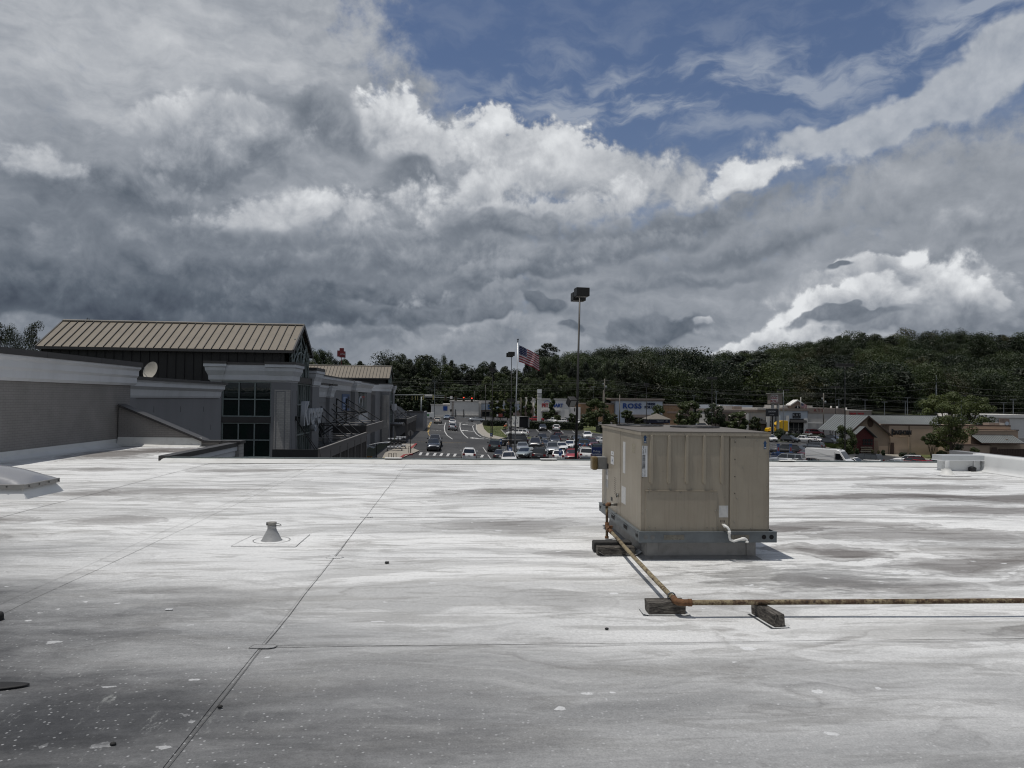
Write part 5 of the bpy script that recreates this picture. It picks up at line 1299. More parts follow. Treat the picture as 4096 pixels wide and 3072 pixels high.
MB().tube([(-2.95, 243.85, .9), (-2.95, 243.85, zb)], .09, 5).tube([(-2.6, 243.85, .9), (-2.6, 243.85, zb)], .09, 5).build('conduit', M_TR, t); bx(t, 'wall_unit', M_DFRAME, -3.65, -3.1, 243.7, 244, -2.6, -1.9)
bx(t, 'sign_panel', M_BL, -6.0, -4.6, 245.7, 245.9, -2.4, -.9)
zb = -8.6
t = bld('blue grey clothing store front with big blue letters and taupe cornice', 70, 275, zb)
bx(t, 'wall', M_BG, 60.6, 64.2, 275, 290, zb, 1.7); bx(t, 'wall', M_BG, 64.2, 79.3, 275, 290, -3.6, 1.7); bx(t, 'cornice', M_TR, 60.2, 79.7, 274.6, 290, 1.7, 2.2); bx(t, 'cornice', M_TR, 58.6, 80.0, 274.2, 290, 2.2, 2.75)
bx(t, 'canopy', M_TR, 64.2, 79.3, 273.6, 277, -4.7, -3.6); shopwin(t, 65, 78, 278, zb, -4.9, 8)
text('letters', 'ROSS', 2.75, (67.1, 274.8, -.35), M_BL, t, .14, bold=.09, space=1.12, sx=1.08); text('letters', 'DRESS\nFOR LESS', 1.25, (74.6, 274.8, -.1), pm('navy_letter', (.008, .02, .07), .5), t, .08, bold=.05)
t = bld('tan brick shop wing beside the blue lettered clothing store', 85, 278, zb)
bx(t, 'wall', M_TB, 79.4, 88, 276.5, 290, zb, .1); bx(t, 'coping', M_TR, 79.3, 88.2, 276.2, 290, .1, .6); bx(t, 'wall', M_BR, 88.2, 93, 279, 292, zb, -.5); bx(t, 'coping', M_TR, 88.2, 93.2, 278.8, 292, -.5, -.1); bx(t, 'brick_relief', M_BR, 81.5, 86.5, 276.3, 276.5, -3, -2.2)
t = bld('tan brick shop wing left of the clothing store behind the round trees', 52, 278, zb)
bx(t, 'wall', M_TB, 43.6, 60.4, 277, 290, zb, .2); bx(t, 'coping', M_TR, 43.4, 60.3, 276.7, 290, .2, .7); bx(t, 'wall', M_WS, 42, 46.5, 274, 276.9, zb, -1.0)
t = bld('white fronted shop mostly hidden behind the big round trees', 108, 282, zb)
bx(t, 'wall', M_WS, 101, 117.5, 280, 295, zb, -1.0); bx(t, 'parapet_band', M_BG, 100.8, 117.7, 279.7, 295, -1.0, .5); text('letters', 'A1', 2.4, (105.6, 279.8, -2.2), M_INK, t, .1)
# jewellery end of the right-hand shops
zb = -8.4
t = bld('blue grey jewellery shop with black sign and a small pediment on its roof', 103, 214, zb)
bx(t, 'wall', M_BG, 98.9, 107.7, 214, 232, -4.1, -.7); bx(t, 'wall', M_BG, 98.9, 100.6, 213.98, 214.6, zb, -4.1); bx(t, 'pilaster', M_WS, 100.7, 101.6, 213.7, 214, zb, -2.2); bx(t, 'pilaster', M_WS, 106.4, 107.6, 213.7, 214, zb, -3.1); bx(t, 'cornice', M_TR, 98.6, 108, 213.6, 232, -.7, -.02)
bx(t, 'cornice', M_LG, 100.6, 112.5, 216.2, 230, .0, .35); bx(t, 'cornice', M_LG, 100.9, 110.5, 216.4, 230, .36, .95)
MB().prism([(102.5, .05), (106.9, .05), (106.9, .95), (104.6, 2.35), (102.5, .95)], 'y', 214.4, 217).build('pediment', M_BR, t)
for (a, b) in (((102.2, .95), (104.6, 2.5)), ((104.6, 2.5), (107.2, .95))):
    MB().prism([(a[0], a[1]-.15), (b[0], b[1]-.15), (b[0], b[1]+.22), (a[0], a[1]+.22)], 'y', 214.0, 217.2).build('pediment_moulding', M_WS, t)
MB().prism([(103.6, .1), (105.7, .1), (105.2, .65), (104.65, .85), (104.1, .65)], 'y', 214.3, 214.4).build('lunette', M_DG, t); bx(t, 'keystone', M_WS, 104.55, 104.75, 214.2, 214.3, .1, .95)
bx(t, 'sign_panel', M_INK, 102.9, 105.4, 213.8, 214, -3.0, -1.4); text('letters', 'KAY', 1.05, (104.15, 213.78, -2.05), M_LET, t, .03, space=1.5); text('letters', 'JEWELERS', .26, (104.15, 213.78, -2.72), M_LET, t, .02, space=1.5)
MB().prism([(213.2, -4.3), (214, -3.2), (214, -4.3)], 'x', 102, 107.2).build('awning', M_AWN, t); shopwin(t, 102, 106.6, 214.6, zb, -4.4, 3); bx(t, 'wall', M_TR, 100.6, 107.6, 214.65, 215, zb, -4.1)
t = bld('cream shop with dark awning left of the jewellery shop', 94, 216, zb)
bx(t, 'wall', M_LG, 78.5, 98.5, 216.5, 232, -4.4, -1.3); bx(t, 'coping', M_TR, 78.3, 98.5, 216.2, 232, -1.3, -.6); bx(t, 'coping', M_LG, 92.5, 98.6, 216.0, 230, -.55, .0)
bx(t, 'wall', M_BR, 78.5, 88.9, 216.45, 216.5, -4.6, -1.5); bx(t, 'pilaster', M_WS, 88.9, 89.7, 216.0, 216.4, zb, -1.8); bx(t, 'pilaster', M_WS, 95.4, 96.4, 215.8, 216.3, zb, -1.5); MB().prism([(215.2, -4.9), (216.3, -3.9), (216.3, -4.9)], 'x', 89.8, 95.3).build('awning', M_AWN, t); MB().prism([(215.0, -5.2), (216.3, -4.1), (216.3, -5.2)], 'x', 96.4, 98.8).build('awning', M_AWN, t)
bx(t, 'wall', M_TR, 78.5, 98.5, 217, 218, zb, -4.4)
mb = MB()
for k, (a, b) in enumerate(((0, .5), (.65, .3), (1.1, .55), (1.8, .35), (2.3, .6), (3.0, .3))): mb.prism([(90.9+a, -3.75), (91.25+a, -3.75+.1*(k % 2)), (91.2+a, -3.65+b), (90.95+a, -3.6+b*.8)], 'y', 216.2, 216.4)
stuff(mb.build('script_letters', M_INK, t))
bx(t, 'rooftop_unit', M_LG, 81, 83.5, 221, 223, -.6, .6); bx(t, 'rooftop_unit', M_LG, 84.2, 86.2, 221, 223, -.6, .6); bx(t, 'rooftop_unit', M_TR, 87, 89.5, 221, 223, -.6, .4)
t = bld('plain grey flank of the shops with a brown brick band and red letters', 115, 214, zb)
bx(t, 'wall', M_LG, 107.8, 119.8, 214, 232, zb, -1.5); bx(t, 'brick_band', M_TR, 107.8, 119.8, 213.9, 232, -1.5, .2); bx(t, 'string_course', M_WS, 107.8, 119.8, 213.8, 213.9, -4.6, -4.2); bx(t, 'brick_band', M_TR, 119.85, 127.2, 212.0, 232, -2.3, -.45); bx(t, 'white_strip', M_WS, 119.85, 127.3, 211.9, 232, -2.6, -2.3); bx(t, 'coping', M_LG, 119.8, 127.4, 211.9, 232, -.45, -.3); bx(t, 'wall', M_BR, 120.2, 130, 216, 232, zb, -2.6); shopwin(t, 121, 128, 215.9, zb, -3.6, 4)
text('letters', 'ATS', 1.35, (111.1, 213.7, -.55), pm('dull_red_letter', (.16, .02, .02), .5), t, .05, space=1.6); text('letters', 'TEXAS  TACO', .75, (122.3, 211.8, -1.45), M_RL, t, .05, bold=.04)
for (x, z) in ((110, .2), (118.5, .2), (120.5, .1), (123.5, -.3)): MB().lathe([(.001, .7), (.3, .65), (.25, .35), (.3, 0)], (x, 220, z), 10).build('roof_ventilator', M_WS, t)
t = bld('long low white building at the far right behind the tan restaurant', 150, 190, zb)
bx(t, 'wall', M_WS, 143, 175, 200, 215, zb, -1.9); bx(t, 'wall', M_WS, 150.5, 170, 199.5, 215, -1.9, -1.0); bx(t, 'coping', M_LG, 142.8, 175, 199.8, 215, -1.95, -1.7); bx(t, 'sign_panel', M_BR, 159.0, 162, 199.2, 199.5, -4.6, -2.2); disc(MB(), (161.2, 199.15, -3.6), .6, 'y', 16).build('sign_disc', M_BG, t)
# bank drive-through canopy
t = thing('bank_kiosk', 'bank drive-through canopy with pyramid roof and dark blue sign band', 'building', (42, 205, -8))
c = atY(2636, 1676, 205); zz = c.z; xl, xr = atY(2598, 1676, 205).x, atY(2679, 1676, 205).x; cx = (xl+xr)/2
zt = atY(2623, 1653, 208).z
MB()._add([(xl-.3, 204.6, zz), (xr+.3, 204.6, zz), (xr+.3, 212, zz), (xl-.3, 212, zz), (cx, 208.3, zt)], [(0, 1, 4), (1, 2, 4), (2, 3, 4), (3, 0, 4), (3, 2, 1, 0)]).build('roof', pm('shingle_roof', (.15, .135, .115), .85, var=.15), t)
bx(t, 'eave_trim', M_KERB, xl-.35, xr+.35, 204.55, 212.1, zz-.16, zz-.01); zl = atY(2636, 1692, 205).z
bx(t, 'sign_band', pm('navy_band', (.008, .010, .035), .5), xl, xr, 204.8, 211.8, zl, zz-.17); bx(t, 'post', M_KERB, xl, xl+.25, 204.75, 205, g(43, 205), zl); bx(t, 'post', M_KERB, xr-.25, xr, 204.75, 205, g(43, 205), zl); bx(t, 'kiosk_wall', M_BR, xl+1.5, xr-1.5, 206, 210, g(43, 205), zl)
text('letters', 'TRUIST', .62, (cx+.1, 204.75, (zl+zz)/2-.08), M_LET, t, .02, space=1.1)
mb = MB(); a = cx+1.75; b = (zl+zz)/2-.3
for (p, q, r_, s_) in ((0, .5, 0, .06), (0, .5, .44, .5), (0, .06, 0, .5), (.44, .5, 0, .5), (.22, .27, .08, .42), (.1, .4, .22, .27)): mb.box(a+p, a+q, 204.72, 204.76, b+r_, b+s_)
mb.build('emblem', M_LET, t)

# tan restaurant with grey metal roofs
M_SID = pm('tan_siding', (.44, .335, .25), .75, var=.08, sc=.5); M_MR = pm('grey_metal_roof', (.20, .212, .21), .5, .3, var=.10, sc=.7, dirt=.25, dirtc=(.17, .17, .165)); M_REDW = pm('dark_red_boards', (.085, .012, .012), .7, var=.2, sc=2); M_DTR = pm('brown_trim', (.06, .035, .025), .7)
t = thing('restaurant', 'tan sided restaurant with grey metal gable roof and a dark red porch', 'building', (88, 140, -8.5))
yF = 138.0; zg = -8.75
def siding(parent, x0, x1, y, z0, z1, lap=.22, poly=None):
    mb = MB(); n = int((z1-z0)/lap)
    for i in range(n):
        a = z0+i*lap; b = a+lap
        mb.quad((x0, y-.045, a), (x1, y-.045, a), (x1, y-.008, b), (x0, y-.008, b)); mb.quad((x0, y-.008, a), (x1, y-.008, a), (x1, y-.045, a), (x0, y-.045, a))
    return stuff(mb.build('siding', M_SID, parent))
def mroof(parent, a, b, c, d, n, nm='roof_panel'):     # a,b eave; c,d ridge (same order)
    a, b, c, d = map(Vector, (a, b, c, d)); up = (b-a).cross(c-a).normalized(); up = up if up.z > 0 else -up
    for i in range(n):
        p, q, r_, s_ = a.lerp(b, i/n), a.lerp(b, (i+1)/n), c.lerp(d, (i+1)/n), c.lerp(d, i/n)
        mb = MB().quad(p, q, r_, s_)
        e1 = (q-p).normalized()*.035
        mb.quad(p+up*.06-e1, p+up*.06+e1, s_+up*.06+e1, s_+up*.06-e1); mb.quad(p-e1, p+up*.06-e1, s_+up*.06-e1, s_-e1); mb.quad(p+up*.06+e1, p+e1, s_+e1, s_+up*.06+e1)
        mb.build(nm, M_MR, parent)
rL, rT, rR = atY(3395, 1728, 137.6), atY(3468, 1663, 137.6), atY(3564, 1743, 137.6)
# gable wall
MB().prism([(rL.x+.9, zg), (rR.x-.15, zg), (rR.x-.15, rR.z+.1), (rT.x, rT.z-.25), (rL.x+.9, rL.z+.7)], 'y', yF, yF+.3).build('gable_wall', pm('tan_gable', (.30, .235, .18), .8, var=.06), t)
siding(t, rR.x-2.3, rR.x-.15, yF-.002, zg, -6.6); siding(t, rL.x+.95, 80.2, yF-.002, zg, -5.9)
for (p, q) in ((rL, rT), (rT, rR)):
    d = (q-p).normalized(); nn = Vector((-d.z, 0, d.x)); v = [p-nn*.22, q-nn*.22, q+nn*.02, p+nn*.02]
    MB()._add([(w_.x, 136.9, w_.z) for w_ in v]+[(w_.x, 137.1, w_.z) for w_ in v], [(0, 1, 2, 3), (7, 6, 5, 4), (0, 4, 5, 1), (2, 6, 7, 3), (1, 5, 6, 2), (3, 7, 4, 0)]).build('barge_board', M_DTR, t)
mroof(t, (rL.x, 137, rL.z+.03), (rL.x, 150, rL.z+.03), (rT.x, 137, rT.z+.03), (rT.x, 150, rT.z+.03), 14)
mroof(t, (rR.x, 137, rR.z+.03), (rR.x, 139.4, rR.z+.03), (rT.x, 137, rT.z+.03), (rT.x, 139.4, rT.z+.03), 3)
v0 = atY(3520, 1695.5, 138.3); v1 = atY(3760, 1701, 138.3); r1 = atY(3760, 1664, 141)
mroof(t, (v0.x-.2, 138.2, v0.z), (v1.x, 138.2, v1.z), (rT.x, 142, rT.z+.04), (r1.x, 142, rT.z+.04), 34)
bx(t, 'ridge_cap', M_MR, rT.x, r1.x, 141.9, 142.1, rT.z+.03, rT.z+.14); bx(t, 'eave_trim', M_DTR, v0.x, 112.5, 137.95, 138.2, v0.z-.28, v0.z-.02)
siding(t, rR.x-.1, 112.5, yF+.03, zg-.1, v0.z-.28); bx(t, 'wall_core', M_SID, rR.x-.1, 112.5, yF+.06, 150, zg, v0.z-.3)
for px in (3636,): a = atY(px, 1800, yF).x; bx(t, 'corner_board', M_DTR, a-.08, a+.08, yF-.05, yF, -6.4, v0.z-.3)
a = atY(3567, 1700, yF).x; MB().tube([(rR.x-.3, yF-.2, rR.z-.1), (a-.4, yF-.1, -5.3), (a-.6, yF-.1, zg)], .07, 6).build('downpipe', M_SID, t); b_ = atY(3635, 1743, yF).x; bx(t, 'corner_board', M_SID, b_-.12, b_+.12, yF-.12, yF-.03, zg, -4.9)
# louvre disc, red porch, stone base
c = atY(3482, 1690, 137.95); MB().prism([(c.x+.62*cos(k*pi/8), c.z+.95*sin(k*pi/8)) for k in range(16)], 'y', 137.9, 137.99).build('gable_medallion', M_DTR, t)
q0, q1, q2 = atY(3425, 1735, 135.4), atY(3456, 1706, 135.4), atY(3506, 1751, 135.4)
MB().prism([(q0.x+.4, zg), (q2.x-.3, zg), (q2.x-.3, q2.z), (q1.x, q1.z-.15), (q0.x+.4, q0.z)], 'y', 135.8, 137.9).build('porch_wall', M_REDW, t)
mb = MB()
for k in range(22): xx = q0.x+.6+k*.19; mb.box(xx, xx+.03, 135.77, 135.8, zg, -5.6)
stuff(mb.build('board_batten', M_REDW, t))
mroof(t, (q2.x, 135, q2.z), (q2.x, 138, q2.z), (q1.x, 135, q1.z), (q1.x, 138, q1.z), 5, 'porch_roof_panel'); mroof(t, (q0.x-.2, 135, q0.z-.1), (q0.x-.2, 138, q0.z-.1), (q1.x, 135, q1.z), (q1.x, 138, q1.z), 5, 'porch_roof_panel')
w0, w1 = atY(3450, 1755, 135.7), atY(3492, 1782, 135.7)
for i in range(4):
    for j in range(2): a = w0.x+(w1.x-w0.x)*i/4; c_ = w1.z+(w0.z-w1.z)*j/2; bx(t, 'window', M_DG, a+.06, a+(w1.x-w0.x)/4-.06, 135.70, 135.76, c_+.06, c_+(w0.z-w1.z)/2-.06)
bx(t, 'window_frame', M_REDW, w0.x-.1, w1.x+.1, 135.765, 135.79, w1.z-.1, w0.z+.1)
s0, s1 = atY(3448, 1786, 135.3), atY(3492, 1808, 135.3); random.seed(5)
for i in range(14):
    for j in range(5):
        a = s0.x+(s1.x-s0.x)*(i+random.uniform(-.2, .2)+.5*(j % 2))/14; z_ = zg+(s0.z-zg)*(j+.5)/5
        MB()._ball((a, 135.5, z_), .19*random.uniform(.8, 1.2), .22, .17*random.uniform(.8, 1.1), 6, 4).build('stone', pm('field_stone%d' % (j % 3), [(.32, .26, .18), (.24, .20, .15), (.38, .33, .26)][j % 3], .9), t)
dx = atY(3573, 1800, yF).x-.9; bx(t, 'door', M_DTR, dx-.1, dx+1.0, yF-.12, yF-.02, zg, -6.1); bx(t, 'door_frame', pm('tan_trim', (.24, .19, .15), .7), dx-.2, dx-.1, yF-.14, yF-.01, zg, -6.0)
text('letters', 'L', 1.55, (atY(3568, 1730, yF).x, yF-.45, -3.95), M_INK, t, .12, bold=.07); text('letters', 'ONGHORN', 1.22, (atY(3602, 1730, yF).x, yF-.45, -4.03), M_INK, t, .12, bold=.05, sx=.62, space=1.0)
text('letters', 'STEAKHOUSE', .30, (atY(3602, 1748, yF).x, yF-.2, -4.85), M_SID, t, .03, space=1.2)
for (x0, x1) in ((3652, 3722), (3922, 3985)):
    a, b = atY(x0, 1690, 142), atY(x1, 1710, 142); k = (b.x-a.x)
    for i in range(3): bx(t, 'rooftop_unit', [M_TR, M_TR, M_LG][i], a.x+k*i/3+.05, a.x+k*(i+1)/3-.05, 139.6, 141.4, v0.z-.2, a.z)
# right-hand extension with its own roof and fence
e0 = atY(3885, 1705, 136); e1x = 112.5
bx(t, 'parapet', M_DTR, e0.x, e1x, 135.8, 136.2, -3.35, -3.15); siding(t, e0.x, e1x, 136.1, -5.4, -3.35); bx(t, 'wall_core', M_SID, e0.x, e1x, 136.15, 142, zg, -3.4)
p0, p1 = atY(3925, 1771, 133.5), atY(4096, 1773, 133.5); p2 = atY(3880, 1738, 136)
mroof(t, (p0.x, 133.4, p0.z), (p0.x+9, 133.4, p0.z), (p2.x, 136.1, p2.z), (p2.x+9, 136.1, p2.z), 18); bx(t, 'eave_trim', M_DTR, p0.x, p0.x+9, 133.2, 133.4, p0.z-.22, p0.z-.02)
siding(t, 95.5, 104.8, 134.0, zg, -6.15); bx(t, 'wall_core', M_SID, 95.5, 104.8, 134.05, 136, zg, -6.2); bx(t, 'coping', M_DTR, 95.4, 104.9, 133.85, 136.0, -6.2, -6.08)
bx(t, 'wall_core', M_SID, 104.9, 114, 134.6, 136.1, zg, -5.9)
for k in range(20): bx(t, 'fence_board', M_DTR, 106.2+k*.34, 106.2+k*.34+.30, 133.6, 133.66, zg, -6.9)
bx(t, 'gate', M_DTR, 105.0, 106.1, 133.65, 133.7, zg, -6.6); MB().lathe([(.22, 0), (.22, .5), (.3, .52), (.3, .6), (.001, .65)], (atY(4026, 1750, 134.6).x, 134.6, -5.6), 12).build('roof_ventilator', M_TR, t)

# ------------------------------------------------------------------ poles, lamps, signals, wires
M_BRZ = pm('bronze_pole', (.028, .026, .024), .45, .2, var=.15); M_GP = pm('grey_steel_pole', (.20, .215, .225), .5, .3, var=.1); M_WP = pm('weathered_wood_pole', (.16, .145, .125), .9, var=.2); M_LENS = pm('lamp_lens', (.45, .44, .40), .3)
def basept(px, py, y=None):
    if py: return G(px, py)
    p = atY(px, 1700, y); return Vector((p.x, y, g(p.x, y)))
def shoebox(parent, c, L, Wd, H, ang=0, tilt=0):
    R = Matrix.Rotation(ang, 3, 'Z') @ Matrix.Rotation(tilt, 3, 'X')
    def bx2(x0, x1, y0, y1, z0, z1, nm, mat, bev=0):
        mb = MB().box(x0, x1, y0, y1, z0, z1); mb.v = [tuple(R @ Vector(v)+c) for v in mb.v]; return mb.build(nm, mat, parent, bevel=bev)
    bx2(-L/2, L/2, -Wd/2, Wd/2, -H/2, H/2, 'lamp_head', M_BRZ, .02); bx2(-L/2+.06, L/2-.06, -Wd/2+.06, Wd/2-.06, -H/2-.015, -H/2+.01, 'lens', M_LENS)
def lamp(label, px, pyt, pyb, heads, r=.1, y=None, lean=0.0, mat=None, group=None, r1=None, base=False):
    b = basept(px, pyb, y); zt = atY(px, pyt, b.y).z; tx = atY(px, pyt, b.y).x
    t = thing('street_lamp', label, 'street lamp', (b.x, b.y, b.z), group=group)
    MB().tube([(b.x, b.y, b.z), (tx, b.y, zt)], r, 10, r1=r1 or r*.6).build('pole', mat or M_BRZ, t)
    for h in heads: 
        c = Vector((tx+h[0], b.y+h[1], zt+h[2])); shoebox(t, c, *h[3:6], *(h[6:] or ()))
        if abs(h[0])+abs(h[1]) > .15: MB().tube([(tx, b.y, zt+h[2]), tuple(c)], .05, 6).build('arm', M_BRZ, t)
    if base: MB().lathe([(.001, 1.0), (.42, 1.0), (.42, 0)], (b.x, b.y, b.z), 18).build('concrete_base', M_KERB, t)
    return t
P0 = basept(2301.5, None, 52.0)
t = thing('street_lamp', 'tall bronze parking lot lamp with twin box heads and a tilted floodlight', 'street lamp', tuple(P0))
tp = atY(2319, 1190, 52.0)
MB().tube([tuple(P0), (tp.x, 52, tp.z)], .115, 14, r1=.06).build('pole', M_BRZ, t)
c = atY(2327, 1169.5, 51.3); shoebox(t, Vector((c.x, 51.3, c.z)), .98, .80, .62, .10); c = atY(2313, 1188, 52.9); shoebox(t, Vector((c.x, 52.9, c.z)), .98, .80, .62, .10)
MB().box(tp.x-.04, tp.x+.04, 51.3, 52.9, tp.z+.02, tp.z+.10).build('arm', M_BRZ, t)
c = atY(2286, 1607, 51.6); shoebox(t, Vector((c.x, 51.6, c.z)), .58, .60, .52, .35, -1.0); MB().tube([(c.x+.25, 51.6, c.z-.45), (c.x+.3, 52, c.z-.7)], .04, 6).build('arm', M_BRZ, t)
lamp('thin dark lamp with twin box heads just left of the flagpole', 2046.4, 1421, None, [(-.05, -.35, .15, .82, .6, .50), (-.22, .35, .05, .82, .6, .50)], .065, 88.5)
lamp('thin dark lamp with small lantern head above the lawn', 1964, 1612, 1764, [(0, 0, 0, .9, .6, .35)], .09)
lamp('slim lamp with lantern head in front of the flagpole lamp', 2041, 1604, None, [(.05, 0, .1, .95, .7, .40)], .095, 92.0)
lamp('tall thin grey lamp behind the lawn lamp', 1969.5, 1484, 1750, [(0, 0, .15, 1.1, .8, .6)], .09)
lamp('dark signal box pole on the right of the crossing', 1942, 1540, 1700, [], .13)
lamp('twin headed lamp beside the pylon sign of the restaurant', 3133, 1560, 1762, [(-.95, 0, 0, 1.0, .7, .5), (.95, 0, 0, 1.0, .7, .5)], .09, mat=M_GP)
lamp('twin headed lamp in front of the grey shop flank', 3342, 1548, 1775, [(-.65, 0, 0, .9, .7, .4), (.65, 0, 0, .9, .7, .4)], .09)
lamp('tall dark twin headed lamp on a concrete base beside the white van', 3380, 1466, None, [(-.75, 0, .2, 1.1, .8, .45), (.65, 0, .2, 1.1, .8, .45)], .10, 103.0, base=True)
lamp('twin headed lamp rising behind the big restaurant tree', 3845, 1583, None, [(-.6, 0, 0, .9, .7, .35), (.6, 0, 0, .9, .7, .35)], .09, 160.0, mat=M_GP)
lamp('dark lamp in front of the far blue lettered store', 2586, 1537, None, [(0, 0, 0, .8, .6, .4)], .08, 120.0)
lamp('dark twin lamp before the big round trees', 2848, 1515, None, [(-.5, 0, .1, .8, .6, .4), (.5, 0, .1, .8, .6, .4)], .09, 125.0)
LM = [(1120, 'near hall gable'), (1200, 'near hall glazing'), (1280, 'left part of the far tan roof'), (1365, 'red stepped pole sign'), (1440, 'middle of the far tan roof'), (1510, 'right part of the far tan roof'), (1560, 'far hall corner'), (1600, 'left end of the signal arm'), (1640, 'edge-on signal heads'), (1685, 'signal mast'), (1737, 'pole beyond the crossing'), (1782, 'first dim signal head'), (1823, 'second dim signal head'),
      (1871, 'red signal lamps'), (1905, 'grey flank corner'), (1942, 'dark crossing pole'), (1972, 'lawn lamp'), (2008, 'red notice board'), (2044, 'flagpole lamp'), (2066, 'flagpole'), (2105, 'striped flag'), (2157, 'white pylon sign'), (2185, 'red pet shop letters'), (2235, 'blue pet shop letters'), (2300, 'tall lamp pole'), (2355, 'tree by the air conditioner'), (2415, 'pair of wooden poles'), (2478, 'pale wooden pole'), (2530, 'big blue store letters'), (2600, 'navy store letters'),
      (2640, 'bank canopy'), (2755, 'largest round tree'), (2862, 'second round tree'), (2950, 'low broad round tree'), (3015, 'lollipop tree'), (3110, 'square pylon signs'), (3188, 'small pediment'), (3294, 'pole with transformers'), (3345, 'grey flank'), (3440, 'red band letters'), (3540, 'restaurant gable'), (3600, 'restaurant letters'), (3650, 'restaurant rooftop units'), (3745, 'bare steel pole'), (3850, 'large restaurant tree'), (4010, 'far white building')]
def near_lm(px):
    q, n_ = min(LM, key=lambda a: abs(a[0]-px)); d = px-q
    return ('over the ' if abs(d) < 7 else 'just left of the ' if d < 0 and d > -22 else 'just right of the ' if 0 < d < 22 else 'well left of the ' if d < 0 else 'well right of the ')+n_
def tpole(px, pt, pb_y, span=2.6):
    b = basept(px, None, pb_y); zt = atY(px, pt, pb_y).z
    t = thing('street_lamp', 'thin pale pole with a flat crosspiece '+near_lm(px), 'street lamp', tuple(b), group='pale cross-topped poles beyond the shops')
    MB().tube([tuple(b), (b.x, b.y, zt)], .15, 6, r1=.09).build('pole', M_GP, t)
    for s_ in (-1, 1): MB().box(b.x+s_*span*.18-(.45), b.x+s_*span*.18+.45, b.y-.2, b.y+.2, zt-.02, zt+.12).build('lamp_head', M_GP, t)
for a in ((1737, 1525, 232), (1718, 1557, 250), (2372, 1547, 285), (2775, 1581, 300), (2864, 1565, 290), (3160, 1618, 260), (3355, 1598, 250), (3460, 1600, 240), (3538, 1609, 230), (3621, 1605, 230), (3630, 1592, 215), (4015, 1612, 220), (4053, 1600, 210)): tpole(*a)
# pole top pylon seen from the side, left of the pet shop
t = thing('pylon_sign', 'slim white pylon sign with a bright square top left of the pet shop', 'sign', (22, 225, -6.5))
a, b = atY(2151, 1557, 225), atY(2164.5, 1690, 225)
bx(t, 'post', M_WS, a.x, b.x, 225, 226, -7, atY(2157, 1598, 225).z); z1, z2, z3, z4 = [atY(2157, v, 225).z for v in (1557, 1573, 1579, 1590)]
bx(t, 'cap', pm('bright_white_panel', (.80, .80, .80), .3), a.x-.05, b.x+.05, 224.8, 226, z2, z1); bx(t, 'band', M_WS, a.x-.05, b.x+.05, 224.9, 226, z3, z2-.15); bx(t, 'band', M_WS, a.x-.05, b.x+.05, 224.9, 226, z4+.3, z3-.15); bx(t, 'plate', M_WS, a.x-.05, b.x+.05, 224.9, 226, atY(2157, 1597, 225).z, z4+.1)
# utility poles
up_ = []
def upole(label, px, pt, y, arm=True, mat=None, r=.2):
    b = basept(px, None, y); zt = atY(px, pt, y).z
    t = thing('utility_pole', label, 'utility pole', tuple(b))
    MB().tube([tuple(b), (b.x, y, zt)], r, 8, r1=r*.65).build('pole', mat or M_WP, t)
    if arm:
        MB().box(b.x-1.2, b.x+1.2, y-.08, y+.08, zt-.7, zt-.55).build('crossarm', M_WP, t)
        MB().lathe([(.001, .9), (.28, .85), (.28, 0), (.001, 0)], (b.x+.45, y-.2, zt-3.2), 8).build('transformer', M_GP, t)
        MB().lathe([(.001, .8), (.22, .75), (.22, 0), (.001, 0)], (b.x-.5, y-.2, zt-2.2), 8).build('transformer', M_GP, t)
    up_.append((b.x, y, zt)); return t
upole('wooden utility pole standing right of the pet shop trees', 2417, 1515, 235); upole('second wooden pole close behind the first by the pet shop', 2412, 1560, 240, False)
upole('pale wooden pole in front of the blue lettered store', 2478, 1578, 238, False)
upole('wooden pole with transformers before the grey shop flank', 3294, 1572, 205); upole('short wooden pole between columnar trees by the white truck', 2083, 1590, 235, False)
upole('thin dark pole at the corner of the grey shop flank by the crossing', 1896, 1565, 250, False, M_BRZ, .12)
upole('bare pale steel pole rising from the forest on the right', 3745, 1502, 330, False, M_GP, .45); upole('small pale steel pole high on the forested slope', 3011, 1520, 420, False, M_WS, .5)
M_WIRE = pm('wire', (.09, .095, .09), .5)
def wire(p, q, sag, r=.035, lab=''):
    p, q = Vector(p), Vector(q)
    o = MB().tube([p.lerp(q, k/14)+Vector((0, 0, -4*sag*(k/14)*(1-k/14))) for k in range(15)], r, 3, False).build('power_line', M_WIRE)
    tag(o, 'thin power line, '+lab, 'power line', 'power lines along the road')
WN = ['topmost', 'second highest', 'third highest', 'upper middle', 'lower middle', 'low', 'sloping upper', 'sloping lower', 'highest', 'lower', 'lowest']
def wpx(L, y0, y1, sag=.6, r=.02):
    wn_ = WN[0]
    for a, b in zip(L, L[1:]):
        ya = y0+(y1-y0)*(a[0]+100)/4300; yb = y0+(y1-y0)*(b[0]+100)/4300
        p = atY(a[0], a[1], ya); q = atY(b[0], b[1], yb); wire(p, q, sag, r, lab='%s of the bundle, %s' % (WN.pop(0) if b is L[1] else wn_, 'left of the wooden pole' if a[0] < 2000 else 'between the wooden and transformer poles' if a[0] < 3000 and b[0] > 3000 and a[0] < 2500 else 'right of the transformer pole' if a[0] == 3294 else 'on the forested slope left of the bare pole' if a[0] == 3011 else 'right of the bare pole' if a[0] == 3745 else 'between the wooden poles'))
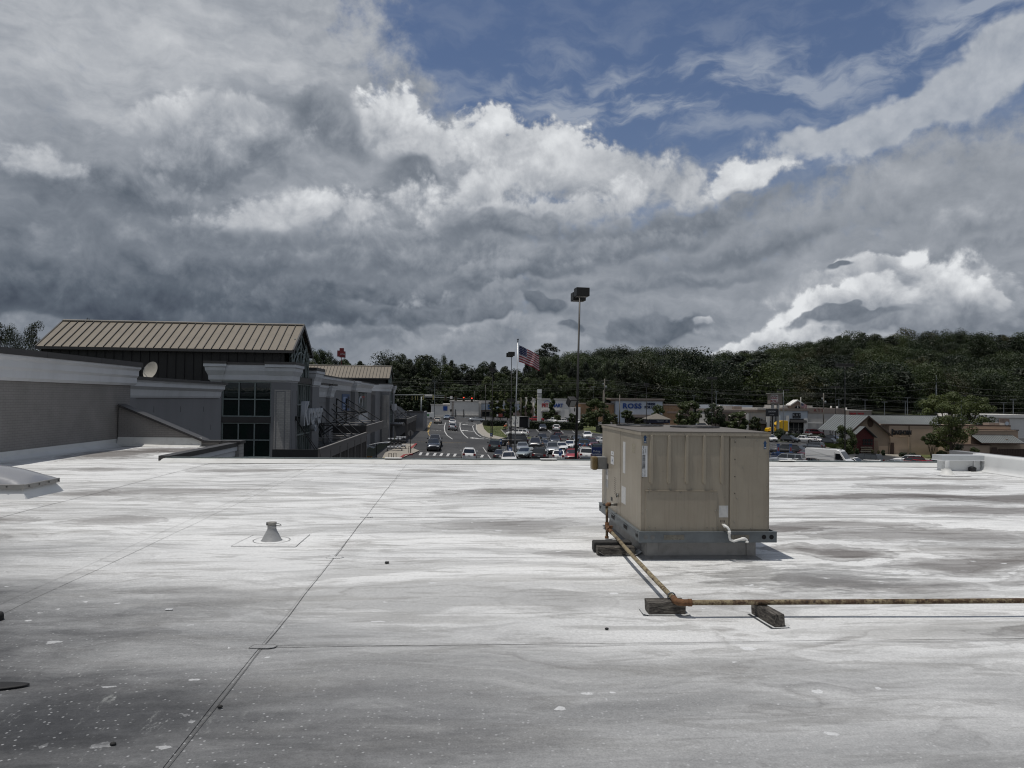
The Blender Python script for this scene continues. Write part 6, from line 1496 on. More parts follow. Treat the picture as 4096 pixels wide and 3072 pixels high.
for L, s_ in (([(1300, 1500), (2417, 1520), (3294, 1572), (4200, 1592)], 1.0), ([(1300, 1512), (2417, 1527), (3294, 1584), (4200, 1606)], 1.0), ([(1300, 1516), (2417, 1532), (3294, 1588), (4200, 1612)], 1.1),
              ([(1300, 1532), (2417, 1550), (3294, 1612), (4200, 1632)], .8), ([(1300, 1546), (2417, 1556), (3294, 1616), (4200, 1648)], .9), ([(1500, 1590), (2417, 1590), (3294, 1622), (4200, 1652)], .9),
              ([(2417, 1518), (3294, 1576)], 2.0), ([(2417, 1560), (3294, 1630), (4200, 1660)], 1.6), ([(3011, 1540), (3745, 1528), (4200, 1552)], 1.5), ([(3011, 1560), (3745, 1552), (4200, 1576)], 1.5), ([(2417, 1600), (2478, 1610), (3294, 1652)], 1.0)):
    wpx(L, 250, 205, s_)
# traffic signals
M_SIG = pm('signal_black', (.010, .010, .010), .5); M_SIGY = pm('signal_edge', (.30, .27, .10), .6); M_REDL = pm('red_signal_lamp', (.5, .02, .02), .4, emit=((1, .06, .03), 3.0)); M_LOFF = pm('unlit_lamp', (.05, .02, .015), .4)
def mast(label, pole_px, pole_top, pole_bot, arm, y):
    b = basept(pole_px, pole_bot) if pole_bot else basept(pole_px, None, y)
    t = thing('signal_mast', label, 'traffic light mast', tuple(b)); zt = atY(pole_px, pole_top, b.y).z
    MB().tube([tuple(b), (b.x, b.y, zt+.3)], .28, 10, r1=.2).build('pole', M_GP, t)
    A = [atY(px, py, b.y) for px, py in arm]; MB().tube([tuple(v) for v in A], .13, 8, r1=.07).build('mast_arm', M_GP, t); return t, b.y
def signal(label, px, py, y, lit, front=True):
    c = atY(px, py, y-.4)
    t = thing('traffic_light', label, 'traffic light', tuple(c), group=None)
    MB().box(c.x-.36, c.x+.36, y-.42, y-.40, c.z-.72, c.z+.72).build('backplate', M_SIGY, t)
    MB().box(c.x-.31, c.x+.31, y-.46, y-.43, c.z-.67, c.z+.67).build('housing', M_SIG, t)
    if front:
        for k in (1, 0, -1): disc(MB(), (c.x, y-.475, c.z+k*.42), .15, 'y', 12).build('lamp', M_REDL if (lit and k == 1) else M_LOFF, t)
mt, yy = mast('grey signal mast with a long arm of four lights over the crossing', 1684.5, 1592, 1672, [(1684.5, 1588), (1780, 1590), (1895, 1598)], 0)
signal('first signal head on the far arm with a dim turn lamp', 1782, 1592, yy, False); signal('second signal head on the far arm right of the white plate', 1823, 1593.5, yy, False)
signal('third signal head on the far arm showing red', 1855, 1596, yy, True); signal('last signal head at the far arm tip showing red', 1887.5, 1598.5, yy, True)
p = atY(1805, 1590, yy-.3); o = MB().box(p.x-.38, p.x+.38, yy-.34, yy-.30, p.z-.45, p.z+.45).build('lane_sign', M_WS); tag(o, 'white lane control plate hanging between the signal heads', 'sign')
mt, y2 = mast('second signal mast whose arm comes in from the left', 1560, 1580, None, [(1560, 1580), (1690, 1580), (1778, 1582)], 192); p = atY(1714, 1581, 191.5)
o = MB().box(p.x-1.0, p.x+1.0, 191.4, 191.45, p.z-.25, p.z+.25).build('street_name_sign', M_WS); tag(o, 'wide white street name plate on the near signal arm', 'sign')
for i, px in enumerate((1648.5, 1662, 1671)): 
    c = atY(px, 1592, 192); o = MB().box(c.x-.05, c.x+.05, 191.5, 192.3, c.z-.6, c.z+.6).build('traffic_light', M_SIGY); tag(o, ['leftmost', 'middle', 'third'][i]+' of three signal heads seen edge-on on the near arm', 'traffic light')
for i, px in enumerate((1694, 1733)):
    c = atY(px, 1590, 192); t = thing('traffic_light', 'back of a yellow edged signal head %s the street name plate' % ('left of' if i == 0 else 'right of'), 'traffic light', tuple(c))
    MB().box(c.x-.16, c.x+.16, 191.7, 192.0, c.z-.6, c.z+.6).build('housing', M_SIGY, t)
# stop sign, parking signs
b = G(1641, 1815.5); t = thing('stop_sign', 'back of a grey octagonal stop sign on a dark post', 'sign', tuple(b)); c = atY(1642.5, 1732.8, b.y)
MB().prism([(b.x+.40*cos(pi/8+k*pi/4), c.z+.40*sin(pi/8+k*pi/4)) for k in range(8)], 'y', b.y-.02, b.y).build('plate', pm('sign_back', (.17, .17, .17), .5, .3), t)
MB().box(b.x-.04, b.x+.04, b.y-.09, b.y-.03, b.z, c.z+.3).build('post', M_DFRAME, t)
M_PB = pm('parking_sign_blue', (.02, .085, .28), .5)
def psign(px, pyc, pyb, label, two=True):
    b = G(px, pyb) if pyb else basept(px, None, 86.5); c = atY(px, pyc, b.y-.05)
    t = thing('parking_sign', label, 'sign', tuple(b)); MB().box(b.x-.035, b.x+.035, b.y-.035, b.y+.035, b.z, c.z+.4).build('post', M_GP, t)
    MB().box(b.x-.19, b.x+.19, b.y-.07, b.y-.04, c.z-.28, c.z+.30).build('plate', M_PB, t); MB().box(b.x-.10, b.x+.10, b.y-.08, b.y-.071, c.z-.12, c.z+.16).build('symbol', M_STK, t)
    if two: MB().box(b.x-.17, b.x+.17, b.y-.07, b.y-.04, c.z-.52, c.z-.32).build('lower_plate', M_PB, t)
psign(2002.3, 1764, 1800, 'blue parking sign beside the green grey minivan'); psign(2041.5, 1800, None, 'large blue parking sign on the slim lamp above the white car'); psign(2094.5, 1744, 1772, 'blue parking sign at the tip of the grass island', False)
psign(2152, 1770, 1788, 'blue parking sign among the dark cars left of centre'); psign(2242, 1806, None, 'blue parking sign behind the round white hatchback'); psign(1964.5, 1739, 1764, 'small blue sign strapped to the lawn lamp', False)
# pickup location banner
t = thing('pickup_sign', 'dark blue pickup location banner with white lettering near the unit', 'sign', (10, 60, -6)); yb_ = 60.0
a, b = atY(2367, 1789, yb_), atY(2407, 1830, yb_); z2 = atY(2387, 1848, yb_).z
bx(t, 'panel', pm('banner_blue', (.006, .022, .115), .5), a.x, b.x, yb_, yb_+.06, b.z, a.z); bx(t, 'lower_panel', M_STK, a.x, b.x, yb_, yb_+.06, z2, b.z-.01)
cx = (a.x+b.x)/2; k = (b.x-a.x); text('lettering', 'Pickup\nLocation', k*.27, (cx, yb_-.01, (a.z+b.z)/2-.03), M_LET, t, .004, bold=.004)
MB()._add([(a.x+k*.22+k*.16*cos(i*pi/8), yb_-.006, (b.z+z2)/2+k*.10*sin(i*pi/8)) for i in range(16)], [tuple(range(16))]).build('logo_oval', M_BL, t); text('lettering', 'Kroger', k*.10, (a.x+k*.22, yb_-.012, (b.z+z2)/2), M_STK, t, .002); text('lettering', 'Pickup', k*.13, (a.x+k*.70, yb_-.008, (b.z+z2)/2), M_INK, t, .002)
bx(t, 'post', M_GP, a.x, a.x+.06, yb_+.07, yb_+.13, g(cx, yb_), a.z); bx(t, 'post', M_GP, b.x-.06, b.x, yb_+.07, yb_+.13, g(cx, yb_), a.z)
# restaurant pylon signs
t = thing('pylon_sign', 'tall square pylon sign with dark script and red letters on two legs', 'sign', (90, 205, -8)); ys_ = 200
a, b, b2 = atY(3082, 1576, ys_), atY(3129, 1616, ys_), atY(3112, 1600, ys_)
bx(t, 'cabinet', M_TR, a.x, b.x, ys_, ys_+2, b.z, a.z); bx(t, 'face', M_WS, a.x+.1, b2.x, ys_-.05, ys_, b.z+.35, a.z-.2); bx(t, 'cap', M_KERB, a.x-.4, b.x+.3, ys_-.3, ys_+2.2, a.z+.01, a.z+.22)
xm = (a.x+b2.x)/2; text('lettering', 'Best Chinese', .42, (xm+.05, ys_-.08, a.z-.55), M_INK, t, .02, bold=.02, sx=.85); text('lettering', 'EGG\nROLL', .95, (xm, ys_-.08, (a.z+b.z)/2-.2), pm('pink_red', (.25, .03, .04), .5), t, .02, bold=.03)
bx(t, 'leg', M_LG, atY(3090, 1640, ys_).x, atY(3098, 1640, ys_).x, ys_+.2, ys_+1, -8.8, b.z-.01); bx(t, 'leg', M_LG, atY(3112, 1640, ys_).x, atY(3119, 1640, ys_).x, ys_+.2, ys_+1, -8.8, b.z-.01)
t = thing('pylon_sign', 'dark square restaurant pylon sign on a black post above the yellow truck', 'sign', (88, 196, -8)); ys_ = 196
a, b = atY(3070, 1636, ys_), atY(3114, 1666, ys_); bx(t, 'cabinet', pm('near_black_sign', (.012, .013, .018), .5), a.x, b.x, ys_, ys_+1.2, b.z, a.z); text('lettering', 'LONGHORN', .62, (a.x+1.25, ys_-.03, b.z+1.35), M_LET, t, .01, sx=.62); text('lettering', 'STEAKHOUSE', .26, (a.x+1.25, ys_-.03, b.z+.45), M_LET, t, .01, sx=.8); bx(t, 'post', M_DFRAME, atY(3090, 1700, ys_).x, atY(3095, 1700, ys_).x, ys_+.3, ys_+.8, -8.8, b.z-.01)
# red sign on the hill at left
t = thing('pole_sign', 'red stepped pole sign standing out above the trees on the left', 'sign', (-45, 300, -5)); yr_ = 290
f_ = lambda x, y: atY(x, y, yr_)
a = f_(1349, 1399); z_ = lambda v: f_(1360, v).z; x_ = lambda v: f_(v, 1400).x
M_RS = pm('red_sign_cabinet', (.16, .012, .016), .5)
for (p, q, r_, s_) in ((1349, 1358, 1402, 1426), (1358, 1374, 1392, 1429), (1374, 1380.5, 1405, 1430)): bx(t, 'cabinet', M_RS, x_(p), x_(q)-.02, yr_, yr_+1.5, z_(s_), z_(r_))
bx(t, 'post', M_RS, x_(1364), x_(1366), yr_+.5, yr_+.8, -5, z_(1429)); text('lettering', 'Arby', .95, (x_(1371), yr_-.05, z_(1416)), M_LET, t, .02)
# red and yellow small signs by the crossing
for (px, py, hw, hh, mat, lab) in ((2002, 1661.5, 8, 6.5, pm('red_board', (.22, .04, .03), .5), 'red and white notice board on two posts behind the hedge'), (2012, 1639, 5.5, 3.5, pm('amber_board', (.26, .17, .06), .5), 'small amber sign on a thin post before the grey shop'), (1989.5, 1661, 3, 4, M_WS, 'small white framed sign left of the red notice board'), (2056, 1656, 3.3, 4.5, pm('do_not_enter', (.3, .22, .22), .5), 'small white and red traffic sign between columnar trees')):
    c = atY(px, py, 232); t = thing('roadside_sign', lab, 'sign', (c.x, 232, g(c.x, 232))); w_ = hw*232/F; h_ = hh*232/F
    bx(t, 'plate', mat, c.x-w_, c.x+w_, 231.9, 232, c.z-h_, c.z+h_)
    for s_ in ((-.75, .75) if hw > 6 else (0,)): bx(t, 'post', M_DFRAME, c.x+s_*w_-.06, c.x+s_*w_+.06, 232.01, 232.1, g(c.x, 232), c.z-h_)
b = G(1675, 1672); o = MB().box(b.x-1.0, b.x+1.0, b.y, b.y+.8, b.z, b.z+2.0).build('utility_cabinet', pm('cabinet_grey', (.12, .13, .135), .5)); bevel_mesh(o.data, .04); tag(o, 'grey metal control cabinet at the foot of the signal mast', 'cabinet')

# ------------------------------------------------------------------ flagpole and flag
def flag_mat():
    m_, w, bs = newmat('flag_cloth')
    uv = w.new('ShaderNodeUVMap').outputs[0]; u, v, _ = w.sep(uv)
    st = w.m('LESS_THAN', w.m('FRACT', w.mul(v, 6.5)), .5)
    base = w.mix(st, (.55, .50, .50), (.27, .025, .04))
    can = w.mul(w.m('LESS_THAN', u, .40), w.m('GREATER_THAN', v, 6/13))
    su = w.m('FRACT', w.mul(u, 1/.40*6)); sv = w.m('FRACT', w.mul(w.sub(v, 6/13), 13/7*5))
    dd = w.m('SQRT', w.add(w.m('POWER', w.sub(su, .5), 2.0), w.m('POWER', w.sub(sv, .5), 2.0)))
    star = w.m('LESS_THAN', dd, .22)
    base = w.mix(can, base, w.mix(star, (.010, .018, .075), (.45, .45, .5)))
    w.put(bs.inputs['Base Color'], base); bs.inputs['Roughness'].default_value = .8
    tr = w.new('ShaderNodeBsdfTranslucent'); w.put(tr.inputs[0], base); mx = w.new('ShaderNodeMixShader'); mx.inputs[0].default_value = .25
    out = [n for n in w.n if n.type == 'OUTPUT_MATERIAL'][0]; w.l.new(bs.outputs[0], mx.inputs[1]); w.l.new(tr.outputs[0], mx.inputs[2]); w.l.new(mx.outputs[0], out.inputs[0])
    return m_
M_FLAG = flag_mat()
def flag(label, hoist_top, hoist, fly, droop, name='flag', nu=26, nv=16):
    vs_ = []; uvs = []
    for j in range(nv+1):
        for i in range(nu+1):
            u, v = i/nu, j/nv
            x = fly*u*.93; z = -hoist*(1-v)*(1-.10*u)-droop*(u**1.15)-(.18*hoist*u*(1-v)*0)
            y = .30*fly*(.22*sin(u*9+v*2.0)*u**.6+.12*sin(u*17-v*4)*u)
            z += .03*hoist*sin(u*11+v)*u
            x -= .10*fly*u*(v)*.2
            vs_.append((x, y, z)); uvs.append((u, v))
    fs = [(j*(nu+1)+i, j*(nu+1)+i+1, (j+1)*(nu+1)+i+1, (j+1)*(nu+1)+i) for j in range(nv) for i in range(nu)]
    me = bpy.data.meshes.new(name); me.from_pydata(vs_, [], fs); me.materials.append(M_FLAG); ul = me.uv_layers.new()
    for l in me.loops: ul.data[l.index].uv = uvs[l.vertex_index]
    me.polygons.foreach_set('use_smooth', [True]*len(me.polygons))
    o = link(name, me); o.location = hoist_top; tag(o, label, 'flag'); return o
b = basept(2059.5, None, 94.0); tp = atY(2071.5, 1365, 94.0)
t = thing('flagpole', 'tall silver flagpole with a ball top in the car park', 'flagpole', tuple(b))
MB().tube([tuple(b), (tp.x, 94, tp.z)], .10, 12, r1=.05).build('pole', pm('satin_aluminium', (.42, .43, .44), .35, .6), t); MB()._ball((tp.x, 94, tp.z+.22), .14, .14, .14, 12, 8)._ball((tp.x, 94, tp.z-.02), .09, .09, .09, 10, 6).build('finial', pm('dark_ball', (.10, .11, .13), .25, .8), t)
c = atY(2076, 1381, 94); c2 = atY(2076, 1447, 94); flag('large striped flag streaming to the right from the silver flagpole', (c.x, 94, c.z), c.z-c2.z, 2.95, 1.35)
b = basept(3203, None, 205); tp = atY(3203, 1589, 205); t = thing('flagpole', 'short pale flagpole on the roofline of the jewellery shop', 'flagpole', (b.x, 205, tp.z-3.3))
MB().tube([(b.x, 205, tp.z-3.4), (b.x, 205, tp.z)], .08, 8).build('pole', M_WS, t); c = atY(3204, 1612, 205); flag('small striped flag above the jewellery shop roof', (c.x+.08, 205, c.z), 1.35, 1.9, .55)
# ------------------------------------------------------------------ vehicles
M_TYRE = pm('tyre_rubber', (.015, .015, .015), .85); M_RIM = pm('alloy_rim', (.33, .33, .34), .3, .8); M_ARCH = pm('wheel_well', (.006, .006, .006), .95)
M_CGL = pm('car_glass', (.008, .010, .012), .02, spec=.9, coat=.6); M_TRIM = pm('black_plastic', (.014, .014, .015), .6)
M_HEAD = pm('headlamp', (.60, .62, .64), .12, coat=.8); M_TAIL = pm('tail_lamp', (.22, .010, .012), .2, coat=.6); M_PLATE = pm('number_plate', (.40, .41, .42), .5)
def paint(n, c, metal=0.0): return pm('paint_'+n, c, .28, metal, var=.02, coat=.9)
PNT = dict(white=paint('white', (.72, .72, .71)), cream=paint('cream', (.50, .47, .42)), silver=paint('silver', (.36, .38, .40), .5), pale=paint('pale', (.34, .39, .40), .5), grey=paint('grey', (.095, .105, .12), .4), dgrey=paint('dark_grey', (.032, .036, .042), .4),
           black=paint('black', (.008, .008, .009)), green=paint('green_grey', (.040, .050, .048), .3), navy=paint('navy', (.010, .016, .030), .3), blue=paint('blue', (.020, .055, .115), .4), lblue=paint('light_blue', (.20, .25, .32), .4), taupe=paint('taupe', (.115, .100, .090), .4),
           red=paint('red', (.30, .010, .018)), maroon=paint('maroon', (.075, .008, .014), .2), teal=paint('teal', (.018, .035, .038), .3), yellow=paint('yellow', (.80, .47, .010)))
SPEC = dict(
 sedan=dict(L=4.85, W=1.85, H=1.46, top=[(-2.42, .62), (-2.36, .92), (-2.2, 1.03), (-1.5, 1.05), (0, .99), (1.05, .97), (1.7, .88), (2.2, .76), (2.38, .58)], gb=(-1.95, 1.25), gt=(-1.05, .35), zb=.98, pil=(-.35,), wb=1.40, wr=.33),
 coupe=dict(L=4.6, W=1.84, H=1.36, top=[(-2.3, .62), (-2.25, .88), (-2.1, .98), (-1.5, 1.0), (0, .94), (.95, .93), (1.7, .84), (2.12, .72), (2.3, .55)], gb=(-1.7, 1.1), gt=(-.75, .15), zb=.93, pil=(), wb=1.36, wr=.33),
 suv=dict(L=4.62, W=1.86, H=1.68, top=[(-2.3, .75), (-2.26, 1.05), (-2.1, 1.10), (-1.3, 1.12), (0, 1.10), (1.1, 1.10), (1.75, 1.02), (2.15, .90), (2.3, .62)], gb=(-2.2, 1.15), gt=(-1.85, .30), zb=1.08, pil=(-1.25, -.35), wb=1.36, wr=.37),
 bigsuv=dict(L=5.2, W=2.02, H=1.88, top=[(-2.6, .80), (-2.57, 1.18), (-2.4, 1.22), (-1.3, 1.22), (0, 1.20), (1.2, 1.20), (2.0, 1.13), (2.45, 1.02), (2.6, .66)], gb=(-2.52, 1.30), gt=(-2.25, .55), zb=1.20, pil=(-1.45, -.35), wb=1.55, wr=.40),
 minivan=dict(L=5.0, W=1.96, H=1.75, top=[(-2.48, .75), (-2.44, 1.02), (-2.3, 1.08), (-1.3, 1.10), (0, 1.08), (1.3, 1.04), (1.9, .92), (2.3, .78), (2.45, .58)], gb=(-2.38, 1.62), gt=(-2.05, .55), zb=1.06, pil=(-1.35, -.25), wb=1.5, wr=.35),
 hatch=dict(L=4.3, W=1.76, H=1.60, top=[(-2.12, .70), (-2.08, 1.02), (-1.9, 1.10), (-1.2, 1.12), (0, 1.08), (.8, 1.06), (1.4, .98), (1.9, .86), (2.1, .60)], gb=(-2.02, 1.0), gt=(-1.55, .10), zb=1.06, pil=(-.45,), wb=1.28, wr=.34),
 pickup=dict(L=5.7, W=1.98, H=1.85, top=[(-2.82, .75), (-2.80, 1.15), (-2.7, 1.20), (-.9, 1.20), (-.6, 1.16), (1.2, 1.16), (2.0, 1.12), (2.65, 1.02), (2.8, .66)], gb=(-.75, 1.45), gt=(-.45, .75), zb=1.14, pil=(.20,), wb=1.75, wr=.42, bed=True))
PROTO = {}
def body_mesh(s):
    mb = MB(); mb.smooth = True; W2 = s['W']/2; L2 = s['L']/2; rings = []
    zs = .30 if s['wr'] < .40 else .42
    for (y, zt) in s['top']:
        k = 1-.14*max(0, (abs(y)-L2*.72)/(L2*.28))**2
        zl = zs+.10*max(0, (abs(y)-L2*.86)/(L2*.14))
        zm = zl+(zt-zl)*.55
        rings.append([(W2*k*.93, y, zl), (W2*k*.99, y, zl+.12), (W2*k, y, zm), (W2*k*.975, y, zt-.07), (W2*k*.90, y, zt-.005), (W2*k*.5, y, zt+.018), (0, y, zt+.025)])
    full = [r+[(-x, y, z) for (x, y, z) in r[-2::-1]] for r in rings]; n = len(full[0])
    mb._add([p for r in full for p in r], [(i*n+k, i*n+k+1, (i+1)*n+k+1, (i+1)*n+k) for i in range(len(full)-1) for k in range(n-1)])
    mb.smooth = False; mb.quad(*full[0][::-1]); mb.quad(*full[-1])
    mb._add([full[i][0] for i in range(len(full))]+[full[i][-1] for i in range(len(full))], [(i, i+1, len(full)+i+1, len(full)+i) for i in range(len(full)-1)])
    return mb
def make_vehicle(kind):
    s = SPEC[kind]; W2 = s['W']/2; L2 = s['L']/2; H = s['H']; zb = s['zb']-.03; b0, b1 = s['gb']; t0, t1 = s['gt']; wt = W2*.74; wbm = W2*.91
    P = []   # (name, mesh, painted, children)
    P.append(('body', body_mesh(s).mesh('body', [PNT['white']]), True, []))
    mb = MB(); B = [(-wbm, b0, zb), (wbm, b0, zb), (wbm, b1, zb), (-wbm, b1, zb)]; zr = H-.05
    T = [(-wt, t0, zr), (wt, t0, zr), (wt*.97, t1, zr-.01), (-wt*.97, t1, zr-.01)]; R = [(-wt*.82, t0+.12, H), (wt*.82, t0+.12, H), (wt*.8, t1-.14, H), (-wt*.8, t1-.14, H)]
    mb._add(B+T+R, [(0, 1, 5, 4), (1, 2, 6, 5), (2, 3, 7, 6), (3, 0, 4, 7), (4, 5, 9, 8), (5, 6, 10, 9), (6, 7, 11, 10), (7, 4, 8, 11), (8, 9, 10, 11)])
    P.append(('cabin', mb.mesh('cabin', [PNT['white']]), True, []))
    def lerp(a, b, t): return tuple(a[i]+(b[i]-a[i])*t for i in range(3))
    def pane(a, b, c, d, u0, u1, v0, v1, off):   # a,b bottom; d,c top
        q = []
        for (u, v) in ((u0, v0), (u1, v0), (u1, v1), (u0, v1)): q.append(Vector(lerp(lerp(a, b, u), lerp(d, c, u), v)))
        n = (q[1]-q[0]).cross(q[3]-q[0]).normalized()*off
        return [tuple(p+n) for p in q]
    P.append(('rear_window', MB().quad(*pane(B[0], B[1], T[1], T[0], .07, .93, .16, .95, .012)).mesh('g', [M_CGL]), False, []))
    P.append(('windscreen', MB().quad(*pane(B[2], B[3], T[3], T[2], .04, .96, .06, .96, .012)).mesh('g', [M_CGL]), False, []))
    cuts = [b0+.10]+list(s['pil'])+[b1-.12]
    for sd_ in (0, 1):
        a, b, c, d = (B[1], B[2], T[2], T[1]) if sd_ else (B[3], B[0], T[0], T[3])
        for i in range(len(cuts)-1):
            c0, c1 = cuts[i]+(.04 if i else 0), cuts[i+1]-(.04 if i < len(cuts)-2 else 0)
            # window side trapezoid clipped by the raked pillars
            def X(y, v):  # point on side plane at given y and height fraction
                lo, hi = (b0, b1), (t0, t1); y0 = lo[0]+(hi[0]-lo[0])*v+.09; y1 = lo[1]+(hi[1]-lo[1])*v-.09
                yy = min(max(y, y0), y1); w_ = wbm+(wt-wbm)*v+.010; return ((w_ if sd_ else -w_), yy, zb+(zr-zb)*v)
            v0, v1 = .10, .90; q = [X(c0, v0), X(c1, v0), X(c1, v1), X(c0, v1)]
            if not sd_: q = q[::-1]
            P.append(('side_window', MB().quad(*q).mesh('g', [M_CGL]), False, []))
    # wheels
    for sx in (-1, 1):
        for yy in (-s['wb'], s['wb']):
            r = s['wr']; x0 = sx*(W2-.20); tm = MB().lathe([(r*.62, -.10), (r*.97, -.10), (r, -.06), (r, .06), (r*.97, .10), (r*.62, .10)], (x0+sx*.10, yy, r), 16, 'x')
            rm = MB().lathe([(.001, .0), (r*.25, .01), (r*.60, -.01), (r*.64, -.05)] if sx > 0 else [(.001, 0), (r*.25, -.01), (r*.60, .01), (r*.64, .05)], (x0+sx*.175, yy, r), 12, 'x')
            disc_ = MB().lathe([(.001, 0), (r*1.17, 0), (r*1.17, sx*-.1)], (sx*(W2*.995+.002), yy, r+.02), 16, 'x')
            P.append(('wheel_arch', disc_.mesh('a', [M_ARCH]), False, []))
            for ob in (tm, rm): ob.v = [(v[0]+sx*.035, v[1], v[2]) for v in ob.v]
            P.append(('wheel', tm.mesh('wheel', [M_TYRE]), False, [('rim', rm.mesh('rim', [M_RIM]), False)]))
    fz = s['top'][-1][1]; rz_ = s['top'][0][1]; big = kind in ('pickup', 'bigsuv')
    for sx in (-1, 1):
        x1, x2 = sx*W2*.50, sx*W2*.84; hz = fz+.02 if not big else fz+.12
        P.append(('headlight', MB().frustum((min(x1, x2), max(x1, x2), L2-.18, L2+.005, hz), (min(x1, x2)+.02, max(x1, x2)-.02, L2-.30, L2-.035, hz+.15)).mesh('h', [M_HEAD]), False, []))
        x1, x2 = sx*W2*.56, sx*W2*.88; tz = rz_+.10
        P.append(('tail_light', MB().box(min(x1, x2), max(x1, x2), -L2-.012 if kind != 'x' else 0, -L2+.20, tz, tz+(.14 if kind in ('sedan', 'coupe') else .26)).mesh('t', [M_TAIL]), False, []))
        P.append(('mirror', MB().box(sx*(W2+.10)-.11, sx*(W2+.10)+.11, b1-.42, b1-.28, s['zb']+.02, s['zb']+.19).mesh('m', [PNT['white']]), True, []))
    P.append(('grille', MB().box(-W2*.44, W2*.44, L2-.10, L2+.008, fz-.12, fz+.08).mesh('g', [M_TRIM]), False, []))
    P.append(('bumper', MB().box(-W2*.80, W2*.80, L2-.12, L2+.012, .24, .42).mesh('b', [M_TRIM]), False, []))
    P.append(('bumper', MB().box(-W2*.82, W2*.82, -L2-.03, -L2+.1, .28, .50).mesh('b', [M_TRIM]), False, []))
    P.append(('number_plate', MB().box(-.16, .16, -L2-.035, -L2-.02, rz_-.02 if kind in ('sedan', 'coupe') else rz_+.02, rz_+.13).mesh('p', [M_PLATE]), False, []))
    if kind in ('suv', 'bigsuv', 'minivan', 'hatch'):
        for sx in (-1, 1): P.append(('roof_rail', MB().box(sx*wt*.86-.02, sx*wt*.86+.02, t0+.1, t1-.05, H+.0, H+.05).mesh('r', [M_TRIM]), False, []))
    if s.get('bed'):
        P.append(('bed', MB().box(-W2*.86, W2*.86, -2.70, -.92, 1.19, 1.232).mesh('b', [M_TRIM]), False, []))
    return P
CARW = {}
def car(kind, colour, px, py, hd, label, y=None, dz=0, hide=None, grp='vehicles standing in the car park', cat='car', pick=None):
    """hd: heading in degrees, 0 = driving away from the camera, 180 = facing it, 90 = nose to the left, -90 = nose to the right"""
    if kind not in PROTO: PROTO[kind] = make_vehicle(kind)
    L = SPEC[kind]['L']; W_ = SPEC[kind]['W']
    if py is not None:
        p = G(px, py); d = Vector((p.x, p.y, 0)).normalized(); a = radians(hd)
        half = abs(cos(a+0))*L/2+abs(sin(a))*W_/2          # contact measured at the near wheels
        p = p+d*(half-.35)
    else: p = basept(px, None, y)
    z = g(p.x, p.y)+.005+dz
    nm = {'pickup': 'pickup_truck', 'minivan': 'minivan'}.get(kind, 'parked_car')
    t = thing(nm, label, {'pickup': 'pickup truck', 'minivan': 'minivan'}.get(kind, cat), (p.x, p.y, z), 0, grp)
    t.rotation_euler = (.010, .034, radians(hd)) if abs(hd) < 45 or abs(hd) > 135 else (0, .0, radians(hd))
    for (n_, me, painted, kids) in PROTO[kind]:
        o = bpy.data.objects.new(n_, me); COL.objects.link(o); o.parent = t
        if painted: o.material_slots[0].link = 'OBJECT'; o.material_slots[0].material = PNT[colour]
        for (k_, m_, _) in kids: c = bpy.data.objects.new(k_, m_); COL.objects.link(c); c.parent = o
    return t
RG = 'vehicles on the road by the crossing'; FG = 'vehicles beyond the hedge'
